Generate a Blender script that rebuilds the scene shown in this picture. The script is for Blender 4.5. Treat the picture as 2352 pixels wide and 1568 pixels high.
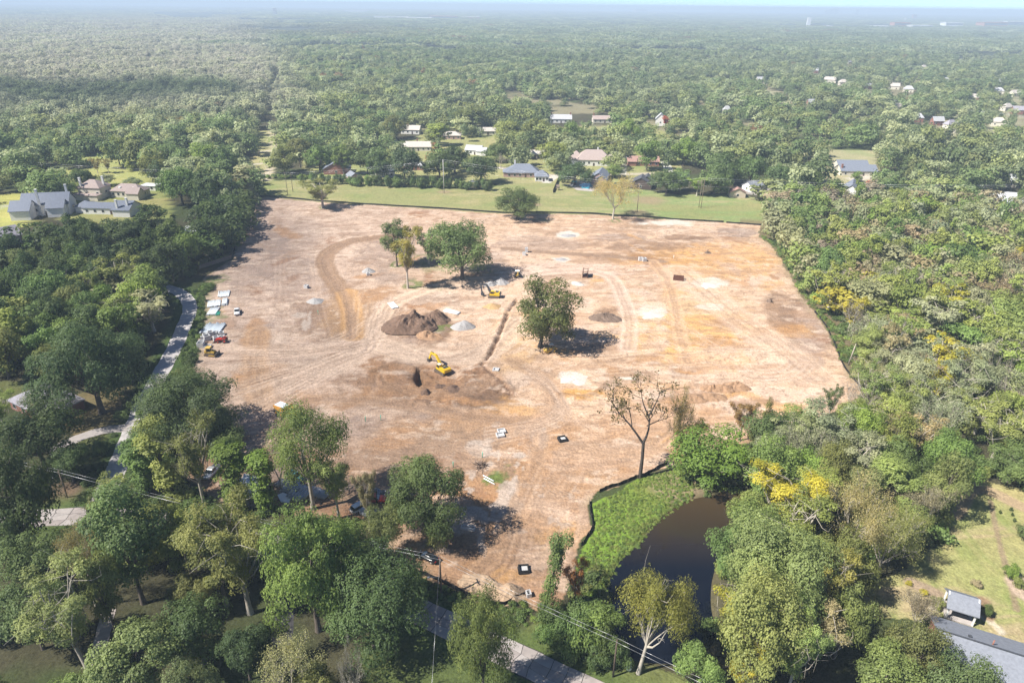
import bpy, math, random
import numpy as np
from mathutils import Matrix, Vector, Euler

# ------------------------------------------------------------------ camera, sky, sun, exposure
SC = bpy.context.scene
for _o in list(bpy.data.objects):
    bpy.data.objects.remove(_o, do_unlink=True)
COL = SC.collection
CAM_H, PITCH, ROLL = 100.0, math.radians(26.2), math.radians(0.655)
cam_data = bpy.data.cameras.new("camera")
cam_data.lens, cam_data.sensor_width = 24.0, 36.0
cam_data.clip_start, cam_data.clip_end = 0.5, 40000.0
cam = bpy.data.objects.new("camera", cam_data)
COL.objects.link(cam)
CAM_M = Matrix.Translation((0, 0, CAM_H)) @ Matrix.Rotation(math.pi / 2 - PITCH, 4, 'X') @ Matrix.Rotation(ROLL, 4, 'Z')
cam.matrix_world = CAM_M
SC.camera = cam

SUN_EL, SUN_AZ = math.radians(49), math.radians(-112)        # azimuth: direction TO the sun, clockwise from +Y
sun_dir = Vector((math.sin(SUN_AZ) * math.cos(SUN_EL), math.cos(SUN_AZ) * math.cos(SUN_EL), math.sin(SUN_EL)))
world = bpy.data.worlds.new("World")
SC.world = world
world.use_nodes = True
_nt = world.node_tree
_nt.nodes.clear()
_sky = _nt.nodes.new("ShaderNodeTexSky")
_sky.sky_type = 'NISHITA'
_sky.sun_disc = False
_sky.sun_elevation, _sky.sun_rotation = SUN_EL, SUN_AZ
_sky.altitude, _sky.air_density, _sky.dust_density, _sky.ozone_density = 1000, 0.42, 0.0, 5.0
_bg = _nt.nodes.new("ShaderNodeBackground")
_bg.inputs[1].default_value = 0.088
_wo = _nt.nodes.new("ShaderNodeOutputWorld")
_nt.links.new(_sky.outputs[0], _bg.inputs[0])
_nt.links.new(_bg.outputs[0], _wo.inputs[0])
sun_data = bpy.data.lights.new("sun", 'SUN')
sun_data.energy, sun_data.angle, sun_data.color = 5.0, math.radians(0.55), (1.0, 0.95, 0.87)
sun = bpy.data.objects.new("sun", sun_data)
COL.objects.link(sun)
sun.rotation_euler = (-sun_dir).to_track_quat('-Z', 'Y').to_euler()
sun.location = (0, 0, 400)
SC.view_settings.view_transform = 'Standard'
SC.view_settings.look = 'None'
SC.view_settings.exposure = 1.0
SC.view_settings.gamma = 1.0
SC.view_settings.use_curve_mapping = False
cy = SC.cycles
cy.max_bounces, cy.diffuse_bounces, cy.glossy_bounces, cy.transmission_bounces = 5, 3, 2, 3
cy.volume_bounces, cy.transparent_max_bounces = 0, 8
cy.caustics_reflective = cy.caustics_refractive = False
cy.use_denoising = True
cy.use_adaptive_sampling = True
cy.adaptive_threshold = 0.02
HAZE_DENSITY, HAZE_COLOR = 2.3e-4, (0.68, 0.84, 1.0, 1)

# ------------------------------------------------------------------ photo pixel <-> place (2352 x 1568 reading of the photograph)
F = 1568.0
_R = CAM_M.to_3x3()
RN = np.array(_R)


def G(u, v, z=0.0):
    """the place on the level z that the photograph shows at u, v"""
    d = _R @ Vector(((u - 1176) / F, (784 - v) / F, -1.0))
    t = (z - CAM_H) / d.z
    return Vector((d.x * t, d.y * t, z))


def depth_at(p):
    return -(_R.transposed() @ (Vector(p) - Vector((0, 0, CAM_H)))).z


def proj(X, Y, Z=0.0):
    P = np.stack([X, Y, Z - CAM_H + 0 * X], -1) @ RN
    dz = np.maximum(-P[..., 2], 1e-3)
    return 1176 + F * P[..., 0] / dz, 784 - F * P[..., 1] / dz, dz


def inpoly(poly, U, V):
    ins = np.zeros(U.shape, bool)
    n = len(poly)
    for i in range(n):
        x0, y0 = poly[i]
        x1, y1 = poly[(i + 1) % n]
        if y0 == y1:
            continue
        c = ((y0 > V) != (y1 > V)) & (U < (x1 - x0) * (V - y0) / (y1 - y0) + x0)
        ins ^= c
    return ins


def seg_dist(pts, X, Y):
    """distance to a polyline in metres and the signed side"""
    best = np.full(X.shape, 1e9)
    par = np.zeros(X.shape)
    acc = 0.0
    for (ax, ay), (bx, by) in zip(pts[:-1], pts[1:]):
        dx, dy = bx - ax, by - ay
        L = math.hypot(dx, dy) + 1e-9
        t = np.clip(((X - ax) * dx + (Y - ay) * dy) / (L * L), 0, 1)
        d = np.hypot(X - ax - t * dx, Y - ay - t * dy)
        m = d < best
        best = np.where(m, d, best)
        par = np.where(m, acc + t * L, par)
        acc += L
    return best, par


def smooth_line(px, n=6, z=0.0):
    """pixel polyline -> smooth ground polyline (Catmull-Rom)"""
    p = [np.array(G(u, v, z)[:2]) for u, v in px]
    p = [2 * p[0] - p[1]] + p + [2 * p[-1] - p[-2]]
    out = []
    for i in range(1, len(p) - 2):
        for k in range(n):
            t = k / n
            a, b, c, d = p[i - 1], p[i], p[i + 1], p[i + 2]
            out.append(0.5 * (2 * b + (c - a) * t + (2 * a - 5 * b + 4 * c - d) * t * t + (3 * b - a - 3 * c + d) * t ** 3))
    out.append(p[-2])
    return [(float(q[0]), float(q[1])) for q in out]


# ------------------------------------------------------------------ noise
def _hash(i, j, s):
    h = (i.astype(np.int64) * 374761393 + j.astype(np.int64) * 668265263 + s * 1442695041) & 0xFFFFFFFF
    h = ((h ^ (h >> 13)) * 1274126177) & 0xFFFFFFFF
    return ((h ^ (h >> 16)) & 0xFFFF) / 65535.0


def vnoise(x, y, s=0):
    i, j = np.floor(x), np.floor(y)
    fx, fy = x - i, y - j
    fx, fy = fx * fx * (3 - 2 * fx), fy * fy * (3 - 2 * fy)
    a, b, c, d = _hash(i, j, s), _hash(i + 1, j, s), _hash(i, j + 1, s), _hash(i + 1, j + 1, s)
    return (a * (1 - fx) + b * fx) * (1 - fy) + (c * (1 - fx) + d * fx) * fy


def fbm(x, y, s=0, o=4):
    r, a, t = 0, 0.5, 0
    for k in range(o):
        r = r + a * vnoise(x * 2 ** k + 17 * k, y * 2 ** k - 9 * k, s + k)
        t += a
        a *= 0.55
    return r / t


def sstep(a, b, x):
    t = np.clip((x - a) / (b - a), 0, 1)
    return t * t * (3 - 2 * t)


# ------------------------------------------------------------------ objects
def tag(o, label=None, cat=None, group=None, kind=None):
    if label: o['label'] = label
    if cat: o['category'] = cat
    if group: o['group'] = group
    if kind: o['kind'] = kind
    return o


def empty(name, loc, rz=0.0, label=None, cat=None, group=None):
    o = bpy.data.objects.new(name, None)
    o.empty_display_size = 0.5
    COL.objects.link(o)
    o.location = loc
    o.rotation_euler = (0, 0, rz)
    return tag(o, label, cat, group)


def link(name, me, parent=None, loc=None, rz=0.0):
    o = bpy.data.objects.new(name, me)
    COL.objects.link(o)
    if parent: o.parent = parent
    if loc is not None: o.location = loc
    if rz: o.rotation_euler = (0, 0, rz)
    return o


def copy_tree(o, parent=None):
    c = o.copy()
    COL.objects.link(c)
    if parent: c.parent = parent
    for ch in list(o.children):
        copy_tree(ch, c)
    return c


class MB:
    """collects simple solids; build() links them as one mesh object"""
    def __init__(self):
        self.v, self.f, self.s = [], [], []

    def add(self, vs, fs, smooth=False, M=None):
        b = len(self.v)
        self.v += [tuple(M @ Vector(p)) if M else tuple(p) for p in vs]
        self.f += [tuple(i + b for i in q) for q in fs]
        self.s += [smooth] * len(fs)
        return self

    def box(self, c, s, rz=0.0, ry=0.0, rx=0.0, taper=(1, 1)):
        hx, hy, hz = s[0] / 2, s[1] / 2, s[2] / 2
        tx, ty = taper
        vs = [(-hx, -hy, -hz), (hx, -hy, -hz), (hx, hy, -hz), (-hx, hy, -hz), (-hx * tx, -hy * ty, hz), (hx * tx, -hy * ty, hz), (hx * tx, hy * ty, hz), (-hx * tx, hy * ty, hz)]
        M = Matrix.Translation(c) @ Euler((rx, ry, rz)).to_matrix().to_4x4()
        return self.add(vs, [(3, 2, 1, 0), (4, 5, 6, 7), (0, 1, 5, 4), (1, 2, 6, 5), (2, 3, 7, 6), (3, 0, 4, 7)], False, M)

    def prism(self, poly, y0, y1, t=1.0, M=None):
        """x-z outline pushed from y0 to y1; t narrows nothing but keeps the outline"""
        n = len(poly)
        vs = [(x, y0, z) for x, z in poly] + [(x, y1, z) for x, z in poly]
        fs = [tuple(range(n)), tuple(range(2 * n - 1, n - 1, -1))] + [(i, i + n, (i + 1) % n + n, (i + 1) % n) for i in range(n)]
        return self.add(vs, fs, False, M)

    def slab(self, poly, z0, z1):
        """x-y outline raised from z0 to z1"""
        n = len(poly)
        vs = [(p[0], p[1], z0) for p in poly] + [(p[0], p[1], z1) for p in poly]
        a = sum(poly[i][0] * poly[(i + 1) % n][1] - poly[(i + 1) % n][0] * poly[i][1] for i in range(n))
        fs = [tuple(range(n - 1, -1, -1)), tuple(range(n, 2 * n))] + [(i, (i + 1) % n, (i + 1) % n + n, i + n) for i in range(n)]
        if a < 0: fs = [tuple(reversed(q)) for q in fs]
        return self.add(vs, fs)

    def cyl(self, p0, p1, r0, r1=None, n=10, caps=True, hollow=0.0):
        r1 = r0 if r1 is None else r1
        p0, p1 = Vector(p0), Vector(p1)
        d = (p1 - p0)
        q = d.to_track_quat('Z', 'Y').to_matrix()
        L = d.length
        vs, fs = [], []
        rings = [(0, r0), (L, r1)]
        if hollow: rings += [(L, r1 * hollow), (0, r0 * hollow)]
        for z, r in rings:
            for k in range(n):
                a = 2 * math.pi * k / n
                vs.append(p0 + q @ Vector((r * math.cos(a), r * math.sin(a), z)))
        m = len(rings)
        b = len(self.v)
        self.v += [tuple(p) for p in vs]
        for i in range(m if hollow else 1):
            j = (i + 1) % m
            for k in range(n):
                k2 = (k + 1) % n
                self.f.append((b + i * n + k, b + i * n + k2, b + j * n + k2, b + j * n + k))
                self.s.append(i in (0, 2))
        if caps and not hollow:
            self.f.append(tuple(b + k for k in range(n - 1, -1, -1)))
            self.f.append(tuple(b + n + k for k in range(n)))
            self.s += [False, False]
        return self

    def tube(self, pts, r, n=6):
        for a, b in zip(pts[:-1], pts[1:]):
            self.cyl(a, b, r if not callable(r) else r, None, n)
        return self

    def build(self, name, mat, parent=None, loc=None, rz=0.0):
        me = bpy.data.meshes.new(name)
        me.from_pydata(self.v, [], self.f)
        me.polygons.foreach_set("use_smooth", self.s)
        me.materials.append(mat)
        me.update()
        return link(name, me, parent, loc, rz)


def np_mesh(name, V, Fq, mat, smooth=False):
    me = bpy.data.meshes.new(name)
    V = np.ascontiguousarray(V, np.float32)
    Fq = np.ascontiguousarray(Fq, np.int32)
    n, k = Fq.shape
    me.vertices.add(len(V))
    me.vertices.foreach_set("co", V.ravel())
    me.loops.add(n * k)
    me.loops.foreach_set("vertex_index", Fq.ravel())
    me.polygons.add(n)
    me.polygons.foreach_set("loop_start", np.arange(0, n * k, k, dtype=np.int32))
    me.polygons.foreach_set("loop_total", np.full(n, k, np.int32))
    me.polygons.foreach_set("use_smooth", np.full(n, smooth))
    me.materials.append(mat)
    me.update(calc_edges=True)
    return me


# ------------------------------------------------------------------ materials
def new_mat(name):
    m = bpy.data.materials.new(name)
    m.use_nodes = True
    nt = m.node_tree
    return m, nt, nt.nodes["Principled BSDF"]


def flat(name, rgb, rough=0.7, noise=0.12, scale=3.0, metal=0.0, spec=0.4, bump=0.0, coat=0.0):
    """one painted or raw surface with its grain"""
    m, nt, b = new_mat(name)
    b.inputs["Roughness"].default_value = rough
    b.inputs["Metallic"].default_value = metal
    b.inputs["Specular IOR Level"].default_value = spec
    b.inputs["Coat Weight"].default_value = coat
    tc = nt.nodes.new("ShaderNodeTexCoord")
    nz = nt.nodes.new("ShaderNodeTexNoise")
    nz.inputs["Scale"].default_value = scale
    nz.inputs["Detail"].default_value = 5
    nt.links.new(tc.outputs["Object"], nz.inputs["Vector"])
    rp = nt.nodes.new("ShaderNodeMapRange")
    rp.inputs[1].default_value, rp.inputs[2].default_value = 0.25, 0.75
    rp.inputs[3].default_value, rp.inputs[4].default_value = 1 - noise, 1 + noise
    nt.links.new(nz.outputs["Fac"], rp.inputs[0])
    mx = nt.nodes.new("ShaderNodeMix")
    mx.data_type, mx.blend_type = 'RGBA', 'MULTIPLY'
    mx.inputs["Factor"].default_value = 1
    mx.inputs["A"].default_value = (*rgb, 1)
    nt.links.new(rp.outputs[0], mx.inputs["B"])
    nt.links.new(mx.outputs["Result"], b.inputs["Base Color"])
    if bump:
        bp = nt.nodes.new("ShaderNodeBump")
        bp.inputs["Strength"].default_value = bump
        bp.inputs["Distance"].default_value = 0.1
        nt.links.new(nz.outputs["Fac"], bp.inputs["Height"])
        nt.links.new(bp.outputs[0], b.inputs["Normal"])
    return m


def leaf_mat(name, instancer=False):
    m = bpy.data.materials.new(name)
    m.use_nodes = True
    nt = m.node_tree
    nt.nodes.clear()
    out = nt.nodes.new("ShaderNodeOutputMaterial")
    if instancer:
        a = nt.nodes.new("ShaderNodeAttribute")
        a.attribute_type, a.attribute_name = 'INSTANCER', "tint"
        tint = a.outputs["Color"]
    else:
        a = nt.nodes.new("ShaderNodeObjectInfo")
        tint = a.outputs["Color"]
    va = nt.nodes.new("ShaderNodeAttribute")
    va.attribute_name = "var"
    rp = nt.nodes.new("ShaderNodeMapRange")
    rp.inputs[3].default_value, rp.inputs[4].default_value = (0.80, 1.28) if instancer else (0.68, 1.55)
    nt.links.new(va.outputs["Fac"], rp.inputs[0])
    mx = nt.nodes.new("ShaderNodeMix")
    mx.data_type, mx.blend_type = 'RGBA', 'MULTIPLY'
    mx.inputs["Factor"].default_value = 1
    nt.links.new(tint, mx.inputs["A"])
    nt.links.new(rp.outputs[0], mx.inputs["B"])
    hs = nt.nodes.new("ShaderNodeHueSaturation")
    rh = nt.nodes.new("ShaderNodeMapRange")
    rh.inputs[3].default_value, rh.inputs[4].default_value = 0.508, 0.490
    nt.links.new(va.outputs["Fac"], rh.inputs[0])
    nt.links.new(rh.outputs[0], hs.inputs["Hue"])
    nt.links.new(mx.outputs["Result"], hs.inputs["Color"])
    d = nt.nodes.new("ShaderNodeBsdfDiffuse")
    t = nt.nodes.new("ShaderNodeBsdfTranslucent")
    g = nt.nodes.new("ShaderNodeBsdfGlossy")
    g.inputs["Roughness"].default_value = 0.55
    g.inputs["Color"].default_value = (0.5, 0.5, 0.5, 1)
    s1 = nt.nodes.new("ShaderNodeMixShader")
    s1.inputs[0].default_value = 0.45
    s2 = nt.nodes.new("ShaderNodeMixShader")
    s2.inputs[0].default_value = 0.035
    nt.links.new(hs.outputs[0], d.inputs[0])
    nt.links.new(hs.outputs[0], t.inputs[0])
    nt.links.new(d.outputs[0], s1.inputs[1])
    nt.links.new(t.outputs[0], s1.inputs[2])
    nt.links.new(s1.outputs[0], s2.inputs[1])
    nt.links.new(g.outputs[0], s2.inputs[2])
    nt.links.new(s2.outputs[0], out.inputs["Surface"])
    return m


def ground_mat(name, fine=.28, amount=0.16, bump=0.35, streak=None):
    """soil and grass: colour from the sheet's own 'soil' attribute, broken by fine grain"""
    m, nt, b = new_mat(name)
    b.inputs["Roughness"].default_value = 0.95
    b.inputs["Specular IOR Level"].default_value = 0.12
    at = nt.nodes.new("ShaderNodeAttribute")
    at.attribute_name = "soil"
    tc = nt.nodes.new("ShaderNodeTexCoord")
    mp = nt.nodes.new("ShaderNodeMapping")
    nt.links.new(tc.outputs["Object"], mp.inputs["Vector"])
    if streak: mp.inputs["Scale"].default_value = streak
    n1 = nt.nodes.new("ShaderNodeTexNoise")
    n1.inputs["Scale"].default_value, n1.inputs["Detail"].default_value, n1.inputs["Roughness"].default_value = 1.0 / 1.6, 8, 0.68
    nt.links.new(mp.outputs[0], n1.inputs["Vector"])
    rp = nt.nodes.new("ShaderNodeMapRange")
    rp.inputs[1].default_value, rp.inputs[2].default_value = 0.3, 0.7
    rp.inputs[3].default_value, rp.inputs[4].default_value = 1 - amount, 1 + amount
    nt.links.new(n1.outputs["Fac"], rp.inputs[0])
    mx = nt.nodes.new("ShaderNodeMix")
    mx.data_type, mx.blend_type = 'RGBA', 'MULTIPLY'
    mx.inputs["Factor"].default_value = 1
    nt.links.new(at.outputs["Color"], mx.inputs["A"])
    nt.links.new(rp.outputs[0], mx.inputs["B"])
    n3_ = nt.nodes.new("ShaderNodeTexNoise")
    n3_.inputs["Scale"].default_value, n3_.inputs["Detail"].default_value, n3_.inputs["Roughness"].default_value = 1.9, 5, 0.75
    nt.links.new(tc.outputs["Object"], n3_.inputs["Vector"])
    r3 = nt.nodes.new("ShaderNodeMapRange")
    r3.inputs[1].default_value, r3.inputs[2].default_value = 0.33, 0.67
    r3.inputs[3].default_value, r3.inputs[4].default_value = 1 - fine, 1 + fine * .7
    nt.links.new(n3_.outputs["Fac"], r3.inputs[0])
    m3 = nt.nodes.new("ShaderNodeMix")
    m3.data_type, m3.blend_type = 'RGBA', 'MULTIPLY'
    m3.inputs["Factor"].default_value = 1
    nt.links.new(mx.outputs["Result"], m3.inputs["A"])
    nt.links.new(r3.outputs[0], m3.inputs["B"])
    nt.links.new(m3.outputs["Result"], b.inputs["Base Color"])
    n2 = nt.nodes.new("ShaderNodeTexNoise")
    n2.inputs["Scale"].default_value, n2.inputs["Detail"].default_value = 1.4, 7
    nt.links.new(tc.outputs["Object"], n2.inputs["Vector"])
    bp = nt.nodes.new("ShaderNodeBump")
    bp.inputs["Strength"].default_value, bp.inputs["Distance"].default_value = bump, 0.5
    nt.links.new(n2.outputs["Fac"], bp.inputs["Height"])
    nt.links.new(bp.outputs[0], b.inputs["Normal"])
    return m
# ------------------------------------------------------------------ outlines read from the photograph
FIELD = [(600, 452), (740, 464), (980, 479), (1160, 491), (1340, 492), (1480, 500), (1748, 516), (1742, 545), (1775, 567), (1810, 624), (1840, 680), (1866, 712), (1893, 744),
         (1914, 785), (1936, 844), (1958, 869), (1976, 889), (1965, 925), (1905, 950), (1840, 975), (1760, 1000), (1700, 1030), (1620, 1055), (1530, 1068), (1470, 1095), (1378, 1130),
         (1355, 1156), (1358, 1215), (1330, 1268), (1310, 1330), (1285, 1390), (1240, 1415), (1205, 1372), (1150, 1393), (1095, 1378), (1040, 1352), (965, 1318), (905, 1300), (880, 1262),
         (900, 1215), (880, 1185), (800, 1195), (720, 1185), (640, 1170), (540, 1160), (480, 1140), (430, 1090), (440, 1030), (540, 1000), (520, 930), (480, 880), (440, 845), (462, 815),
         (455, 790), (470, 735), (468, 690), (490, 655), (470, 640), (500, 615), (535, 595), (550, 555), (562, 515), (578, 472)]
POND = [(1645, 1135), (1705, 1118), (1700, 1175), (1668, 1240), (1634, 1312), (1628, 1380), (1640, 1445), (1612, 1492), (1560, 1512), (1440, 1500), (1396, 1440), (1390, 1385), (1404, 1335), (1432, 1283), (1482, 1235), (1530, 1180), (1585, 1148)]
WEEDS = [(1365, 1160), (1470, 1100), (1545, 1080), (1600, 1110), (1590, 1150), (1530, 1185), (1482, 1240), (1432, 1288), (1404, 1340), (1385, 1400), (1320, 1385), (1318, 1320), (1345, 1262), (1366, 1215)]
ROAD = [(-170, 1190), (-40, 1190), (80, 1190), (215, 1185), (420, 1203), (600, 1245), (790, 1318), (960, 1402), (1176, 1504), (1400, 1612), (1600, 1705)]
LANE = [(215, 1183), (262, 1090), (292, 1020), (318, 955), (346, 900), (373, 850), (400, 800), (424, 745), (436, 712), (430, 688), (405, 668), (360, 655)]
DRIVE = [(296, 982), (240, 988), (178, 1007), (110, 1042)]
SHADEDRIVE = [(640, 1262), (652, 1330), (655, 1400), (645, 1480), (625, 1560), (610, 1640)]
PATH = [(250, 1400), (238, 1450), (226, 1500), (215, 1560)]
L_BAND = [(585, 416), (760, 412), (960, 430), (1120, 438), (1180, 405), (1300, 420), (1450, 432), (1560, 448), (1700, 446), (1765, 462), (1756, 522), (1480, 500), (1340, 492), (1160, 491), (740, 464), (600, 452)]
LAWNS = [  # outline, colour
    (L_BAND, (.235, .24, .10)),
    ([(-60, 455), (75, 438), (95, 470), (60, 520), (-60, 530)], (.30, .31, .09)),
    ([(90, 398), (200, 384), (345, 392), (375, 440), (300, 455), (180, 440), (100, 425)], (.28, .29, .10)),
    ([(130, 462), (200, 440), (385, 440), (400, 500), (230, 515), (140, 505)], (.27, .27, .10)),
    ([(150, 368), (260, 345), (330, 352), (375, 372), (240, 388)], (.27, .28, .10)),
    ([(592, 300), (640, 300), (640, 350), (625, 415), (560, 415), (585, 345)], (.30, .28, .13)),
    ([(690, 352), (900, 330), (1000, 300), (1180, 300), (1330, 290), (1480, 290), (1560, 310), (1570, 420), (1240, 418), (960, 425), (700, 412)], (.26, .26, .11)),
    ([(1745, 200), (1800, 215), (1835, 262), (1790, 272), (1752, 240)], (.34, .31, .20)),
    ([(1885, 345), (2020, 345), (2020, 470), (1890, 470)], (.31, .29, .16)),
    ([(1760, 330), (1900, 320), (1900, 350), (1780, 372)], (.31, .29, .16)),
    ([(1150, 100), (1230, 108), (1200, 116), (1140, 110)], (.34, .27, .2)),
    ([(1445, 128), (1500, 126), (1500, 136), (1440, 137)], (.36, .29, .2)),
    ([(2190, 235), (2352, 210), (2352, 330), (2120, 330)], (.26, .25, .15)),
    ([(340, 28), (420, 31), (590, 31), (560, 39), (420, 38), (350, 40)], (.42, .30, .24)),
    ([(560, 51), (720, 55), (715, 58), (590, 56)], (.36, .34, .28)),
    ([(820, 96), (1010, 99), (900, 104)], (.36, .3, .27)),
    ([(2185, 1140), (2225, 1095), (2352, 1120), (2420, 1300), (2420, 1520), (2330, 1470), (2130, 1420), (1975, 1420), (1958, 1350), (2060, 1310), (2170, 1240)], (.30, .28, .12)),
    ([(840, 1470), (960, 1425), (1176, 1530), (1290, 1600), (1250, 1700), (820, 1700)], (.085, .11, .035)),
    ([(150, 905), (300, 885), (330, 905), (290, 980), (180, 1002), (110, 965)], (.15, .125, .06)),
    ([(175, 1012), (290, 990), (250, 1080), (180, 1080)], (.10, .12, .04)),
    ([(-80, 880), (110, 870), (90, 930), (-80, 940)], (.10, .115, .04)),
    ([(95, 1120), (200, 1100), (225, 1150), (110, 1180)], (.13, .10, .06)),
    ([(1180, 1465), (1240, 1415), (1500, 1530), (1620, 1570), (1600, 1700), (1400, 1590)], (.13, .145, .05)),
]
lane_g, road_g, drive_g = smooth_line(LANE), smooth_line(ROAD), smooth_line(DRIVE)
sdrive_g, path_g = smooth_line(SHADEDRIVE), smooth_line(PATH)
pond_g = smooth_line(POND + POND[:1], 4)


def gpoly(px): return [tuple(G(u, v)[:2]) for u, v in px]


# ------------------------------------------------------------------ the ground as one sheet
def axis(lo, hi, lim, fine, grow):
    a = list(np.arange(lo, hi, fine))
    s, x = fine, hi
    while x < lim:
        a.append(x); s *= grow; x += min(s, 26)
    a.append(lim)
    s, x, b = fine, lo, []
    while x > -lim:
        s *= grow; x -= min(s, 26)
        b.append(max(x, -lim))
    return np.array(sorted(set(round(t, 4) for t in b + a)))


xs = axis(-128, 148, 1300, 0.5, 1.07)
ys, y = [], 40.0
while y < 1700:
    ys.append(y)
    y += max(0.24, 0.0031 * y) if y < 425 else min(0.009 * y * (1 if y > 520 else .5), 12)
ys = np.array(ys)
X, Y = np.meshgrid(xs, ys)
U, V, DZ = proj(X, Y)
wob = (fbm(X / 5, Y / 5, 3, 3) - .5) * 3.0                       # ragged edges, in metres
wob2 = (fbm(X / 5, Y / 5, 13, 3) - .5) * 3.0
Uw, Vw, _ = proj(X + wob, Y + wob2)
n1, n2, n3 = fbm(X / 30, Y / 30, 21), fbm(X / 9, Y / 9, 31), fbm(X / 2.2, Y / 2.2, 41, 3)
nst = fbm(X / 26 + n1 * 2, Y / 4.5 + n1 * 3, 51)                 # drawn out along the rows
nst2 = fbm(X / 9 + n2, Y / 1.5 + n1 * 5, 61, 3)
fine_xy = (X > -150) & (X < 170) & (Y < 460)

col = np.zeros(X.shape + (3,))
col[:] = (.062, .058, .032)
col = col * (0.7 + 0.6 * n2)[..., None]
gmix = sstep(.45, .62, n1)[..., None]
col = col * (1 - gmix) + np.array((.055, .07, .026)) * gmix


def paint(mask, rgb, w=1.0):
    global col
    m = np.clip(mask * w, 0, 1)[..., None]
    col = col * (1 - m) + np.array(rgb) * m


paint(sstep(620, 760, U) * sstep(.40, .60, fbm(X / 40, Y / 40, 25)) * sstep(325, 300, V), (.24, .215, .13), .85)
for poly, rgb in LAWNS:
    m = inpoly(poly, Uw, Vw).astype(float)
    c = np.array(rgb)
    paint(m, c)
    paint(m * sstep(.48, .75, n2), c * np.array((1.28, 1.12, 1.25)), .7)
    paint(m * sstep(.5, .72, n1), c * np.array((.72, .92, .7)), .6)
    paint(m * sstep(.55, .8, n3), c * 0.72, .5)
# greener right end and worn patches of the mown strip behind the site
mb = inpoly(L_BAND, Uw, Vw)
paint(mb * sstep(1150, 1600, U) * sstep(.35, .6, nst), (.185, .255, .095), .75)
paint(mb * sstep(.56, .7, nst), (.31, .275, .14), .75)
for (u, v, r) in ((1020, 441, 5), (1466, 488, 7), (1490, 460, 12), (1230, 470, 5)):
    g = G(u, v)
    paint(sstep(1.1, .4, np.hypot(X - g.x, (Y - g.y) * 1.0) / r), (.27, .2, .13), .7)
d_street, _ = seg_dist(smooth_line([(640, 405), (700, 408), (760, 400)]), X, Y)
for px, wd, rgb in (([(1238, 405), (1330, 400), (1440, 400), (1560, 398)], 7, (.40, .35, .27)), ([(1430, 398), (1432, 350)], 5, (.55, .52, .46)), ([(1538, 398), (1528, 372)], 6, (.6, .58, .53)),
                    ([(612, 415), (625, 370), (632, 335), (628, 300)], 5, (.42, .36, .28)), ([(560, 380), (640, 372)], 4, (.42, .38, .3)), ([(585, 350), (640, 345)], 4, (.42, .38, .3)),
                    ([(780, 405), (860, 395), (900, 405)], 5, (.42, .38, .32)), ([(1255, 418), (1275, 405)], 6, (.5, .47, .42)), ([(1960, 412), (1990, 405), (2000, 395)], 10, (.5, .45, .38)),
                    ([(1685, 437), (1740, 445), (1760, 430)], 6, (.33, .3, .27)), ([(-40, 425), (20, 415), (75, 398)], 5, (.42, .36, .28)), ([(-40, 480), (60, 470)], 4, (.34, .33, .32)), ([(1085, 392), (1120, 385), (1180, 388)], 6, (.38, .33, .28))):
    d, _ = seg_dist(smooth_line(px), X, Y)
    paint(sstep(wd * .62, wd * .42, d), rgb, .9)
# garden on the near right: bare streaks, beds and the path to the pavilion
mg = inpoly(next(p for p, _ in LAWNS if p[0] == (2185, 1140)), Uw, Vw)
paint(mg * sstep(.50, .68, nst), (.36, .28, .17), .8)
paint(mg * sstep(.45, .7, fbm(X / 3, Y / 9, 77)), (.17, .21, .06), .6)
for px, wd, rgb in (([(2275, 1150), (2290, 1220), (2305, 1280), (2318, 1330), (2335, 1400)], .9, (.25, .19, .12)), ([(2262, 1418), (2285, 1435), (2300, 1452)], 1.1, (.5, .44, .34)), ([(2190, 1180), (2240, 1120), (2352, 1165)], 2.5, (.34, .25, .16)),
                    ([(2095, 1338), (2150, 1362)], 2.0, (.28, .21, .15)), ([(2140, 1395), (2175, 1402)], .8, (.5, .44, .36)), ([(2340, 1340), (2352, 1360)], 3, (.42, .32, .25)), ([(2256, 1380), (2270, 1415)], 1.6, (.24, .16, .1))):
    d, _ = seg_dist(smooth_line(px), X, Y)
    paint(sstep(wd, wd * .7, d + n3 * .4), rgb, .9)
# verges
dfe_pre, _ = seg_dist(gpoly(FIELD + FIELD[:1]), X, Y)
dl, _ = seg_dist(lane_g, X, Y)
dr, _ = seg_dist(road_g, X, Y)
paint(sstep(9, 3.2, dr + wob), (.085, .12, .035), .9)
paint(sstep(7.5, 3.0, dl + wob), (.06, .095, .028), .95)
dp, _ = seg_dist(pond_g, X, Y)
inp = inpoly(POND, U, V)
sd_pond = np.where(inp, -dp, dp)
mw = inpoly(WEEDS, Uw, Vw).astype(float)
paint(sstep(14, 3, dfe_pre) * (U > 1700) * (V < 920), (.17, .135, .075), .8)
paint(mw, (.15, .24, .035))
paint(mw * sstep(.5, .7, n2), (.15, .17, .04), .7)
g = G(1560, 1120)
paint(sstep(9, 4, np.hypot(X - g.x, Y - g.y) + wob), (.24, .18, .12), .8)
paint(sstep(3.0, .2, dp + wob * .4) * (sd_pond > 0), (.10, .085, .045), .7)
paint(inp, (.05, .035, .02))

# ------------------------------------------------------------------ the building site
mf = inpoly(FIELD, Uw, Vw)
dfe, _ = seg_dist(gpoly(FIELD + FIELD[:1]), X, Y)
sx = sstep(560, 1300, U)
SOIL = np.array((.43, .33, .27))[None, None] * (1 - sx[..., None]) + np.array((.565, .405, .29))[None, None] * sx[..., None]  # left soil toned darker: cloud shade partly put into its colour
bot = sstep(930, 1080, V)[..., None]
SOIL = SOIL * (1 - bot) + np.array((.40, .255, .165)) * bot
S = SOIL.copy()


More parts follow.
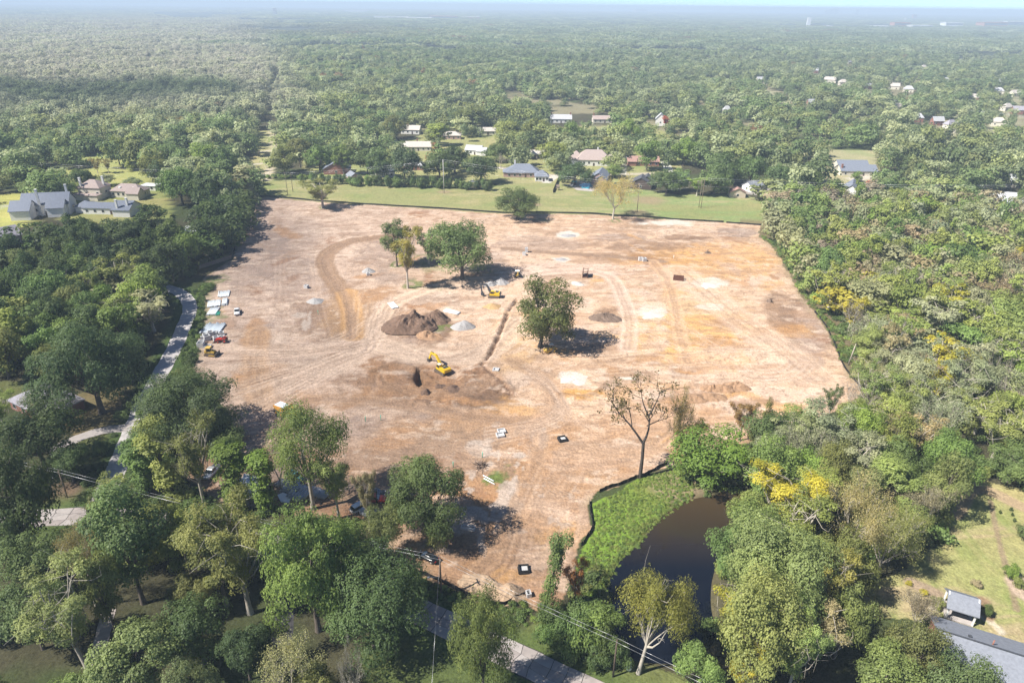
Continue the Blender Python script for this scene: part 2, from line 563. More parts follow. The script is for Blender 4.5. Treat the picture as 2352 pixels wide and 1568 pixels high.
def soil(mask, rgb, w=1.0):
    global S
    m = np.clip(mask * w, 0, 1)[..., None]
    S = S * (1 - m) + np.array(rgb) * m


def blob(u, v, ru, rv, soft=.5, rag=.35, rot=0.0):
    """an uneven patch: radii in photo pixels at that spot, outline roughened"""
    a, b = (Uw - u), (Vw - v)
    c, s = math.cos(math.radians(rot)), math.sin(math.radians(rot))
    a, b = a * c + b * s, -a * s + b * c
    q = np.hypot(a / ru, b / rv) + (n2 - .5) * rag * 2.2 + (n3 - .5) * rag * 1.1
    return sstep(1.0 + soft / 2, 1.0 - soft / 2, q)


BROWN, ORANGE, SAND, WHITE, MAUVE, CLAY, DARK, GREEN = (.225, .145, .098), (.56, .32, .125), (.56, .42, .29), (.66, .60, .53), (.30, .232, .196), (.38, .225, .125), (.15, .105, .08), (.11, .15, .045)
soil(sstep(.50, .70, n1 * .5 + nst * .5), (.585, .455, .36), .7)
soil(sstep(.54, .74, fbm(X / 14 + n1 * 3, Y / 5, 71)), BROWN, .42)
soil(sstep(.56, .74, nst2 * .5 + n2 * .5), (.25, .17, .12), .5)
soil(sstep(.60, .82, fbm(X / 6, Y / 1.3, 81, 3)), (.64, .52, .42), .38)
for b_ in ((1560, 755, 150, 80, (.66, .43, .22), .7), (1575, 745, 170, 75, ORANGE, .35), (1640, 820, 80, 36, ORANGE, .9), (1590, 850, 40, 10, (.40, .22, .10), .7), (1660, 795, 40, 24, (.46, .25, .10), .6), (1600, 700, 120, 26, SAND, .5), (1470, 700, 60, 40, (.60, .46, .38), .4), (1640, 600, 200, 40, ORANGE, .45), (1500, 603, 70, 18, ORANGE, .4),
           (1230, 900, 120, 90, (.52, .36, .25), .5), (1150, 980, 230, 34, CLAY, .55), (1050, 1010, 150, 40, (.40, .27, .18), .5), (1230, 1060, 120, 60, CLAY, .6), (1280, 1080, 140, 60, (.42, .26, .15), .5), (590, 790, 32, 60, CLAY, .55), (600, 870, 60, 60, CLAY, .35),
           (1190, 790, 60, 70, (.55, .37, .22), .6), (1200, 690, 40, 50, (.58, .42, .30), .6), (1010, 862, 75, 32, CLAY, .9), (900, 860, 70, 34, BROWN, .7), (985, 905, 160, 24, BROWN, .62), (960, 880, 170, 52, (.30, .19, .125), .6), (880, 850, 46, 30, (.33, .20, .12), .7), (1110, 905, 60, 28, BROWN, .65), (1060, 925, 90, 18, DARK, .35), (860, 905, 60, 20, CLAY, .4), (1360, 800, 80, 16, (.30, .2, .14), .3),
           (1480, 905, 150, 26, (.52, .33, .19), .55), (1340, 905, 60, 16, ORANGE, .7), (1700, 830, 130, 40, (.62, .46, .35), .5), (1560, 960, 160, 40, (.52, .34, .22), .5), (1720, 920, 160, 40, (.62, .47, .37), .6),
           (1850, 760, 52, 95, (.36, .27, .22), .7), (1800, 710, 50, 40, BROWN, .55), (1880, 680, 30, 60, (.46, .34, .28), .4), (730, 745, 62, 48, BROWN, .5), (715, 705, 60, 16, DARK, .25), (800, 720, 60, 60, (.38, .25, .15), .5),
           (1480, 565, 95, 12, BROWN, .55), (1440, 590, 90, 10, BROWN, .35), (1560, 545, 45, 7, BROWN, .6), (1490, 518, 60, 8, (.30, .22, .15), .6), (1600, 548, 28, 6, BROWN, .6), (1690, 532, 50, 10, MAUVE, .6), (1300, 560, 90, 12, BROWN, .25), (1420, 545, 60, 8, MAUVE, .5),
           (620, 560, 50, 40, MAUVE, .6), (640, 610, 90, 30, MAUVE, .4), (700, 660, 100, 30, MAUVE, .35), (560, 640, 50, 40, MAUVE, .4), (950, 745, 95, 40, BROWN, .75), (1000, 690, 60, 18, (.33, .25, .2), .4), (1240, 560, 90, 20, MAUVE, .35), (1110, 600, 60, 25, MAUVE, .4), (900, 590, 90, 30, MAUVE, .35),
           (1080, 1120, 80, 40, CLAY, .6), (1150, 1075, 130, 40, CLAY, .55), (1100, 1240, 80, 70, CLAY, .55), (1220, 1190, 60, 60, (.36, .245, .165), .6), (1010, 1230, 80, 60, (.32, .235, .175), .7), (960, 1270, 70, 30, (.33, .25, .19), .7), (640, 1120, 220, 60, (.27, .195, .14), .85), (480, 1090, 60, 60, (.30, .2, .14), .8),
           (1500, 760, 40, 60, (.60, .46, .36), .5), (1290, 760, 60, 60, (.54, .39, .3), .4), (1390, 725, 34, 16, BROWN, .65), (1440, 860, 70, 18, BROWN, .4), (1560, 920, 30, 18, CLAY, .5), (1330, 620, 160, 14, (.60, .46, .38), .5), (1000, 1050, 190, 60, (.34, .235, .165), .65), (860, 1045, 120, 50, (.33, .225, .16), .5)):
    soil(blob(b_[0], b_[1], b_[2], b_[3], .45, .5), b_[4], b_[5] * 1.3)
rb_ = random.Random(8)
for _ in range(210):
    u_, v_ = rb_.uniform(500, 1950), rb_.uniform(465, 1330)
    if not (480 < v_): continue
    k_ = .35 + (v_ - 470) / 700
    cs = [((.27, .15, .09), .6), (CLAY, .7), ((.60, .45, .35), .6), ((.30, .19, .125), .55), ((.46, .27, .15), .6)] + ([(ORANGE, .55), ((.63, .50, .41), .6)] if u_ > 1050 else [(MAUVE, .6)])
    cc, ww = rb_.choice(cs)
    soil(blob(u_, v_, rb_.uniform(14, 70) * k_, rb_.uniform(5, 20) * k_, 1.0, 1.1, rb_.uniform(-25, 25)), cc, ww)
soil(sstep(.60, .68, fbm(X / 4.5 + n2 * 2, Y / 2.2, 131, 4)), (.26, .175, .12), .42)
soil(sstep(.61, .69, fbm(X / 5.5, Y / 2.6 + n2 * 2, 141, 4)), (.66, .53, .43), .45)
soil(sstep(.70, .76, fbm(X / .9, Y / .9, 151, 2)), (.20, .135, .095), .5)
# streaks of darker clay over the bright half
soil(sstep(.56, .66, fbm(X / 20 + Y / 30, Y / 2.6 - X / 40, 91)) * sstep(1180, 1400, U), (.36, .235, .155), .5)
# white sand and pale silt
for b_ in ((1628, 650, 34, 10), (1500, 720, 33, 13), (1322, 868, 32, 12), (1325, 650, 17, 6), (1300, 541, 26, 8), (1530, 513, 60, 6), (1290, 595, 24, 6), (1640, 705, 26, 8), (1435, 868, 22, 5), (1205, 640, 0, 0)):
    if b_[2]: soil(blob(b_[0], b_[1], b_[2], b_[3], .6, .8), WHITE, .85)
for b_ in ((1100, 1030, 24, 18), (1125, 1012, 8, 6), (1160, 1150, 26, 36), (1080, 1180, 34, 12), (1130, 1165, 12, 8), (1062, 1205, 30, 18), (1180, 1120, 10, 22), (1240, 1010, 18, 26), (1190, 1045, 14, 6), (1115, 1190, 9, 14), (1150, 1210, 8, 6), (1105, 1250, 8, 22), (1215, 1040, 7, 10), (990, 1180, 50, 20), (1140, 975, 14, 6), (700, 745, 10, 16), (713, 735, 6, 20), (690, 725, 20, 6)):
    soil(blob(*b_, .22, .5), (.46, .385, .33), .85)
soil(sstep(.62, .66, fbm(X / 3.0, Y / 4.0, 101)) * blob(1170, 1130, 150, 120, .5), (.47, .39, .33), .8)
# weeds on the site
for b_ in ((945, 655, 18, 14, .8), (1010, 663, 26, 6, .9), (905, 605, 18, 8, .9), (1000, 598, 60, 18, .5), (1482, 651, 14, 11, .9), (1580, 775, 8, 7, .6), (1030, 752, 22, 7, .8), (1140, 1098, 16, 16, .95), (1115, 1105, 8, 8, .9), (1165, 1080, 8, 12, .8), (1060, 605, 50, 10, .5), (1110, 620, 30, 10, .4), (500, 640, 24, 10, .9), (478, 620, 20, 8, .7), (505, 728, 20, 5, .6), (505, 710, 8, 12, .5), (1155, 451, 20, 5, .5), (1250, 505, 24, 4, .5), (1410, 508, 14, 4, .8), (740, 477, 8, 4, .8), (470, 690, 24, 60, .5)):
    soil(blob(b_[0], b_[1], b_[2], b_[3], .6, 1.1) * sstep(.30, .52, n3), GREEN, b_[4])
g = G(1487, 653)
soil(sstep(1, .7, np.hypot(X - g.x, Y - g.y) / 2.6), (.55, .43, .33))

Z = np.zeros(X.shape)
Z += (n2 - .5) * .22 * mf + (nst2 - .5) * .10 * mf
# haul roads: graded strips with ruts
TRACKS = [  # line, width, colour, weight, rut colour
    ([(1010, 551), (900, 545), (820, 551), (775, 566), (748, 590), (752, 622), (775, 655), (797, 690), (806, 730), (806, 770)], 8.5, (.27, .18, .12), .85),
    ([(797, 672), (808, 715), (812, 770)], 9, (.47, .29, .15), .8),
    ([(1160, 570), (1260, 580), (1400, 588), (1520, 600)], 5, (.29, .2, .14), .8),
    ([(860, 800), (868, 740), (900, 700), (960, 672), (1050, 648), (1160, 640)], 8, (.60, .46, .355), .7),
    ([(860, 800), (780, 830), (680, 870), (560, 930), (500, 980)], 10, (.55, .42, .33), .55),
    ([(860, 790), (760, 800), (640, 812), (500, 815)], 8, (.57, .43, .34), .5),
    ([(870, 790), (960, 815), (1060, 822), (1130, 800), (1185, 740)], 11, (.62, .48, .37), .55),
    ([(1160, 640), (1290, 622), (1395, 632), (1432, 690), (1446, 745), (1440, 800)], 7, (.62, .48, .39), .55),
    ([(1500, 600), (1530, 640), (1548, 690), (1560, 760), (1580, 830)], 6, (.55, .37, .24), .6),
    ([(1560, 620), (1680, 720), (1790, 800), (1880, 870)], 16, (.62, .47, .36), .45),
    ([(1180, 830), (1260, 880), (1275, 940), (1230, 965), (1150, 965), (1000, 940), (850, 920), (650, 915)], 6, (.37, .25, .17), .6),
    ([(1240, 960), (1215, 1000), (1230, 1040), (1290, 1065), (1400, 1062), (1480, 1040)], 5, (.42, .28, .19), .6),
    ([(1250, 1000), (1210, 1120), (1150, 1250), (1100, 1310)], 5, (.38, .255, .17), .6),
    ([(1350, 1160), (1340, 1230), (1300, 1310)], 4, (.45, .33, .25), .5),
    ([(590, 760), (585, 850), (600, 930)], 9, (.42, .28, .18), .5),
]
for px, wd, rgb, w in TRACKS:
    gl = smooth_line(px)
    d, s = seg_dist(gl, X, Y)
    d = d + (n3 - .5) * 1.2
    soil(sstep(wd * .56, wd * .38, d), rgb, w)
    for off in (.32, .1):
        q = np.abs(d - wd * off)
        soil(sstep(.8, .2, q), (.22, .15, .11) if off < .2 else np.array(rgb) * 1.18, .30)
        Z -= .07 * sstep(.7, .2, q)
# wheel tracks: pairs of thin lines fanning over the soil
rt = random.Random(5)


def wheel(px, rgb, w, gauge=1.9, n=6):
    global Z
    gl = smooth_line(px, n)
    gx, gy = [p[0] for p in gl], [p[1] for p in gl]
    box = (X > min(gx) - 4) & (X < max(gx) + 4) & (Y > min(gy) - 4) & (Y < max(gy) + 4)
    if not box.any(): return
    r0, r1 = np.where(box.any(1))[0][[0, -1]]
    c0, c1 = np.where(box.any(0))[0][[0, -1]]
    sl = (slice(r0, r1 + 1), slice(c0, c1 + 1))
    d, s = seg_dist(gl, X[sl], Y[sl])
    q = np.abs(d - gauge / 2)
    br = .5 + .5 * vnoise(s / 5, s * 0 + w * 91, 7)
    m = sstep(.62, .15, q) * br
    S[sl] = S[sl] * (1 - m[..., None] * w) + np.array(rgb) * (m * w)[..., None]
    Z[sl] -= .05 * m


PALE, DIM = (.64, .50, .40), (.25, .17, .12)
for k in range(18):       # the crossing where every haul line meets
    a = rt.uniform(-30, 30); b = rt.uniform(-14, 14)
    wheel([(900 + a, 700 + b * 2), (866 + a * .4, 770), (840, 800 + b), (720 + a, 850 + b * 2), (520 + a, 930 + b * 5)], PALE if k % 4 else DIM, rt.uniform(.12, .45))
for k in range(22):
    a, b = rt.uniform(-1, 1), rt.uniform(-1, 1)
    wheel([(1170 + 20 * a, 760 + 30 * b), (1080 + 40 * b, 815 + 10 * a), (950, 815 + 16 * b), (850 + 20 * a, 790 + 12 * b), (700, 825 + 25 * a), (500, 860 + 70 * a)], PALE if k % 3 else DIM, rt.uniform(.1, .4))
for k in range(16):
    a, b = rt.uniform(-1, 1), rt.uniform(-1, 1)
    wheel([(505 + 20 * b, 800 + 20 * a), (640, 806 + 12 * b), (790 + 40 * a, 780 + 12 * a), (850 + 30 * b, 700 + 40 * b)], PALE if k % 3 else DIM, rt.uniform(.1, .38))
for k in range(14):       # ground coloured mauve for cloud shade on the far left, long faint lines
    u = rt.uniform(560, 760); v = rt.uniform(540, 720)
    wheel([(u, v - 60), (u + rt.uniform(-12, 12), v), (u + rt.uniform(-30, 30), v + 90)], PALE if k % 2 else DIM, rt.uniform(.06, .22))
for k in range(40):       # the bright half, lines that cross at every angle
    u, v = rt.uniform(1330, 1800), rt.uniform(600, 940)
    t = rt.choice((.1, .35, -.2, .8, 1.6)) + rt.uniform(-.1, .1)
    L = rt.uniform(60, 170)
    wheel([(u - L, v - L * t * .5), (u, v + rt.uniform(-8, 8)), (u + L, v + L * t * .5)], rt.choice((PALE, (.36, .23, .15), (.66, .52, .40), (.40, .25, .14))), rt.uniform(.25, .5))
for k in range(9):        # turning circles by the right edge
    r = 40 + 9 * k
    wheel([(1760 - r * math.cos(t), 830 + r * .45 * math.sin(t)) for t in np.linspace(.3, 2.9, 8)], PALE if k % 2 else (.42, .28, .19), rt.uniform(.1, .35))
for k in range(10):
    wheel([(1210 + 3 * k, 840 + 5 * k), (1262 + 3 * k, 880 + 4 * k), (1285 + 2 * k, 935 + 3 * k), (1230, 968 + 3 * k), (1120, 985 + 4 * k)], DIM if k % 2 else PALE, .35)
for k in range(12):       # dozer passes in the lower middle
    wheel([(830 + 4 * k, 985 + 9 * k), (950, 1000 + 8 * k), (1100, 1030 + 5 * k)], (.44, .32, .24) if k % 2 else DIM, .4, 1.2)
for k in range(12):
    wheel([(1160 + 12 * k, 1330 - 3 * k), (1190 + 10 * k, 1250), (1215 + 8 * k, 1150), (1250 + 8 * k, 1075)], DIM if k % 2 else (.47, .35, .27), .35, 2.4)
for k in range(10):
    wheel([(1270 + 4 * k, 1010 + 7 * k), (1360, 1050 - 2 * k), (1480, 1030 + 2 * k), (1540, 1000)], (.54, .38, .27) if k % 2 else (.33, .22, .15), .35)
wheel([(1190, 1215), (1165, 1290), (1120, 1330)], DIM, .7)
# cleat ripples left by the tracked machines
rip = np.sin((X * .35 + Y * 1.0 + n2 * 6) * 2 * math.pi / 1.5)
for b_ in ((1400, 1030, 130, 45), (1200, 1220, 90, 110), (960, 1050, 150, 50), (1330, 960, 120, 30)):
    m = blob(*b_, .8, .5)
    Z += .05 * rip * m
    soil(sstep(.2, .9, rip) * m, (.30, .21, .15), .22)
# the pipe trench, the dig by the excavator, scraped ledges
TRENCH = [([(1187, 688), (1170, 712), (1158, 740), (1148, 765), (1136, 790), (1120, 822), (1108, 838)], 1.0), ([(1108, 838), (1128, 856), (1150, 872), (1172, 905)], .55)]
for px, w in TRENCH:
    d, s = seg_dist(smooth_line(px), X, Y)
    d = np.abs(d + (n3 - .5) * 1.3)
    soil(sstep(2.2, .8, d) * sstep(.4, .6, n3), (.33, .21, .14), .7)
    soil(sstep(3.2, 1.4, d) * sstep(.55, .7, n3), (.62, .48, .38), .6)
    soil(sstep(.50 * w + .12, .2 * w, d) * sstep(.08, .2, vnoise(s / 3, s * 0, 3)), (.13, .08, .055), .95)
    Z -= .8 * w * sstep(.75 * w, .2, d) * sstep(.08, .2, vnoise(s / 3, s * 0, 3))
    Z += .35 * sstep(2.4, 1.5, d) * sstep(.8, 1.3, d) * n3
a_, b__ = (U - 1000) / 62, (V - 862) / 26
q = np.hypot(a_, b__)
Z -= 1.1 * sstep(1.05, .6, q)
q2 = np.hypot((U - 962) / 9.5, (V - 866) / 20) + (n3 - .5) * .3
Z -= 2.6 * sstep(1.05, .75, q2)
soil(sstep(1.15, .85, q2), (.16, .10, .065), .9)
for px, h in (([(1282, 905), (1330, 912), (1365, 905), (1390, 885)], .7), ([(850, 855), (905, 838), (960, 850), (985, 862)], .6), ([(1480, 1100), (1420, 1115), (1370, 1140)], .4)):
    d, s = seg_dist(smooth_line(px), X, Y)
    Z += h * sstep(1.6, .2, d) * (.6 + .8 * n3)
    soil(sstep(1.2, .3, d + (n3 - .5)), (.24, .155, .10), .6)
churn = np.clip(blob(985, 885, 170, 48, 1, .5) + blob(1050, 900, 90, 30, 1, .5) + .6 * blob(1600, 905, 150, 34, 1, .6) + .5 * blob(1130, 1070, 80, 40, 1, .6) + .5 * blob(860, 560, 70, 22, 1, .5), 0, 1)
Z += churn * ((fbm(X / 2.4, Y / 2.4, 501, 4) - .5) * 1.1 + (fbm(X / .8, Y / .8, 511, 2) - .5) * .35)
Z += .10 * (fbm(X / 1.6, Y / 1.6, 521, 3) - .5)
for k in range(7):
    wheel([(1010, 548 + k * .8), (900, 541 + k * 1.2), (820, 547 + k * 1.3), (772 + 1.5 * k, 564 + k * .8), (742 + 2.2 * k, 590), (746 + 2.2 * k, 622), (770 + 2.0 * k, 655), (790 + 2.2 * k, 690), (798 + 2.6 * k, 730), (798 + 2.6 * k, 775)], (.17, .11, .075) if k % 2 else (.40, .28, .20), .5, 1.2)
for k in range(7):
    t_ = k / 6 - .5
    wheel([(1000 + 130 * math.cos(a_2), 868 + (34 + 16 * t_) * math.sin(a_2)) for a_2 in np.linspace(.3, 3.3, 9)], (.20, .125, .08) if k % 2 else (.46, .31, .21), .5, 2.0)
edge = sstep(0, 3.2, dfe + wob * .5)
S = S * (.80 + .30 * n3)[..., None] * .90
S = S + (S - S.mean(-1, keepdims=True)) * .12
mfs = mf.astype(float)
paint(mfs, (0, 0, 0))
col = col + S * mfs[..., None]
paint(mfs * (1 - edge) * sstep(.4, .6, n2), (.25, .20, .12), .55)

Z = Z * sstep(0, 2.0, dfe) * mf
Z = np.where(sd_pond < 2.5, -1.6 * sstep(2.5, -2.5, sd_pond), Z)
Z += np.where(~mf & (sd_pond > 2.5) & fine_xy, (n2 - .5) * .25 * sstep(3.5, 6, dr) * sstep(3.5, 6, dl), 0)
Z[0, :] = Z[-1, :] = 0
Z[:, 0] = Z[:, -1] = 0


def ground_z(x, y):
    i = min(max(int(np.searchsorted(ys, y)), 1), len(ys) - 1)
    j = min(max(int(np.searchsorted(xs, x)), 1), len(xs) - 1)
    return float(Z[i, j])


def at(u, v, lift=0.0):
    g = G(u, v)
    return Vector((g.x, g.y, ground_z(g.x, g.y) + lift))


NY, NX = X.shape
idx = np.arange(NY * NX).reshape(NY, NX)
quads = np.stack([idx[:-1, :-1], idx[:-1, 1:], idx[1:, 1:], idx[1:, :-1]], -1).reshape(-1, 4)
fm = (mf[:-1, :-1] & mf[1:, 1:] & mf[1:, :-1] & mf[:-1, 1:]).ravel()
VV = np.stack([X, Y, Z], -1).reshape(-1, 3)
CC = np.concatenate([np.clip(col, 0.01, .9).reshape(-1, 3), np.ones((NY * NX, 1))], -1)


def sheet(name, q, mat, extra=None):
    used, inv = np.unique(q, return_inverse=True)
    Vs, Cs, Fq = VV[used], CC[used], inv.reshape(-1, 4)
    if extra is not None:
        b = len(Vs)
        Vs = np.concatenate([Vs, extra[0]]); Fq = np.concatenate([Fq, extra[1] + b])
        Cs = np.concatenate([Cs, np.tile((.05, .06, .03, 1), (len(extra[0]), 1))])
    me = np_mesh(name, Vs, Fq, mat, True)
    a = me.attributes.new("soil", 'FLOAT_COLOR', 'POINT')
    a.data.foreach_set("color", np.ascontiguousarray(Cs, np.float32).ravel())
    o = link(name, me)
    o['kind'] = 'structure'
    return o


EDGE = 15000.0
x0, x1, y0, y1 = xs[0], xs[-1], ys[0], ys[-1]
fr = np.array([(-EDGE, -1500, 0), (EDGE, -1500, 0), (EDGE, y0, 0), (x1, y0, 0), (x0, y0, 0), (-EDGE, y0, 0), (EDGE, y1, 0), (x1, y1, 0), (x0, y1, 0), (-EDGE, y1, 0), (EDGE, EDGE, 0), (-EDGE, EDGE, 0), (x0, -1500, 0), (x1, -1500, 0), (x0, EDGE, 0), (x1, EDGE, 0)], float)
fq = np.array([(0, 12, 4, 5), (12, 13, 3, 4), (13, 1, 2, 3), (5, 4, 8, 9), (3, 2, 6, 7), (9, 8, 14, 11), (8, 7, 15, 14), (7, 6, 10, 15)])
M_GROUND = ground_mat("grass and leaf litter", amount=.22, bump=.5)
M_DIRT = ground_mat("graded soil", amount=.20, bump=.55, streak=(.6, 1.6, 1))
sheet("ground", quads[~fm], M_GROUND, (fr, fq))
sheet("dirt_field", quads[fm], M_DIRT)

# ------------------------------------------------------------------ pond
m_water, _n, _b = new_mat("pond water")
_g = _n.nodes.new("ShaderNodeTexCoord"); _s = _n.nodes.new("ShaderNodeSeparateXYZ"); _n.links.new(_g.outputs["Object"], _s.inputs[0])
_r1 = _n.nodes.new("ShaderNodeMapRange"); _r1.inputs[1].default_value, _r1.inputs[2].default_value = G(1500, 1300).y, G(1650, 1150).y
_n.links.new(_s.outputs[1], _r1.inputs[0])
_m1 = _n.nodes.new("ShaderNodeMix"); _m1.data_type = 'RGBA'
_m1.inputs["A"].default_value, _m1.inputs["B"].default_value = (.004, .006, .012, 1), (.050, .034, .017, 1)      # deep water with the sky's navy reflection put into its colour, silty shallows
_n.links.new(_r1.outputs[0], _m1.inputs["Factor"]); _n.links.new(_m1.outputs["Result"], _b.inputs["Base Color"])
_b.inputs["Roughness"].default_value = .04
_b.inputs["Specular IOR Level"].default_value = .8
_b.inputs["IOR"].default_value = 1.33
_z = _n.nodes.new("ShaderNodeTexNoise"); _z.inputs["Scale"].default_value = 1.3; _z.inputs["Detail"].default_value = 4
_t = _n.nodes.new("ShaderNodeTexCoord"); _n.links.new(_t.outputs["Object"], _z.inputs["Vector"])
_p = _n.nodes.new("ShaderNodeBump"); _p.inputs["Strength"].default_value = .05; _p.inputs["Distance"].default_value = .05
_n.links.new(_z.outputs["Fac"], _p.inputs["Height"]); _n.links.new(_p.outputs[0], _b.inputs["Normal"])
cx_, cy_ = np.mean([p[0] for p in pond_g]), np.mean([p[1] for p in pond_g])
mb_ = MB()
ring = [(cx_ + (p[0] - cx_) * 1.08, cy_ + (p[1] - cy_) * 1.08) for p in pond_g[:-1]]
mb_.v = [(x, y, -.55) for x, y in ring]; mb_.f = [tuple(range(len(ring)))]; mb_.s = [False]
_a = sum(ring[i][0] * ring[(i + 1) % len(ring)][1] - ring[(i + 1) % len(ring)][0] * ring[i][1] for i in range(len(ring)))
if _a < 0: mb_.f = [tuple(reversed(mb_.f[0]))]
mb_.build("pond_water", m_water)['kind'] = 'structure'


# ------------------------------------------------------------------ roads
def ribbon(name, line, w, z, mat, skirt=.25):
    n = len(line)
    L, Rr = [], []
    for i, (x, y) in enumerate(line):
        ax, ay = line[max(i - 1, 0)]
        bx, by = line[min(i + 1, n - 1)]
        dx, dy = bx - ax, by - ay
        l = math.hypot(dx, dy)
        k = w / 2 * (1 + .05 * math.sin(i * 1.7))
        L.append((x - dy / l * k, y + dx / l * k)); Rr.append((x + dy / l * k, y - dx / l * k))
    mb = MB()
    mb.v = [(x, y, z) for x, y in L] + [(x, y, z) for x, y in Rr] + [(x, y, z - skirt) for x, y in L] + [(x, y, z - skirt) for x, y in Rr]
    for i in range(n - 1):
        mb.f += [(i, n + i, n + i + 1, i + 1), (i, i + 1, 2 * n + i + 1, 2 * n + i), (n + i, 3 * n + i, 3 * n + i + 1, n + i + 1)]
        mb.s += [False] * 3
    o = mb.build(name, mat)
    o['kind'] = 'structure'
    return o


M_LANE = flat("worn asphalt", (.47, .44, .43), .9, .22, .8, bump=.3)
M_CONC = flat("old concrete", (.32, .28, .262), .9, .16, .7, bump=.25)
M_CONC2 = flat("pale concrete", (.37, .335, .315), .9, .14, .8, bump=.25)
M_TAR = flat("tarred joints", (.05, .045, .042), .9, .2, 2)
M_ASPH = flat("dark asphalt", (.05, .048, .05), .9, .25, 1.5, bump=.3)
ribbon("gravel_lane", lane_g, 4.9, .05, M_LANE)
ribbon("driveway", drive_g, 3.6, .075, M_CONC2)
ribbon("asphalt_driveway", sdrive_g, 3.4, .04, M_ASPH)
ribbon("garden_path", path_g, 2.4, .04, M_CONC)
road = ribbon("road", road_g, 5.7, .03, M_TAR)
# the concrete panels of the road, each its own piece with tarred joints between
rr = random.Random(11)
acc, samp = 0.0, []
for (ax, ay), (bx, by) in zip(road_g[:-1], road_g[1:]):
    L = math.hypot(bx - ax, by - ay)
    k = 0
    while k * .25 < L:
        t = k * .25 / L
        samp.append((acc + k * .25, ax + (bx - ax) * t, ay + (by - ay) * t, (bx - ax) / L, (by - ay) / L)); k += 1
    acc += L


def on_road(s, off):
    q = samp[min(max(int(s / .25), 0), len(samp) - 1)]
    return (q[1] - q[4] * off, q[2] + q[3] * off)


stations = [0.0]
while stations[-1] < acc - 5: stations.append(stations[-1] + rr.uniform(2.6, 4.4))
lanes_off = [(-2.8, -.95), (-.95, .95), (.95, 2.8)]
jit = {}
for i in range(len(stations)):
    for o_ in (-2.8, -.95, .95, 2.8): jit[i, o_] = (rr.uniform(-.45, .45), rr.uniform(-.28, .28) if abs(o_) < 2 else rr.uniform(-.1, .1))
for i in range(len(stations) - 1):
    for a, b in lanes_off:
        if rr.random() < .2 and a > -1 and b < 1: pass
        c = []
        for (k, off) in ((i, a), (i + 1, a), (i + 1, b), (i, b)):
            js, jo = jit[k, off]
            c.append(on_road(stations[k] + js, off + jo))
        mx_, my_ = sum(p[0] for p in c) / 4, sum(p[1] for p in c) / 4
        gap = .965
        c = [(mx_ + (p[0] - mx_) * gap, my_ + (p[1] - my_) * gap) for p in c]
        MB().slab(c, -.1, .085 + rr.uniform(-.008, .012)).build("slab", M_CONC if rr.random() < .6 else M_CONC2, road)
# ------------------------------------------------------------------ foliage
M_LEAF = leaf_mat("leaves")
M_LEAF_FAR = leaf_mat("leaves of far trees", True)
M_BARK = flat("grey brown bark", (.13, .105, .085), .95, .3, 4)
M_BARKP = flat("pale bark", (.40, .36, .30), .9, .25, 4)
M_BARKD = flat("dark bark", (.06, .05, .042), .95, .3, 4)
PAL = {'dark': (.046, .071, .025), 'deep': (.036, .058, .026), 'mid': (.070, .106, .034), 'olive': (.085, .098, .036), 'lime': (.135, .19, .048), 'ygreen': (.160, .196, .062), 'yellow': (.34, .32, .05),
       'pale': (.19, .21, .125), 'tan': (.29, .255, .165), 'grey': (.26, .23, .19), 'rust': (.19, .085, .035), 'gold': (.25, .21, .085), 'bluegreen': (.068, .098, .047)}
WORD = {'dark': 'dark green', 'deep': 'very dark green', 'mid': 'green', 'olive': 'olive green', 'lime': 'bright green', 'ygreen': 'yellow green', 'yellow': 'bright yellow', 'pale': 'pale grey green', 'tan': 'tan leaved', 'grey': 'grey bare', 'rust': 'rusty brown', 'gold': 'golden', 'bluegreen': 'grey green'}


def quads_from(P, N, size, rng, aspect=1.0):
    n = len(P)
    r = rng.normal(size=(n, 3))
    T = np.cross(N, r)
    T /= np.linalg.norm(T, axis=1, keepdims=True) + 1e-9
    B = np.cross(N, T)
    s = (size * rng.uniform(.6, 1.35, n))[:, None]
    a = s * .5
    b = s * .5 * rng.uniform(.55, .95, (n, 1)) * aspect
    k = rng.uniform(-.25, .25, (n, 1))
    sag = N * s * rng.uniform(-.2, .05, (n, 1))
    V = np.stack([P + T * a + sag, P + B * b + T * a * k, P - T * a + sag, P - B * b + T * a * k], 1)
    return V.reshape(-1, 3)


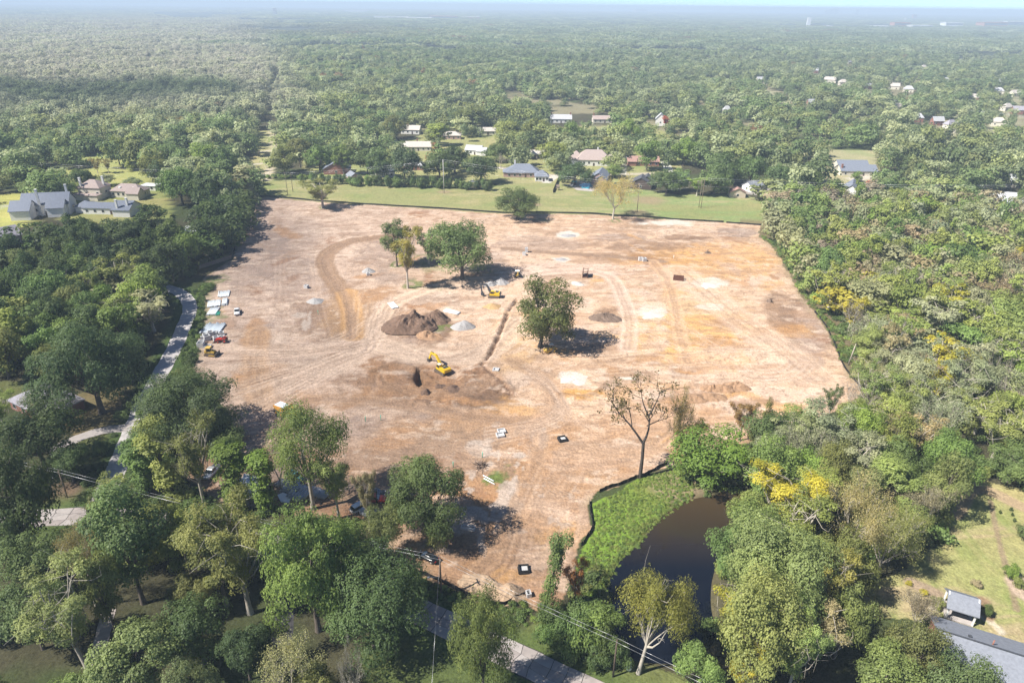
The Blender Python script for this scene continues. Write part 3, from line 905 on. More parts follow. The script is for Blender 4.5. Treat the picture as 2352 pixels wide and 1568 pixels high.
def crown_mesh(name, seed, W, H, z0, lobes, n, size, shape='dome', shell=.7, droop=.45, lr=(.17, .27), gap=0.0, mat=None):
    """leaf clumps on the shells of many uneven lobes inside the crown's envelope"""
    rng = np.random.default_rng(seed)
    C, R = [], []
    tries = 0
    while len(C) < lobes and tries < 4000:
        tries += 1
        d = rng.normal(size=3); d /= np.linalg.norm(d)
        rad = rng.uniform(.25, 1.0) ** .55
        ch, hh = (z0 + H) / 2, (H - z0) / 2
        r = W * rng.uniform(*lr)
        if shape == 'dome':
            p = np.array((d[0] * W / 2, d[1] * W / 2, (abs(d[2]) if rng.random() < .75 else d[2] * .6) * hh * 1.25)) * rad
            c = np.array((0, 0, z0 + hh * .55)) + p
        elif shape == 'oval':
            c = np.array((0, 0, ch)) + d * np.array((W / 2, W / 2, hh)) * rad
        elif shape == 'column':
            t = rng.random()
            w = W / 2 * (.55 + .45 * math.sin(t * 7 + seed))
            c = np.array((d[0] * w * .5, d[1] * w * .5, z0 + t * (H - z0))); r = W * rng.uniform(.22, .36)
        elif shape == 'cone':
            t = rng.random() ** 1.4
            w = W / 2 * (1 - t) * rad
            c = np.array((d[0] * w, d[1] * w, z0 + t * (H - z0))); r = W * (.10 + .16 * (1 - t))
        else:  # vase
            t = rng.uniform(.2, 1)
            w = W / 2 * t
            a = rng.uniform(0, 6.283)
            c = np.array((math.cos(a) * w * rad, math.sin(a) * w * rad, z0 + (H - z0) * (t * .9 + rng.uniform(-.1, .1))))
        lim = (H - r * .6)
        c[2] = min(max(c[2], z0 + r * .3), lim)
        if C and gap and min(np.linalg.norm(c - q) for q in C) < gap * W: continue
        C.append(c); R.append(r)
    C, R = np.array(C), np.array(R)
    w = R ** 2 / (R ** 2).sum()
    li = rng.choice(len(C), n, p=w)
    D = rng.normal(size=(n, 3))
    D /= np.linalg.norm(D, axis=1, keepdims=True)
    flip = (D[:, 2] < -.25) & (rng.random(n) < droop + .3)
    D[flip, 2] *= -1
    # lobes are lumpy themselves
    lump = 1 + .22 * np.sin(D[:, 0] * 5 + li * 1.7) * np.sin(D[:, 1] * 6 + li) + .12 * np.sin(D[:, 2] * 9 + li * 3.1)
    rr_ = R[li] * lump * np.where(rng.random(n) < shell, rng.uniform(.82, 1.06, n), rng.uniform(.3, .9, n))
    P = C[li] + D * rr_[:, None] * np.array((1, 1, .82))
    ctr = np.array((0, 0, z0 + (H - z0) * .35))
    O = P - ctr
    O /= np.linalg.norm(O, axis=1, keepdims=True) + 1e-9
    N = D * .9 + O * .4 + np.array((0, 0, .45)) + rng.normal(size=(n, 3)) * .42
    N /= np.linalg.norm(N, axis=1, keepdims=True)
    Vq = quads_from(P, N, size, rng)
    me = np_mesh(name, Vq, np.arange(4 * n).reshape(n, 4), mat or M_LEAF)
    lv = rng.uniform(.0, 1.0, len(C))
    var = np.clip(lv[li] * .6 + rng.random(n) * .4 + .12 * (P[:, 0] / W + P[:, 2] / H - .5), 0, 1) if False else np.clip(lv[li] * .6 + rng.random(n) * .4, 0, 1)
    a = me.attributes.new("var", 'FLOAT', 'FACE')
    a.data.foreach_set("value", var.astype(np.float32))
    return me, C, R


def tubes_mesh(name, chains, mat, sides=5):
    Vs, Fs, b = [], [], 0
    for pts, rad in chains:
        pts = np.asarray(pts, float)
        m = len(pts)
        for i in range(m):
            d = pts[min(i + 1, m - 1)] - pts[max(i - 1, 0)]
            d /= np.linalg.norm(d) + 1e-9
            u = np.cross(d, (0.31, .95, .05)); u /= np.linalg.norm(u) + 1e-9
            w = np.cross(d, u)
            for k in range(sides):
                a = 2 * math.pi * k / sides
                Vs.append(pts[i] + (u * math.cos(a) + w * math.sin(a)) * rad[i])
        for i in range(m - 1):
            for k in range(sides):
                k2 = (k + 1) % sides
                Fs.append((b + i * sides + k, b + i * sides + k2, b + (i + 1) * sides + k2, b + (i + 1) * sides + k))
        b += m * sides
    return np_mesh(name, np.array(Vs), np.array(Fs), mat, True)


def bend(a, b, rng, n=4, wob=.12, rise=0.0):
    a, b = np.asarray(a, float), np.asarray(b, float)
    L = np.linalg.norm(b - a)
    o = rng.normal(size=3) * wob * L
    return [a + (b - a) * t + (o + np.array((0, 0, rise * L))) * math.sin(math.pi * t) for t in np.linspace(0, 1, n)]


def trunk_mesh(name, seed, H, fork, r0, C, mat, twigs=0, lean=(0, 0), spread=None, sides=6):
    rng = np.random.default_rng(seed + 99)
    top = np.array((lean[0], lean[1], fork))
    ch = [([(0, 0, -.4), (lean[0] * .3, lean[1] * .3, fork * .25), (lean[0] * .6, lean[1] * .6, fork * .6), top], [r0 * 1.6, r0 * 1.05, r0 * .9, r0 * .8])]
    order = sorted(range(len(C)), key=lambda i: -C[i][2])[: 16]
    for i in order:
        p = bend(top + np.array((0, 0, -fork * .15 * rng.random())), C[i], rng, 5, .10, .06)
        q = r0 * rng.uniform(.3, .5)
        ch.append((p, [q, q * .75, q * .55, q * .4, q * .22]))
        for _ in range(twigs):
            s = p[rng.integers(2, 5)]
            e = s + rng.normal(size=3) * np.array((1.4, 1.4, .8)) * (H * .09) + np.array((0, 0, H * .05))
            ch.append((bend(s, e, rng, 4, .15), [q * .3, q * .22, q * .15, q * .08]))
    return tubes_mesh(name, ch, mat, sides)


def bare_mesh(name, seed, W, H, fork, r0, mat, levels=4):
    """limbs that fork again and again into fine twigs"""
    rng = np.random.default_rng(seed)
    ch = [([(0, 0, -.3), (0, 0, fork * .5), (W * .02, 0, fork)], [r0 * 1.4, r0, r0 * .85])]
    tips = []

    def grow(p, d, L, r, lv):
        e = p + d * L
        q = bend(p, e, rng, 4, .09)
        ch.append((q, [r, r * .85, r * .7, r * .55]))
        tips.append(e)
        if lv == 0: return
        for k in range(3 if lv > 1 else 4):
            nd = d + rng.normal(size=3) * .52 + np.array((0, 0, .16))
            nd /= np.linalg.norm(nd)
            grow(q[rng.integers(2, 4)], nd, L * rng.uniform(.55, .8), max(r * .52, .035), lv - 1)
    for k in range(6):
        a = k * 1.05 + rng.uniform(-.3, .3)
        d = np.array((math.cos(a) * W / H * .75, math.sin(a) * W / H * .75, rng.uniform(.6, 1.1)))
        d /= np.linalg.norm(d)
        grow(np.array((W * .02, 0, fork * rng.uniform(.75, 1))), d, (H - fork) * .42, r0 * .5, levels - 1)
    return tubes_mesh(name, ch, mat, 3), np.array(tips)


PROTO = {}


def proto(kind, k, lod):
    """a crown and trunk of one kind, built once for each variant and distance class"""
    key = (kind, k, lod)
    if key in PROTO: return PROTO[key]
    sd = 1000 + 37 * k + sum(map(ord, kind)) * 3
    f, sz = {'n': (2.1, .66), 'm': (.75, 1.15), 'h': (4.4, .46)}[lod]
    N = lambda n: int(n * f)
    if kind == 'oak':
        W, H, z0 = 16, 14, 2.6
        c, C, R = crown_mesh('crown', sd, W, H, z0, 36, N(7600), .60 * sz, 'dome', .78, .35, (.075, .19), .085)
        t = trunk_mesh('trunk', sd, H, 3.4, .48, C, M_BARK, 1)
    elif kind == 'gapoak':
        W, H, z0 = 16, 15, 3.0
        c, C, R = crown_mesh('crown', sd, W, H, z0, 26, N(7000), .58 * sz, 'dome', .75, .4, (.10, .165), .155)
        t = trunk_mesh('trunk', sd, H, 4.2, .5, C, M_BARKD, 1)
    elif kind == 'lump':
        W, H, z0 = 16, 17, 1.6
        c, C, R = crown_mesh('crown', sd, W, H, z0, 36, N(8600), .60 * sz, 'oval', .88, .35, (.11, .175), .12)
        t = trunk_mesh('trunk', sd, H, 4.2, .5, C, M_BARKD)
    elif kind == 'canopy':
        W, H, z0 = 16, 17, 6.5
        c, C, R = crown_mesh('crown', sd, W, H, z0, 30, N(5200), .58 * sz, 'dome', .7, .3, (.11, .18), .07)
        t = trunk_mesh('trunk', sd, H, 5.5, .45, C, M_BARKP, 2)
    elif kind == 'round':
        W, H, z0 = 12, 14, 2.8
        c, C, R = crown_mesh('crown', sd, W, H, z0, 28, N(5600), .58 * sz, 'oval', .78, .35, (.09, .23), .10)
        t = trunk_mesh('trunk', sd, H, 4.0, .34, C, M_BARK)
    elif kind == 'tall':
        W, H, z0 = 9, 18, 4.5
        c, C, R = crown_mesh('crown', sd, W, H, z0, 28, N(5200), .56 * sz, 'oval', .75, .35, (.10, .25), .11)
        t = trunk_mesh('trunk', sd, H, 6.5, .30, C, M_BARK, 1)
    elif kind == 'sparse':
        W, H, z0 = 12, 16, 4.0
        c, C, R = crown_mesh('crown', sd, W, H, z0, 34, N(3600), .50 * sz, 'vase', .55, .3, (.07, .13), .08)
        t = trunk_mesh('trunk', sd, H, 5.0, .34, C, M_BARKP, 3)
    elif kind == 'wisp':
        W, H = 12, 15
        t, tips = bare_mesh('trunk', sd, W, H, 4.0, .3, M_BARKP, 4)
        rng = np.random.default_rng(sd)
        n = N(3400)
        P = tips[rng.integers(0, len(tips), n)] + rng.normal(size=(n, 3)) * .55
        Nn = rng.normal(size=(n, 3)) + (0, 0, .8); Nn /= np.linalg.norm(Nn, axis=1, keepdims=True)
        c = np_mesh('crown', quads_from(P, Nn, .40 * sz, rng), np.arange(4 * n).reshape(n, 4), M_LEAF)
        c.attributes.new("var", 'FLOAT', 'FACE').data.foreach_set("value", rng.random(n).astype(np.float32))
        c_ = np.zeros(3); W = float(np.ptp(tips[:, 0]) + np.ptp(tips[:, 1])) / 2; H = float(tips[:, 2].max())
    elif kind == 'bare':
        W, H = 12, 15
        t, tips = bare_mesh('trunk', sd, W, H, 3.5, .3, M_BARKP, 5 if lod != 'm' else 4)
        rng = np.random.default_rng(sd)
        n = N(700)
        P = tips[rng.integers(0, len(tips), n)] + rng.normal(size=(n, 3)) * .4
        Nn = rng.normal(size=(n, 3)); Nn /= np.linalg.norm(Nn, axis=1, keepdims=True)
        c = np_mesh('crown', quads_from(P, Nn, .34 * sz, rng), np.arange(4 * n).reshape(n, 4), M_LEAF)
        c.attributes.new("var", 'FLOAT', 'FACE').data.foreach_set("value", rng.random(n).astype(np.float32))
        W = float(np.ptp(tips[:, 0]) + np.ptp(tips[:, 1])) / 2; H = float(tips[:, 2].max())
    elif kind == 'column':
        W, H, z0 = 4.6, 15, .8
        c, C, R = crown_mesh('crown', sd, W, H, z0, 18, N(3000), .50 * sz, 'column', .75, .5)
        t = trunk_mesh('trunk', sd, H, 10, .24, C[:6], M_BARKD)
    elif kind == 'cone':
        W, H, z0 = 8, 15, 1.5
        c, C, R = crown_mesh('crown', sd, W, H, z0, 34, N(4200), .50 * sz, 'cone', .7, .5)
        t = trunk_mesh('trunk', sd, H, 9, .22, C[:4], M_BARK)
    else:  # bush
        W, H, z0 = 6, 4, .1
        c, C, R = crown_mesh('crown', sd, W, H, z0, 14, N(1700), .46 * sz, 'dome', .75, .5, (.16, .26))
        t = trunk_mesh('trunk', sd, H, .8, .10, C[:6], M_BARK, 0, sides=4)
    if kind not in ('wisp', 'bare'):
        co = np.empty(len(c.vertices) * 3, np.float32); c.vertices.foreach_get('co', co); co = co.reshape(-1, 3)
        W = 2 * float(np.percentile(np.hypot(co[:, 0], co[:, 1]), 95)); H = float(np.percentile(co[:, 2], 99.3))
    PROTO[key] = (c, t, W, H)
    return PROTO[key]


LEAFK = 2.55


def leafy(c):
    k = LEAFK if max(c) < .15 else (1.75 if max(c) < .24 else 1.25)
    c = (max(c[0], .67 * c[1]), c[1], min(c[2], .40 * c[1])) if max(c) < .15 else c
    return tuple(min(.55, a * b * k) for a, b in zip(c, (1.04, 1.0, .86)))


for _k in PAL: PAL[_k] = leafy(PAL[_k])
trees = []        # (root, x, y, h, w, kind, tint)
tr = random.Random(77)


def vary(tint, amt=.13):
    c = PAL[tint] if isinstance(tint, str) else leafy(tint)
    k = 1 + tr.uniform(-amt, amt)
    return (c[0] * k * (1 + tr.uniform(-amt, amt) * .6), c[1] * k, c[2] * k * (1 + tr.uniform(-amt, amt)), 1)


def plant(x, y, h, w, kind, tint, label=None, rz=None, k=None, lod=None, lean=(0, 0), group=None, name=None, cat=None, z=None):
    d = math.hypot(math.hypot(x, y), 100)
    lod = lod or ('n' if d < 235 else 'm')
    if lean != (0, 0) and rz is None: rz = 0.0
    c, t, W, H = proto(kind, tr.randrange(4 if kind in ('oak', 'round', 'sparse', 'tall') else 3) if k is None else k, lod)
    nm = name or {'oak': 'oak_tree', 'gapoak': 'oak_tree', 'cone': 'conifer_tree', 'bush': 'bush', 'bare': 'bare_tree', 'column': 'vine_covered_tree'}.get(kind, 'broadleaf_tree')
    ct = cat or ('bush' if kind == 'bush' else 'tree')
    r = empty(nm, (x, y, (ground_z(x, y) if z is None else z) - .05), tr.uniform(0, 6.28) if rz is None else rz, label, ct, group)
    s = (w / W, w / W * tr.uniform(.92, 1.08), h / H)
    for nm_, me in (('trunk', t), ('crown', c)):
        o = link(nm_, me, r)
        o.scale = s
        if lean != (0, 0):
            o.matrix_local = Matrix.Shear('XY', 4, lean) @ Matrix.Diagonal((*s, 1)) if False else Matrix(((s[0], 0, lean[0] * s[2], 0), (0, s[1], lean[1] * s[2], 0), (0, 0, s[2], 0), (0, 0, 0, 1)))
        o.color = vary(tint) if nm_ == 'crown' else (1, 1, 1, 1)
    trees.append((r, x, y, h, w, kind, tint))
    return r


def size_from_px(ub, vb, vtop, wpx, kind):
    p = at(ub, vb)
    d = depth_at(p)
    w = wpx * d / F
    dist = math.hypot(p.x, p.y)
    dep = math.atan2(CAM_H, dist)
    T = (vb - vtop) * d / F
    h = T / math.cos(dep)
    for _ in range(30):
        b, c = h * .40, h * .6
        e = c * math.cos(dep) + math.sqrt((b * math.cos(dep)) ** 2 + (w * .42 * math.sin(dep)) ** 2)
        h *= (T / max(e, .1)) ** .7
    return p, max(h, 1.0), w


def ptree(ub, vb, vtop, wpx, kind, tint, label, **kw):
    p, h, w = size_from_px(ub, vb, vtop, wpx, kind)
    return plant(p.x, p.y, h, w, kind, tint, label, **kw)


HERO = [
    # trees left standing on the site
    (1240, 797, 655, 138, 'lump', (.056, .066, .018), 'big rounded oak standing alone in the middle of the dirt, roller at its foot', dict(lod='n', lean=(.32, 0), k=1)),
    (1062, 640, 516, 150, 'oak', (.055, .085, .040), 'broad green oak beside the thin yellow tree, shading two gravel heaps', dict(lod='n', k=0)),
    (937, 662, 528, 74, 'sparse', (.25, .22, .05), 'thin yellow tree with a bare trunk in front of dark oaks on the site', dict(lod='n')),
    (912, 612, 508, 72, 'tall', 'dark', 'dark tree close behind the thin yellow tree on the site', dict(lod='n')),
    (985, 606, 528, 66, 'sparse', 'bluegreen', 'wispy grey green tree between the yellow tree and the broad oak', dict()),
    (1188, 502, 434, 100, 'oak', 'dark', 'dark spreading oak at the far edge of the dirt, black fence behind it', dict(lod='n', k=2)),
    (742, 478, 416, 86, 'sparse', (.11, .12, .05), 'small open crowned tree by the far fence near the twin wooden poles', dict(lod='n')),
    (1408, 503, 404, 100, 'wisp', (.36, .33, .12), 'pale nearly leafless tree at the far fence in front of the pool', dict(lod='n')),
    (568, 458, 384, 54, 'column', 'pale', 'pale vine hung tree at the corner where the black fence turns', dict()),
    # strip between the site and the road
    (455, 1000, 845, 225, 'gapoak', (.050, .072, .040), 'wide grey green oak spreading over the lane beside the site', dict(lod='h', k=0)),
    (345, 1035, 940, 92, 'cone', 'mid', 'bright pine with a rounded top where the concrete driveway meets the lane', dict()),
    (411, 1160, 985, 74, 'column', 'ygreen', 'tall vine wrapped tree leaning left over the lane', dict(lean=(-.35, .1))),
    (342, 1130, 1010, 66, 'column', 'mid', 'dark vine column tree at the edge of the lane', dict()),
    (470, 1162, 965, 100, 'sparse', 'olive', 'olive tree with pale forked limbs standing before the silver pickup', dict()),
    (535, 1042, 980, 105, 'bush', 'dark', 'dark low thicket at the edge of the dirt behind the silver pickup', dict()),
    (545, 1165, 1022, 76, 'column', 'lime', 'bright vine covered tree left of the white pipe bundles', dict()),
    (612, 1172, 1045, 62, 'column', 'lime', 'bright vine covered tree between the white pipes and grey concrete pipes', dict()),
    (720, 1168, 942, 178, 'canopy', (.066, .092, .024), 'big tall green tree rising from the concrete pipe stacks', dict(lod='h', k=3)),
    (648, 1128, 990, 96, 'bare', 'grey', 'leafless grey tree left of the big tree at the pipe stacks', dict()),
    (778, 1190, 1040, 100, 'sparse', 'ygreen', 'yellow green tree right of the concrete pipe stacks', dict()),
    (850, 1215, 1075, 60, 'sparse', 'tan', 'thin tan leaved tree beside the red truck', dict()),
    (985, 1222, 1038, 215, 'oak', (.034, .066, .028), 'great dark green oak at the mouth of the site north of the black car', dict(lod='h', k=1)),
    (1005, 1255, 1180, 74, 'bush', 'olive', 'low olive growth under the great dark oak', dict()),
    (886, 1278, 1165, 84, 'round', 'olive', 'olive bushy tree over the big broken concrete pipes', dict()),
    (250, 1212, 1095, 118, 'sparse', 'ygreen', 'yellow green tree at the corner where the lane meets the road', dict()),
    # south of the road
    (330, 1385, 1112, 165, 'tall', 'bluegreen', 'tall grey green tree in the yard below the road corner', dict(lod='n')),
    (432, 1342, 1172, 86, 'tall', 'ygreen', 'yellow green tall tree next to the tall grey green one', dict()),
    (455, 1412, 1310, 110, 'round', 'olive', 'small olive tree with a pale trunk on brown leaf litter', dict()),
    (575, 1408, 1160, 200, 'sparse', (.10, .11, .05), 'big olive grey tree with many pale stems left of the bright green tree', dict(lod='h')),
    (520, 1390, 1190, 150, 'tall', 'olive', 'olive tall tree leaning beside the many stemmed grey tree', dict()),
    (732, 1448, 1180, 230, 'oak', (.135, .195, .055), 'large bright light green tree over the road', dict(lod='h', k=2)),
    (800, 1335, 1200, 140, 'round', (.12, .17, .05), 'bright green tree behind the large light green one', dict(lod='n')),
    (862, 1488, 1278, 290, 'oak', (.040, .066, .040), 'huge dark grey green oak covering the road next to the bright tree', dict(lod='h', k=0)),
    (575, 1560, 1435, 120, 'round', 'deep', 'very dark tree by the black asphalt driveway', dict()),
    (680, 1625, 1468, 145, 'wisp', (.22, .23, .11), 'pale half bare tree with white twigs south of the dark oak', dict(lod='n')),
    (818, 1645, 1482, 76, 'bare', 'pale', 'bare topped grey tree by the shaded lawn', dict()),
    (745, 1640, 1530, 110, 'round', 'olive', 'low olive tree between two half bare trees', dict()),
    (1110, 1600, 1398, 142, 'oak', (.075, .10, .035), 'olive green oak overhanging the south side of the concrete road', dict(lod='h', k=3)),
    (70, 1262, 1025, 195, 'oak', (.030, .052, .034), 'huge dark blue green tree at the bend of the road', dict(lod='n', k=2)),
    (38, 1316, 1165, 86, 'round', 'deep', 'small very dark tree with a thin trunk under the huge dark one', dict()),
    (222, 1395, 1198, 92, 'wisp', (.33, .28, .14), 'golden tan tree with thin foliage below the road corner', dict(lod='n')),
    (272, 1468, 1262, 84, 'tall', 'olive', 'narrow olive tree beside the garden path', dict()),
    (205, 1538, 1315, 190, 'sparse', (.19, .215, .10), 'pale willow like tree with a leaning grey trunk by the garden path', dict(lod='h', lean=(-.25, 0))),
    (350, 1605, 1432, 190, 'round', (.135, .175, .075), 'pale green tree at the bottom beside the garden path', dict(lod='n')),
    (190, 1650, 1535, 150, 'round', 'mid', 'green tree at the foot of the leaning pale tree', dict()),
    (460, 1650, 1510, 120, 'round', (.12, .15, .07), 'soft pale green tree south of the brown leaf litter', dict()),
    (-10, 1640, 1520, 90, 'round', 'dark', 'dark tree at the shaded lawn edge', dict()),
    (235, 948, 745, 228, 'oak', (.052, .080, .044), 'big grey green oak drooping over the lawn by the hidden house', dict(lod='h', k=1)),
    (115, 968, 882, 82, 'wisp', (.28, .30, .17), 'pale feathery tree in front of the hidden grey roof', dict()),
    (105, 1078, 925, 185, 'oak', (.038, .060, .032), 'dark round oak south of the hidden grey roof', dict(lod='n', k=0)),
    (12, 985, 900, 70, 'sparse', 'ygreen', 'yellow green tree at the edge west of the hidden house', dict()),
    (170, 1105, 1020, 90, 'round', 'dark', 'dark tree along the ditch by the concrete driveway', dict()),
    (235, 1042, 1005, 34, 'bush', 'bluegreen', 'grey green shrub at the mouth of the concrete driveway', dict()),
    (283, 963, 940, 30, 'bush', 'bluegreen', 'round shrub between lawn and lane north of the driveway', dict()),
    # around the pond
    (1545, 1078, 905, 56, 'wisp', 'gold', 'thin half bare tree by the black fence right of the dark forked tree', dict()),
    (1570, 1068, 962, 74, 'sparse', 'gold', 'small golden leaved tree behind the green thicket at the pond', dict()),
    (1622, 1112, 985, 168, 'round', (.095, .15, .03), 'bright green rounded thicket tree at the head of the pond', dict(lod='n', k=2)),
    (1698, 1012, 916, 62, 'sparse', (.16, .11, .04), 'rust tinged thin tree at the edge of the dirt above the pond', dict()),
    (1748, 1022, 918, 62, 'cone', (.075, .075, .025), 'dense brownish green tree beside the rust tinged one', dict()),
    (1900, 968, 886, 42, 'sparse', 'dark', 'small dark lone tree at the near corner of the dirt', dict(lod='n')),
    (1830, 1020, 940, 110, 'round', 'mid', 'green tree on the near edge of the dirt before the lone small tree', dict()),
    (1466, 1545, 1338, 172, 'canopy', (.15, .165, .04), 'yellow olive sycamore with a white trunk standing over the near end of the pond', dict(lod='h', k=2, lean=(.22, .0), rz=0)),
    (1248, 1415, 1252, 46, 'column', 'mid', 'leaning ivy column at the near edge of the dirt', dict(lean=(.32, .12))),
    (1320, 1388, 1290, 66, 'sparse', 'rust', 'rusty leaved ragged tree beside the ivy column', dict()),
    (1760, 1432, 1192, 260, 'oak', (.105, .135, .065), 'large grey green tree along the right bank of the pond', dict(lod='h', k=3)),
    (1708, 1582, 1342, 190, 'round', (.115, .125, .042), 'olive gold tree at the near right end of the pond', dict(lod='h', k=1)),
    (1590, 1605, 1482, 108, 'round', 'mid', 'green tree low at the near end of the pond', dict()),
    (1690, 1615, 1492, 78, 'sparse', 'yellow', 'bright yellow small tree at the bottom by the olive gold tree', dict()),
    (1790, 1235, 1072, 165, 'sparse', (.37, .37, .06), 'brilliant yellow tree behind the right bank of the pond', dict(lod='h')),
    (1935, 1300, 1095, 150, 'wisp', (.31, .30, .16), 'tan and white limbed tree next to the brilliant yellow one', dict(lod='h')),
    (2012, 1325, 1158, 135, 'wisp', (.26, .26, .10), 'tan olive tree throwing its shade across the lawn', dict(lod='h', k=1)),
    (1892, 1440, 1272, 115, 'sparse', (.25, .25, .07), 'yellow olive thin tree at the edge of the lawn', dict(lod='n')),
    (1808, 1592, 1408, 125, 'sparse', (.17, .21, .07), 'light green sycamore with a white forked trunk low on the right', dict(lod='h')),
    (1915, 1512, 1335, 120, 'round', 'olive', 'olive tree behind the light green sycamore', dict()),
    (2080, 1562, 1418, 150, 'oak', (.075, .085, .04), 'dull olive oak in front of the large shingled roof', dict(lod='n', k=2)),
    (2180, 1645, 1500, 165, 'oak', (.055, .075, .038), 'dark olive oak overlapping the large shingled roof', dict(lod='n', k=3)),
    (2005, 1622, 1480, 175, 'round', (.13, .16, .06), 'pale green tree at the bottom left of the shingled roof', dict(lod='n')),
    (2095, 1450, 1350, 88, 'wisp', 'grey', 'grey twiggy tree by the pavilion lawn', dict()),
]
ordn = ['first', 'second', 'third', 'fourth', 'fifth', 'sixth', 'seventh', 'eighth', 'ninth', 'tenth', 'eleventh', 'twelfth', 'thirteenth', 'fourteenth', 'fifteenth', 'sixteenth', 'seventeenth', 'eighteenth', 'nineteenth', 'twentieth']
ordn += ['twenty-' + q for q in ordn[:9]] + ['thirtieth']
HEDGE = [(1270, 1440, 1385, 80), (1312, 1475, 1400, 90), (1352, 1495, 1415, 90), (1395, 1512, 1440, 80), (1335, 1425, 1375, 80), (1385, 1448, 1385, 90), (1418, 1530, 1470, 60), (1255, 1475, 1425, 60), (1300, 1500, 1450, 70), (1365, 1530, 1480, 70)]
for u, v, vt, w, kd, tn, lb, kw in HERO:
    if v > 1180: w *= .92; vt += (v - vt) * .05
    ptree(u, v, vt, w, kd, tn, lb, **kw)
for i, (u, v, vt, w) in enumerate(HEDGE):
    ptree(u, v, vt, w, 'bush', 'mid' if i % 3 else 'dark', ordn[i].capitalize() + ' leafy bush of the thicket between road and pond, counted from the ivy column' if False else 'leafy bush in the roadside thicket by the pond, ' + ordn[i] + ' from the ivy column', group='bushes of the thicket between road and pond')
# shrubs of the garden on the near right
for u, v, vt, w, tn, lb in ((2315, 1325, 1290, 34, 'lime', 'clipped yellow green shrub beside the garden strip'), (2262, 1412, 1380, 26, 'dark', 'dark young shrub beside the pavilion'), (2148, 1392, 1365, 34, 'ygreen', 'round yellow green shrub left of the pavilion'),
                            (2121, 1365, 1350, 20, 'yellow', 'small yellow shrub in the bed left of the pavilion'), (2086, 1342, 1332, 14, 'yellow', 'bright yellow flowering bush at the lawn edge'), (2345, 1240, 1205, 40, 'bluegreen', 'grey green shrub at the top of the garden strip'), (2338, 1350, 1325, 30, 'olive', 'olive shrub right of the clipped yellow green one'), (2240, 1345, 1325, 24, 'tan', 'brown shrub on the lawn')):
    ptree(u, v, vt, w, 'bush', tn, lb)
for i, (u, v) in enumerate(((2297, 1178), (2321, 1172), (2323, 1184), (2329, 1197))):
    ptree(u, v, v - 9, 7, 'bush', 'deep', 'tiny dark round shrub in the garden rows', group='tiny shrubs in the garden rows')
# hedge along the mown strip, one bush after another
for i in range(30):
    u = 700 + i * 14.6
    ptree(u + tr.uniform(-4, 4), 421 + (u - 700) * .036 + tr.uniform(-2, 2), 404 + (u - 700) * .036 - tr.uniform(0, 10), tr.uniform(16, 30), 'bush', tr.choice(('dark', 'mid', 'dark', 'deep')), 'dark bush in the hedge behind the mown strip, ' + ordn[i] + ' from the sandy track', group='bushes of the hedge behind the mown strip')
for i in range(9):
    u = 605 + i * 12
    ptree(u, 410 + tr.uniform(-2, 2), 400, 16, 'bush', 'lime', 'low bright bush at the strip, ' + ordn[i] + ' from the sandy track', group='low bright bushes by the sandy track')

# the dark forked tree at the head of the weeds: a tall bole, one long limb leaning left
b0 = at(1470, 1096)
hr = empty('forked_tree', b0, 0, 'tall dark forked tree with thin leaves, one limb leaning left, by the black fence', 'tree')
rng = np.random.default_rng(4)
chn = [([(0, 0, -.4), (.05, 0, 5), (-.1, 0, 10.0)], [.52, .42, .36])]
tipsf = []


def fork(p, q, r, lv):
    a = bend(p, q, rng, 5, .07)
    chn.append((a, [r, r * .85, r * .7, r * .52, r * .36]))
    tipsf.append(q)
    if lv == 0: return
    for k in range(3):
        s = a[rng.integers(2, 5)]
        d = (np.asarray(q, float) - np.asarray(p, float)); d /= np.linalg.norm(d)
        d = d + rng.normal(size=3) * .55 + np.array((0, 0, .2)); d /= np.linalg.norm(d)
        fork(s, s + d * rng.uniform(1.6, 3.6), max(r * .42, .05), lv - 1)


fork((-.1, 0, 9.5), (-6.0, .8, 17.0), .30, 2)
fork((-6.0, .8, 17.0), (-8.2, 1.0, 20.5), .17, 2)
fork((-.1, 0, 10), (.4, 0, 17.5), .34, 2)
fork((.4, 0, 17.0), (-1.6, 1, 22.5), .2, 2)
fork((.4, 0, 17.0), (2.2, -.5, 23.5), .2, 2)
fork((.2, 0, 14.5), (4.6, .6, 16.2), .16, 2)
fork((-3, .4, 13.3), (-4.4, 0, 19), .14, 2)
link('trunk', tubes_mesh('trunk', chn, M_BARKD, 5), hr)
tipsf = np.array(tipsf)
n = 1500
P = tipsf[rng.integers(0, len(tipsf), n)] + rng.normal(size=(n, 3)) * .5
Nn = rng.normal(size=(n, 3)) + (0, 0, .6); Nn /= np.linalg.norm(Nn, axis=1, keepdims=True)
c = np_mesh('crown', quads_from(P, Nn, .42, rng), np.arange(4 * n).reshape(n, 4), M_LEAF)
c.attributes.new("var", 'FLOAT', 'FACE').data.foreach_set("value", rng.random(n).astype(np.float32))
link('crown', c, hr).color = (.13, .11, .035, 1)
trees.append((hr, b0.x, b0.y, 23, 12, 'x', 'x'))
# ------------------------------------------------------------------ houses' footprints keep the woods off (filled below, used by the builder later)
HOUSES = [
    # u, v, width px, kind ... see the builder
]
CLEAR = []       # (u0, u1, v0, v1) strips of ground in front of things that the photograph shows unhidden


def keep(u, v, w, up=6, down=34): CLEAR.append((u - w / 2, u + w / 2, v - up, v + down))


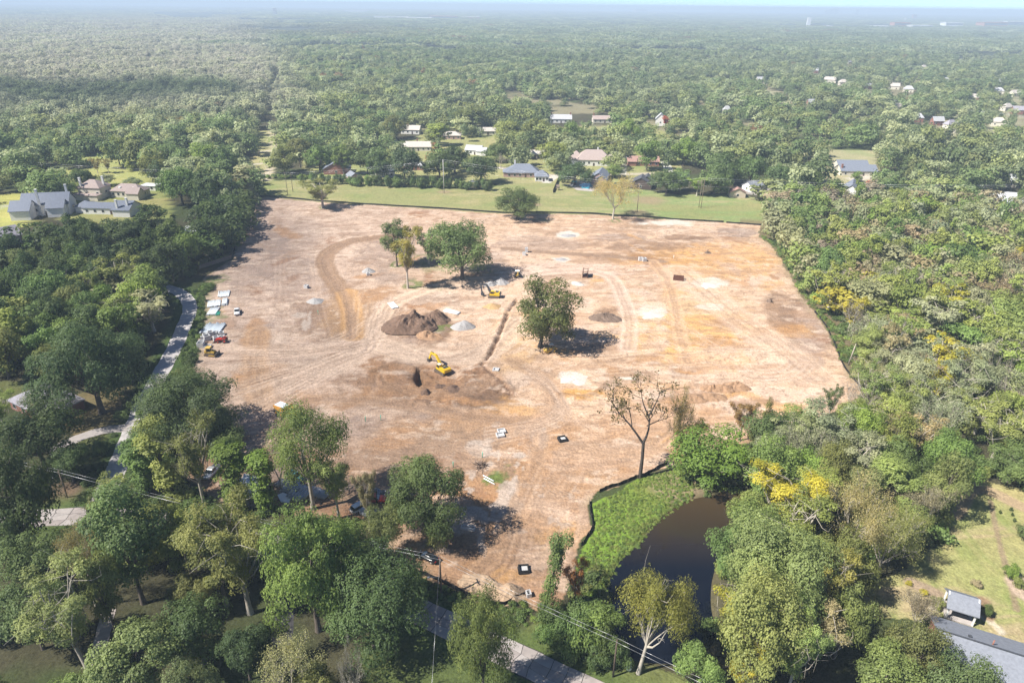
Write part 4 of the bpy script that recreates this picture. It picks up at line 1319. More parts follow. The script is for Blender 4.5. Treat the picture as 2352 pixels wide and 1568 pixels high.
for u, v, w, dn in ((120, 492, 130, 26), (232, 455, 80, 30), (305, 455, 95, 30), (250, 485, 130, 12), (15, 560, 50, 20), (440, 545, 60, 74), (405, 368, 100, 24), (776, 396, 70, 30), (812, 412, 50, 20), (945, 305, 66, 54), (962, 342, 74, 60), (1090, 352, 74, 60), (1038, 318, 54, 52), (1120, 308, 50, 48),
                    (1205, 403, 66, 40), (1244, 413, 32, 40), (1288, 280, 64, 50), (1382, 280, 54, 48), (1516, 288, 40, 48), (1232, 365, 56, 50), (1362, 376, 84, 40), (1470, 378, 66, 26), (1437, 366, 18, 24), (1365, 418, 40, 14), (1475, 430, 56, 40), (1692, 450, 30, 40), (1962, 400, 80, 40), (1950, 450, 70, 30),
                    (2318, 475, 90, 34), (2150, 285, 90, 16), (2085, 170, 40, 10), (1815, 240, 0, 0), (2190, 300, 60, 12), (1730, 440, 40, 10), (890, 404, 40, 6), (120, 935, 60, 18), (1345, 428, 60, 20)):
    keep(u, v, w, 8, dn)
FARSPOTS = [(2150, 288, 22, 'R_PALE'), (2180, 296, 24, 'R_LAV'), (2195, 305, 20, 'R_TAN'), (2105, 280, 20, 'R_PALE'), (2050, 205, 22, 'R_TAN'), (2085, 212, 18, 'R_PALE'), (2235, 232, 18, 'R_TAN'), (2290, 216, 20, 'R_PALE'), (2330, 222, 22, 'R_TAN'), (1992, 205, 18, 'R_PALE'), (1905, 190, 24, 'R_TAN'), (1935, 196, 16, 'R_TAN'), (2338, 262, 26, 'R_LAV'), (2310, 255, 20, 'R_TAN'), (2060, 255, 14, 'R_TAN'), (1990, 235, 14, 'R_TAN'),
        (1745, 190, 14, 'R_PALE'), (1668, 262, 14, 'R_PALE'), (1870, 168, 12, 'R_PALE'), (1950, 148, 12, 'R_LAV'), (1880, 132, 10, 'R_PALE'), (1700, 132, 12, 'R_PALE'), (1625, 128, 12, 'R_PALE'), (1555, 127, 10, 'R_TAN'), (2240, 305, 18, 'R_PALE'), (2170, 190, 12, 'R_PALE'), (2290, 195, 14, 'R_PALE'), (2120, 160, 12, 'R_TAN'), (1960, 100, 10, 'R_RED'), (2010, 106, 10, 'R_PALE'), (1490, 84, 9, 'R_PALE'), (1400, 90, 9, 'R_RED'), (1590, 88, 9, 'R_TAN'), (1290, 82, 8, 'R_PALE'), (2320, 430, 16, 'R_WHITE'), (2290, 290, 24, 'R_TAN'), (1860, 245, 14, 'R_PALE')]
for u, v, w, _r in FARSPOTS: keep(u, v, w * 1.7, 3, 8 + w * 1.25)
NOGO = [p for p, _ in LAWNS]
LEFTW = [(-90, 600), (60, 590), (200, 575), (330, 560), (420, 545), (500, 500), (570, 480), (572, 520), (545, 560), (520, 588), (480, 606), (440, 632), (395, 650), (372, 735), (328, 815), (285, 862), (235, 885), (120, 878), (-90, 885)]
RIGHTW = [(1762, 545), (1765, 480), (1900, 470), (2010, 470), (2260, 500), (2500, 500), (2600, 1130), (2352, 1180), (2225, 1090), (2180, 1150), (2160, 1235), (2050, 1305), (1950, 1350), (1900, 1470), (1850, 1540), (1720, 1560), (1630, 1500), (1640, 1330), (1690, 1240), (1730, 1130), (1715, 1055), (1850, 1000), (1960, 950), (1992, 890), (1972, 845), (1930, 760), (1905, 735), (1880, 705), (1852, 670), (1822, 615), (1788, 560)]
SOUTHW = [(-150, 1290), (60, 1290), (215, 1280), (420, 1260), (600, 1275), (640, 1290), (610, 1420), (560, 1560), (470, 1600), (420, 1450), (330, 1420), (280, 1560), (120, 1600), (-150, 1480)]
EASTSTRIP = [(1180, 1440), (1230, 1425), (1440, 1500), (1600, 1530), (1590, 1570), (1440, 1540), (1240, 1470)]
NWLAWN = [(-90, 300), (120, 300), (300, 290), (420, 280), (600, 290), (600, 350), (560, 415), (560, 470), (420, 530), (330, 540), (200, 470), (90, 440), (0, 440), (-90, 470)]
SUBURB = [(640, 300), (800, 270), (1200, 240), (1500, 230), (1760, 260), (1780, 480), (1700, 440), (1560, 440), (1450, 425), (1300, 415), (1180, 400), (960, 420), (700, 408), (640, 400)]
EAST2 = [(1765, 475), (1780, 300), (2000, 270), (2500, 250), (2500, 500), (2260, 500), (2010, 470)]

rw = random.Random(31)
occupied = [(t[1], t[2], t[4]) for t in trees]
cell = {}


def free(x, y, r):
    i, j = int(x // 12), int(y // 12)
    for a in (-1, 0, 1):
        for b in (-1, 0, 1):
            for (px, py, pr) in cell.get((i + a, j + b), ()):
                if (px - x) ** 2 + (py - y) ** 2 < ((pr + r) * .5) ** 2: return False
    return True


def take(x, y, r): cell.setdefault((int(x // 12), int(y // 12)), []).append((x, y, r))


for x, y, w in occupied: take(x, y, w * .62)


def pt_in(poly, u, v): return bool(inpoly(poly, np.array([u]), np.array([v]))[0])


def allowed(x, y, u, v, margin=0.0):
    for p in NOGO:
        if pt_in(p, u, v): return False
    for a, b, c, d in CLEAR:
        if a <= u <= b and c <= v <= d: return False
    return True


CAND = []        # x, y, h, w, kind, tint, wood name


def fill(poly, name, spacing, palette, wr, hr_, tries):
    gp = gpoly(poly)
    xs_, ys_ = [p[0] for p in gp], [p[1] for p in gp]
    XX = np.array([rw.uniform(min(xs_), max(xs_)) for _ in range(tries)]); YY = np.array([rw.uniform(min(ys_), max(ys_)) for _ in range(tries)])
    UU, VV_, _ = proj(XX, YY)
    ok = inpoly(poly, UU, VV_)
    for p in NOGO: ok &= ~inpoly(p, UU, VV_)
    ok &= seg_dist(lane_g, XX, YY)[0] > 4.5
    ok &= seg_dist(road_g, XX, YY)[0] > 5.0
    ok &= seg_dist(sdrive_g, XX, YY)[0] > 3.5
    for x, y, u, v, o in zip(XX, YY, UU, VV_, ok):
        if not o: continue
        if any(a <= u <= b and c <= v <= d for a, b, c, d in CLEAR): continue
        w = rw.uniform(*wr)
        if not free(x, y, w * spacing): continue
        take(x, y, w * spacing)
        t = palette(u, v, x, y)
        kind = {'tan': rw.choice(('wisp', 'sparse')), 'grey': 'bare', 'yellow': 'sparse', 'rust': 'round'}.get(t) or rw.choice({'pale': ('sparse', 'wisp', 'round'), 'ygreen': ('sparse', 'round', 'tall', 'sparse'), 'lime': ('round', 'oak', 'oak')}.get(t, ('oak', 'round', 'round', 'tall', 'oak')))
        w *= 1.22
        CAND.append((x, y, rw.uniform(*hr_) * (1.1 if kind == 'tall' else 1), w * (.75 if kind == 'tall' else 1), kind, t, name))


def wpick(*a):
    r = rw.random() * sum(w for _, w in a)
    for t, w in a:
        r -= w
        if r <= 0: return t
    return a[-1][0]


def pal_left(u, v, x, y):
    if (u - 300) ** 2 / 110 ** 2 + (v - 735) ** 2 / 55 ** 2 < 1: return wpick(('ygreen', 4), ('lime', 3), ('pale', 2))  # lighter tints put a sunlit patch into the leaf colour
    if v < 640: return wpick(('dark', 6), ('deep', 2), ('mid', 1))
    return wpick(('dark', 4), ('deep', 1.5), ('mid', 3), ('olive', 2), ('bluegreen', 2), ('ygreen', .6))


def pal_right(u, v, x, y):
    n = float(fbm(np.array([x / 26]), np.array([y / 26]), 5)[0])
    if v < 640 and u < 1900: return wpick(('pale', 4), ('mid', 3), ('dark', 1), ('ygreen', 3), ('grey', 1))
    if v > 1150: return wpick(('olive', 2), ('ygreen', 3), ('yellow', 1.0), ('tan', 2), ('mid', 2), ('pale', 1))
    if n > .50: return wpick(('ygreen', 5), ('pale', 4), ('tan', 1.6), ('yellow', .5), ('grey', .6))
    if n < .40 and rw.random() < .5: return wpick(('pale', 3), ('ygreen', 3), ('tan', 1))
    if u > 2120 and v > 700: return wpick(('lime', 4), ('mid', 4), ('ygreen', 2), ('olive', 1))
    return wpick(('mid', 2.5), ('olive', 2), ('lime', 2.5), ('ygreen', 3), ('pale', 2.5), ('dark', .5), ('rust', .15), ('grey', .6))


def pal_south(u, v, x, y): return wpick(('dark', 3), ('olive', 3), ('bluegreen', 2), ('mid', 2))
def pal_nw(u, v, x, y):
    if 340 < u < 590 and 255 < v < 330: return wpick(('gold', 2), ('tan', 2), ('pale', 2), ('mid', 2))
    return wpick(('dark', 4), ('mid', 4), ('bluegreen', 2), ('ygreen', 1), ('grey', .5))
def pal_sub(u, v, x, y): return wpick(('dark', 3), ('mid', 4), ('olive', 3), ('ygreen', 2), ('bluegreen', 1), ('pale', 1), ('rust', .2))


fill(LEFTW, 'woods beside the lane', .72, pal_left, (8.5, 14), (12, 17), 9000)
fill(RIGHTW, 'woods right of the dirt', .70, pal_right, (7.5, 13), (11, 17), 16000)
fill(SOUTHW, 'yard south of the road', .9, pal_south, (8, 12), (11, 15), 900)

# sort by the size they show; the largest become trees of their own, the rest one mass
LANDMARK = [('the white metal shed', 440, 538), ('the chimneyed blue roofed house', 120, 480), ('the bend of the lane', 425, 690), ('the middle of the lane', 390, 800), ('the hidden grey roof', 120, 910), ('the yellow bulldozer', 482, 815),
            ('the far right corner of the dirt', 1748, 525), ('the tan garage', 1692, 450), ('the uprooted stump', 1768, 690), ('the broken snag pole', 1950, 840), ('the near right corner of the dirt', 1976, 890), ('the pale hipped roof', 2318, 470),
            ('the two tiered grey roof', 1962, 400), ('the head of the pond', 1650, 1130), ('the lawn with the garden strip', 2270, 1120), ('the pavilion', 2212, 1390), ('the road corner', 215, 1183), ('the twin pole power line', 1607, 470)]
LMG = [(nm, G(u, v)) for nm, u, v in LANDMARK]
SIGHT = []
for c in CAND:
    u, v, d = proj(np.array([c[0]]), np.array([c[1]]))
    vis = -60 < u[0] < 2412 and 150 < v[0] < 1720
    SIGHT.append((c[2] / float(d[0]) if vis else 0, c))
SIGHT.sort(key=lambda q: -q[0])
N_HERO = sum(1 for t in trees if t[5] != 'bush')
N_IND = max(0, 262 - N_HERO)
IND = [c for s, c in SIGHT if s > 0][:N_IND]
MASS = [c for s, c in SIGHT if s > 0][N_IND:]
ORD = ['nearest', 'second nearest', 'third nearest', 'fourth nearest', 'fifth nearest', 'sixth nearest', 'seventh nearest', 'eighth nearest', 'ninth nearest', 'tenth nearest', 'eleventh nearest', 'twelfth nearest', 'thirteenth nearest', 'fourteenth nearest', 'fifteenth nearest', 'sixteenth nearest', 'seventeenth nearest', 'eighteenth nearest', 'nineteenth nearest', 'twentieth nearest', 'twenty-first nearest', 'twenty-second nearest']
bins = {}
for c in IND:
    L = sorted((math.hypot(c[0] - g.x, c[1] - g.y), nm) for nm, g in LMG)
    bins.setdefault((c[5], L[0][1], c[6]), []).append((L[0][0], c))
for (t, nm, wn), lst in bins.items():
    lst.sort(key=lambda q: q[0])
    for i, (_, c) in enumerate(lst):
        lead = '' if len(lst) == 1 and False else ORD[min(i, len(ORD) - 1)] + ' to '
        form = {'sparse': 'thin', 'wisp': 'wispy', 'bare': 'leafless', 'tall': 'tall', 'oak': 'broad', 'round': 'rounded'}[c[4]]
        word = WORD[t].replace(' bare', '') if c[4] == 'bare' else WORD[t]
        plant(c[0], c[1], c[2], c[3], c[4], t, f"{form} {word} {'yard' if 'yard' in wn else 'woods'} tree, {lead}{nm}", group='trees of the ' + wn)

# ------------------------------------------------------------------ trees among the houses behind the strip, each its own
MIDTREES = [
    (275, 378, 312, 58, 'round', 'ygreen', 'tall yellow green tree on the lawn behind the tan villa'), (327, 384, 334, 26, 'cone', 'olive', 'pointed cypress right of the tall yellow green tree'), (302, 393, 356, 24, 'cone', 'ygreen', 'small pointed yellow green cypress on the lawn'),
    (225, 398, 360, 26, 'sparse', 'gold', 'thin golden tree on the sunny lawn'), (250, 398, 362, 22, 'sparse', 'gold', 'second thin golden tree beside the yellow green tree'), (90, 446, 402, 72, 'oak', 'bluegreen', 'round grey green oak left of the tan villa'), (150, 450, 408, 74, 'oak', 'bluegreen', 'grey green oak close to the tan villa'),
    (196, 430, 384, 56, 'oak', 'dark', 'dark oak behind the tan villa'), (245, 428, 398, 44, 'round', 'pale', 'small pale tree behind the tan villa wing'), (310, 432, 405, 42, 'round', 'pale', 'pale low tree beside the dark parked car'), (360, 420, 355, 58, 'round', 'olive', 'olive tree right of the tan villa drive'),
    (420, 470, 370, 84, 'oak', 'mid', 'big green oak between the villa and the corner of the strip'), (480, 470, 380, 90, 'oak', 'dark', 'big dark oak left of the vine hung corner tree'), (400, 400, 330, 50, 'round', 'bluegreen', 'grey green tree in front of the low white roofs'), (470, 400, 318, 60, 'round', 'lime', 'bright green tree right of the low white roofs'), (520, 410, 330, 62, 'oak', 'dark', 'dark tree by the sandy corridor'),
    (655, 405, 332, 66, 'round', 'olive', 'olive tree beside the sandy corridor'), (735, 394, 330, 60, 'oak', 'mid', 'green tree left of the brick gable house'), (690, 385, 300, 60, 'round', 'olive', 'tall olive tree at the sandy corridor end'), (790, 402, 315, 56, 'tall', 'mid', 'tall green tree in front of the brick gable house'), (845, 400, 340, 58, 'round', 'bluegreen', 'grey green tree right of the small garage'), (868, 412, 345, 60, 'oak', 'dark', 'dark tree between the garage and the white carport house'),
    (930, 415, 330, 84, 'oak', 'deep', 'very dark big oak in front of the sunny ranch roof'), (1010, 410, 345, 76, 'oak', 'dark', 'dark oak left of the concrete pole'), (1045, 398, 330, 66, 'oak', 'deep', 'very dark oak left of the white cottage'), (1105, 420, 352, 74, 'oak', 'deep', 'very dark oak at the short wooden pole'), (1140, 372, 328, 60, 'oak', 'dark', 'dark oak right of the white cottage'), (1150, 385, 350, 36, 'bare', 'grey', 'leafless grey tree on the street by the dark oak'),
    (1270, 382, 320, 66, 'oak', 'ygreen', 'round pale yellow green tree before the ranch house'), (1320, 425, 370, 92, 'oak', 'deep', 'wide very dark oak shading the pool fence'), (1412, 408, 375, 48, 'round', 'mid', 'round green tree behind the pale leafless tree'), (1405, 368, 315, 40, 'sparse', 'olive', 'olive tree left of the white truck'), (1485, 390, 320, 56, 'round', 'mid', 'green tree before the red roofed house'), (1530, 446, 388, 72, 'oak', 'dark', 'dark oak right of the brown gabled house'),
    (1600, 450, 400, 46, 'sparse', 'lime', 'small lime tree just behind the twin poles'), (1560, 440, 385, 44, 'round', 'mid', 'green tree between the dark oak and the twin poles'), (1640, 446, 370, 84, 'oak', 'bluegreen', 'grey green broad tree left of the tan garage'), (1660, 420, 345, 90, 'oak', 'dark', 'dark broad tree behind the tan garage'), (1720, 428, 350, 66, 'oak', 'dark', 'dark tree right of the tan garage'), (1570, 380, 300, 60, 'round', 'lime', 'bright green tree at the street end'),
    (1080, 300, 240, 70, 'round', 'olive', 'olive tree above the low ranch roofs'), (1010, 335, 280, 54, 'tall', 'ygreen', 'yellow green tree between ranch roofs'), (1160, 330, 275, 62, 'oak', 'ygreen', 'yellow green oak right of the white cottage'), (1230, 330, 270, 70, 'oak', 'olive', 'olive oak over the ranch house'), (1310, 335, 270, 60, 'oak', 'mid', 'green oak behind the pink roofed manor'), (1440, 330, 265, 58, 'oak', 'lime', 'bright green oak behind the white truck'),
    (1790, 440, 375, 70, 'oak', 'dark', 'dark tree by the power line corner'), (1850, 450, 385, 70, 'oak', 'dark', 'dark tree left of the two tiered grey roof'), (1910, 470, 405, 60, 'oak', 'mid', 'green tree beside the steep grey roof'), (1770, 520, 455, 40, 'sparse', 'pale', 'pale thin tree at the far right corner of the dirt'), (2040, 470, 412, 88, 'oak', 'deep', 'wide very dark oak right of the steep grey roof'), (1965, 418, 392, 26, 'round', 'mid', 'small green tree before the two tiered grey roof'),
    (785, 245, 232, 22, 'round', 'rust', 'rusty red tree far behind the olive woods'), (1528, 292, 265, 18, 'tall', (.30, .085, .04), 'crimson tree beside the white gable'), (1212, 280, 262, 14, 'tall', (.28, .08, .04), 'small crimson tree among far roofs'),
    (1785, 240, 212, 42, 'oak', 'dark', 'dark round tree on the pale far field'), (2340, 480, 430, 40, 'oak', 'mid', 'green tree by the pale hipped roof'), (905, 320, 255, 70, 'oak', 'olive', 'olive tree behind the ranch roofs'),
    (470, 290, 262, 60, 'sparse', 'gold', 'golden tan tree at the edge of the dark far woods'), (530, 292, 260, 60, 'sparse', 'tan', 'tan tree at the edge of the dark far woods'), (410, 300, 268, 50, 'round', 'gold', 'golden green tree left of the tan one'),
]
for u, v, vt, w, kd, tn, lb in MIDTREES:
    p, h, wd = size_from_px(u, v, vt + (v - vt) * .10, w, kd)
    plant(p.x, p.y, min(h, 19), wd, kd, tn, lb)
    take(p.x, p.y, wd * .6)

# ------------------------------------------------------------------ everything beyond: one mass of woods
FARK = []        # crown meshes of far trees: coarse clumps
for k in range(7):
    shape = ('dome', 'oval', 'dome', 'oval', 'cone', 'vase', 'dome')[k]
    me, _, _ = crown_mesh('far_crown', 400 + k, 12, 14, 2.0, 16, 620, 1.25, shape, .8, .4, (.15, .26), mat=M_LEAF_FAR)
    FARK.append(me)
GROVE = []
for k in range(3):
    rng = np.random.default_rng(800 + k)
    Vs, vr, b = [], [], 0
    for i in range(30):
        x, y = rng.uniform(-30, 30, 2)
        R, hh = rng.uniform(5, 8.5), rng.uniform(8, 15)
        m = 46
        D = rng.normal(size=(m, 3)); D /= np.linalg.norm(D, axis=1, keepdims=True); D[:, 2] = np.abs(D[:, 2])
        P = np.array((x, y, hh - R * .5)) + D * np.array((R, R, R * .7)) * rng.uniform(.8, 1.05, (m, 1))
        N_ = D + rng.normal(size=(m, 3)) * .4 + (0, 0, .3); N_ /= np.linalg.norm(N_, axis=1, keepdims=True)
        Vs.append(quads_from(P, N_, 3.0, rng)); vr.append(np.clip(rng.uniform(.1, .9) * .6 + rng.random(m) * .4, 0, 1))
    Vs = np.concatenate(Vs); nq = len(Vs) // 4
    me = np_mesh('grove', Vs, np.arange(4 * nq).reshape(nq, 4), M_LEAF_FAR)
    me.attributes.new("var", 'FLOAT', 'FACE').data.foreach_set("value", np.concatenate(vr).astype(np.float32))
    GROVE.append(me)
BUSHM = [crown_mesh('low_growth', 900 + k, 5, 3.0, .1, 10, 420, .62, 'dome', .8, .5, (.18, .28), mat=M_LEAF_FAR)[0] for k in range(3)]


def scatter(name, pts, meshes, kind='stuff', label=None):
    """one object: pts rows of x, y, z, yaw, sx, sz, mesh number, r, g, b"""
    pts = np.asarray(pts, float)
    me = bpy.data.meshes.new(name)
    me.vertices.add(len(pts))
    me.vertices.foreach_set("co", np.ascontiguousarray(pts[:, :3], np.float32).ravel())
    me.attributes.new("yaw", 'FLOAT_VECTOR', 'POINT').data.foreach_set("vector", np.ascontiguousarray(np.stack([pts[:, 3] * 0, pts[:, 3] * 0, pts[:, 3]], -1), np.float32).ravel())
    me.attributes.new("size", 'FLOAT_VECTOR', 'POINT').data.foreach_set("vector", np.ascontiguousarray(np.stack([pts[:, 4], pts[:, 4], pts[:, 5]], -1), np.float32).ravel())
    me.attributes.new("pick", 'INT', 'POINT').data.foreach_set("value", pts[:, 6].astype(np.int32))
    me.attributes.new("tint", 'FLOAT_COLOR', 'POINT').data.foreach_set("color", np.ascontiguousarray(np.concatenate([pts[:, 7:10], np.ones((len(pts), 1))], 1), np.float32).ravel())
    o = link(name, me)
    ng = bpy.data.node_groups.new(name, 'GeometryNodeTree')
    ng.interface.new_socket("Geometry", in_out='INPUT', socket_type='NodeSocketGeometry')
    ng.interface.new_socket("Geometry", in_out='OUTPUT', socket_type='NodeSocketGeometry')
    nd, lk = ng.nodes, ng.links
    gi, go = nd.new("NodeGroupInput"), nd.new("NodeGroupOutput")
    jn = nd.new("GeometryNodeJoinGeometry")

    def named(t, s):
        a = nd.new("GeometryNodeInputNamedAttribute"); a.data_type = t; a.inputs[0].default_value = s
        return next(x for x in a.outputs if x.enabled and x.name == 'Attribute')
    yaw, size, pick = named('FLOAT_VECTOR', 'yaw'), named('FLOAT_VECTOR', 'size'), named('INT', 'pick')
    for k, m in enumerate(meshes):
        po = bpy.data.objects.new(name + '_piece', m)
        oi = nd.new("GeometryNodeObjectInfo"); oi.inputs[0].default_value = po
        oi.inputs[1].default_value = False
        cp = nd.new("FunctionNodeCompare"); cp.data_type = 'INT'; cp.operation = 'EQUAL'
        ins = [x for x in cp.inputs if x.enabled]
        lk.new(pick, ins[0]); ins[1].default_value = k
        mp = nd.new("GeometryNodeMeshToPoints")
        lk.new(gi.outputs[0], mp.inputs[0]); lk.new(cp.outputs[0], mp.inputs['Selection'])
        ip = nd.new("GeometryNodeInstanceOnPoints")
        lk.new(mp.outputs[0], ip.inputs['Points']); lk.new(oi.outputs['Geometry'], ip.inputs['Instance'])
        lk.new(yaw, ip.inputs['Rotation']); lk.new(size, ip.inputs['Scale'])
        lk.new(ip.outputs[0], jn.inputs[0])
    lk.new(jn.outputs[0], go.inputs[0])
    md = o.modifiers.new("scatter", 'NODES'); md.node_group = ng
    o['kind'] = kind
    if label: o['label'] = label
    return o


def far_tint(u, v, x, y):
    """leaf colours as the woods change over the land, plus a painted band of cloud shade"""
    n = fbm(x / 160, y / 160, 201, 3); m = fbm(x / 45, y / 45, 211, 3); q = _hash(np.round(x * 7), np.round(y * 7), 9); q2 = _hash(np.round(x * 5), np.round(y * 9), 19)
    C = np.zeros(x.shape + (3,))
    green, dark, ol, yg, tan, pale = [np.array(PAL[k]) for k in ('mid', 'dark', 'olive', 'ygreen', 'tan', 'pale')]
    C[:] = green * .95
    def mixw(mask, c, w=1.0):
        nonlocal C
        k = np.clip(mask * w, 0, 1)[..., None]; C = C * (1 - k) + np.asarray(c) * k
    mixw(sstep(.47, .36, n), dark * 1.1, .75)
    mixw(sstep(.52, .62, n), np.array((.19, .215, .105)), .6)
    mixw(sstep(.47, .6, m), dark, .75)
    mixw(q > .62, ol, .9)
    mixw(q > .80, yg, .6)
    mixw(q2 > .80, pale, .6)
    mixw(q2 < .008, PAL['rust'], .8)
    swamp = sstep(700, 560, u - (v - 120) * .5) * sstep(330, 220, v) * sstep(14, 60, v)        # half bare swamp woods
    mixw(swamp, np.array((.40, .385, .26)), .85)
    mixw(swamp * (q > .5), np.array((.46, .42, .34)), .35)
    mixw(swamp * (q2 > .7), np.array((.28, .31, .14)), .45)
    shade_band = np.exp(-((v - 232 - 10 * np.sin(u / 90)) / 26) ** 2) * sstep(620, 520, u)  # far cloud's shade painted into the leaf colour as a dark band
    mixw(shade_band, dark * 1.1, .85)
    right = sstep(700, 1500, u) * sstep(330, 100, v)
    mixw(right, np.array((.20, .25, .13)), .42)
    mixw(np.exp(-((v - 75) / 14) ** 2) * sstep(480, 560, u) * sstep(1000, 800, u), (.16, .15, .09), .6)
    for cu, cv, ru, rv in ((1080, 142, 110, 16), (1020, 128, 60, 10), (930, 60, 100, 5), (600, 108, 60, 4), (500, 112, 50, 4), (1290, 150, 120, 10), (2050, 88, 300, 7)):
        mixw(np.exp(-(((u - cu) / ru) ** 2 + ((v - cv) / rv) ** 2) * 1.4), dark, .85)
    C = C * .86 + C.mean(-1, keepdims=True) * .14
    C = C * (1.0 + .55 * q2)[..., None]
    return C


NOFAR = [p for i, p in enumerate(NOGO) if p[0] not in ((690, 352), (2190, 235))] + [[(456, 150), (470, 72), (478, 72), (466, 150)], [(600, 300), (612, 215), (632, 165), (645, 165), (634, 230), (640, 300)], [(1330, 182), (1700, 190), (1690, 194), (1330, 186)]]
SPOTS = [(2040, 62, 50, 4), (1965, 64, 80, 3), (1880, 60, 30, 3), (820, 28, 26, 2), (880, 44, 60, 3), (960, 44, 50, 3), (440, 42, 60, 4), (640, 48, 100, 3), (60, 36, 80, 2), (960, 68, 70, 3)]
g_rng = np.random.default_rng(12)
step = 9.4
gx, gy = np.meshgrid(np.arange(-1350, 1350, step), np.arange(60, 1650, step))
gx = (gx + g_rng.uniform(-.42, .42, gx.shape) * step).ravel(); gy = (gy + g_rng.uniform(-.42, .42, gy.shape) * step).ravel()
gu, gv, _ = proj(gx, gy)
ok = (gu > -140) & (gu < 2500) & (gv < 480) & (gv > 20)
ok &= ~inpoly(FIELD, gu, gv) & ~inpoly(LEFTW, gu, gv) & ~inpoly(RIGHTW, gu, gv)
for p in NOFAR: ok &= ~inpoly(p, gu, gv)
for a, b, c, d in CLEAR: ok &= ~((gu > a) & (gu < b) & (gv > c) & (gv < d))
for u, v, a, b in SPOTS: ok &= ~((np.abs(gu - u) < a) & (np.abs(gv - v) < b))
ok &= ~((gu > 590) & (gu < 1760) & (gv > 402))
sub = inpoly(SUBURB, gu, gv) | inpoly(EAST2, gu, gv)
ok &= ~(sub & (g_rng.random(len(gx)) < .36))
clr = fbm(gx / 55, gy / 55, 301, 2)
ok &= ~((clr > .64) & (gu > 1500) & (gv < 330))
ok &= ~((clr > .70) & (gu > 640) & (gv < 330))
ok &= ~((g_rng.random(len(gx)) < .22) & (gu > 1300) & (gv < 330))
gx, gy, gu, gv = gx[ok], gy[ok], gu[ok], gv[ok]
keepm = np.array([free(a, b, 6) for a, b in zip(gx, gy)])
gx, gy, gu, gv = gx[keepm], gy[keepm], gu[keepm], gv[keepm]
T = far_tint(gu, gv, gx, gy)
n = len(gx)
wv = .68 + .95 * g_rng.random(n) ** 1.6
hv = wv ** .5 * g_rng.uniform(.7, 1.25, n) * np.where(gu < 640, .95, 1.0)
hv *= .75 + .55 * fbm(gx / 120, gy / 120, 411, 3)
rows = np.stack([gx, gy, gx * 0 - .2, g_rng.uniform(0, 6.28, n), wv, hv, g_rng.integers(0, 7, n), T[:, 0], T[:, 1], T[:, 2]], -1)
extra = []
for c in MASS:
    t = vary(c[5])
    extra.append((c[0], c[1], -.2, rw.uniform(0, 6), c[3] / 12, c[2] / 14, rw.randrange(7), t[0], t[1], t[2]))
if extra: rows = np.concatenate([rows, np.array(extra)])
scatter('far_woods', rows, FARK, 'stuff', 'leafy canopy of the wide woods beyond the building site')
# groves out to the horizon
gl = []
yy = 1640.0
while yy < 14400:
    s = 46 * (1 + max(0, yy - 3500) / 5000)
    xsn = np.arange(-yy * .80 - 200, yy * .80 + 200, s)
    gl.append(np.stack([xsn + g_rng.uniform(-.4, .4, len(xsn)) * s, np.full(len(xsn), yy) + g_rng.uniform(-.4, .4, len(xsn)) * s, np.full(len(xsn), s / 46)], -1))
    yy += s
gl = np.concatenate(gl)
gu, gv, _ = proj(gl[:, 0], gl[:, 1])
ok = np.ones(len(gl), bool)
for p in NOFAR: ok &= ~inpoly(p, gu, gv)
for u, v, a, b in SPOTS: ok &= ~((np.abs(gu - u) < a) & (np.abs(gv - v) < b))
ok &= ~((fbm(gl[:, 0] / 260, gl[:, 1] / 260, 311, 2) > .64) & (gu > 560))
gl, gu, gv = gl[ok], gu[ok], gv[ok]
n = len(gl)
T = far_tint(gu, gv, gl[:, 0], gl[:, 1])
scatter('distant_forest', np.stack([gl[:, 0], gl[:, 1], gl[:, 0] * 0 - .5, g_rng.uniform(0, 6.28, n), gl[:, 2] * g_rng.uniform(.95, 1.15, n), g_rng.uniform(.85, 1.25, n), g_rng.integers(0, 3, n), T[:, 0], T[:, 1], T[:, 2]], -1), GROVE, 'stuff', 'distant forest running to the horizon')

# low growth: under the woods, on the verges, on the pond bank
U_ROWS = []


def sow(poly, spacing, tints, sc, zmax=None, rejects=True, size=(.5, 1.2), gap=None):
    gp = gpoly(poly)
    x0_, x1_, y0_, y1_ = min(p[0] for p in gp), max(p[0] for p in gp), min(p[1] for p in gp), max(p[1] for p in gp)
    ax, ay = np.meshgrid(np.arange(x0_, x1_, spacing), np.arange(y0_, y1_, spacing))
    ax = (ax + g_rng.uniform(-.5, .5, ax.shape) * spacing).ravel(); ay = (ay + g_rng.uniform(-.5, .5, ay.shape) * spacing).ravel()
    au, av, _ = proj(ax, ay)
    o = inpoly(poly, au, av)
    if rejects:
        for p in NOGO: o &= ~inpoly(p, au, av)
        o &= ~inpoly(FIELD, au, av)
    o &= (seg_dist(lane_g, ax, ay)[0] > 3.6) & (seg_dist(road_g, ax, ay)[0] > 4.4) & (seg_dist(sdrive_g, ax, ay)[0] > 2.6) & ~inpoly(POND, au, av) & (seg_dist(drive_g, ax, ay)[0] > 2.8)
    if gap is not None: o &= fbm(ax / 7, ay / 7, 321, 3) > gap
    for x, y in zip(ax[o], ay[o]):
        t = np.array(PAL[rw.choice(tints)]) * rw.uniform(.75, 1.25)
        s = rw.uniform(*size) * sc
        U_ROWS.append((x, y, ground_z(x, y) - .1, rw.uniform(0, 6.28), s, s * rw.uniform(.6, 1.2), rw.randrange(3), *t))


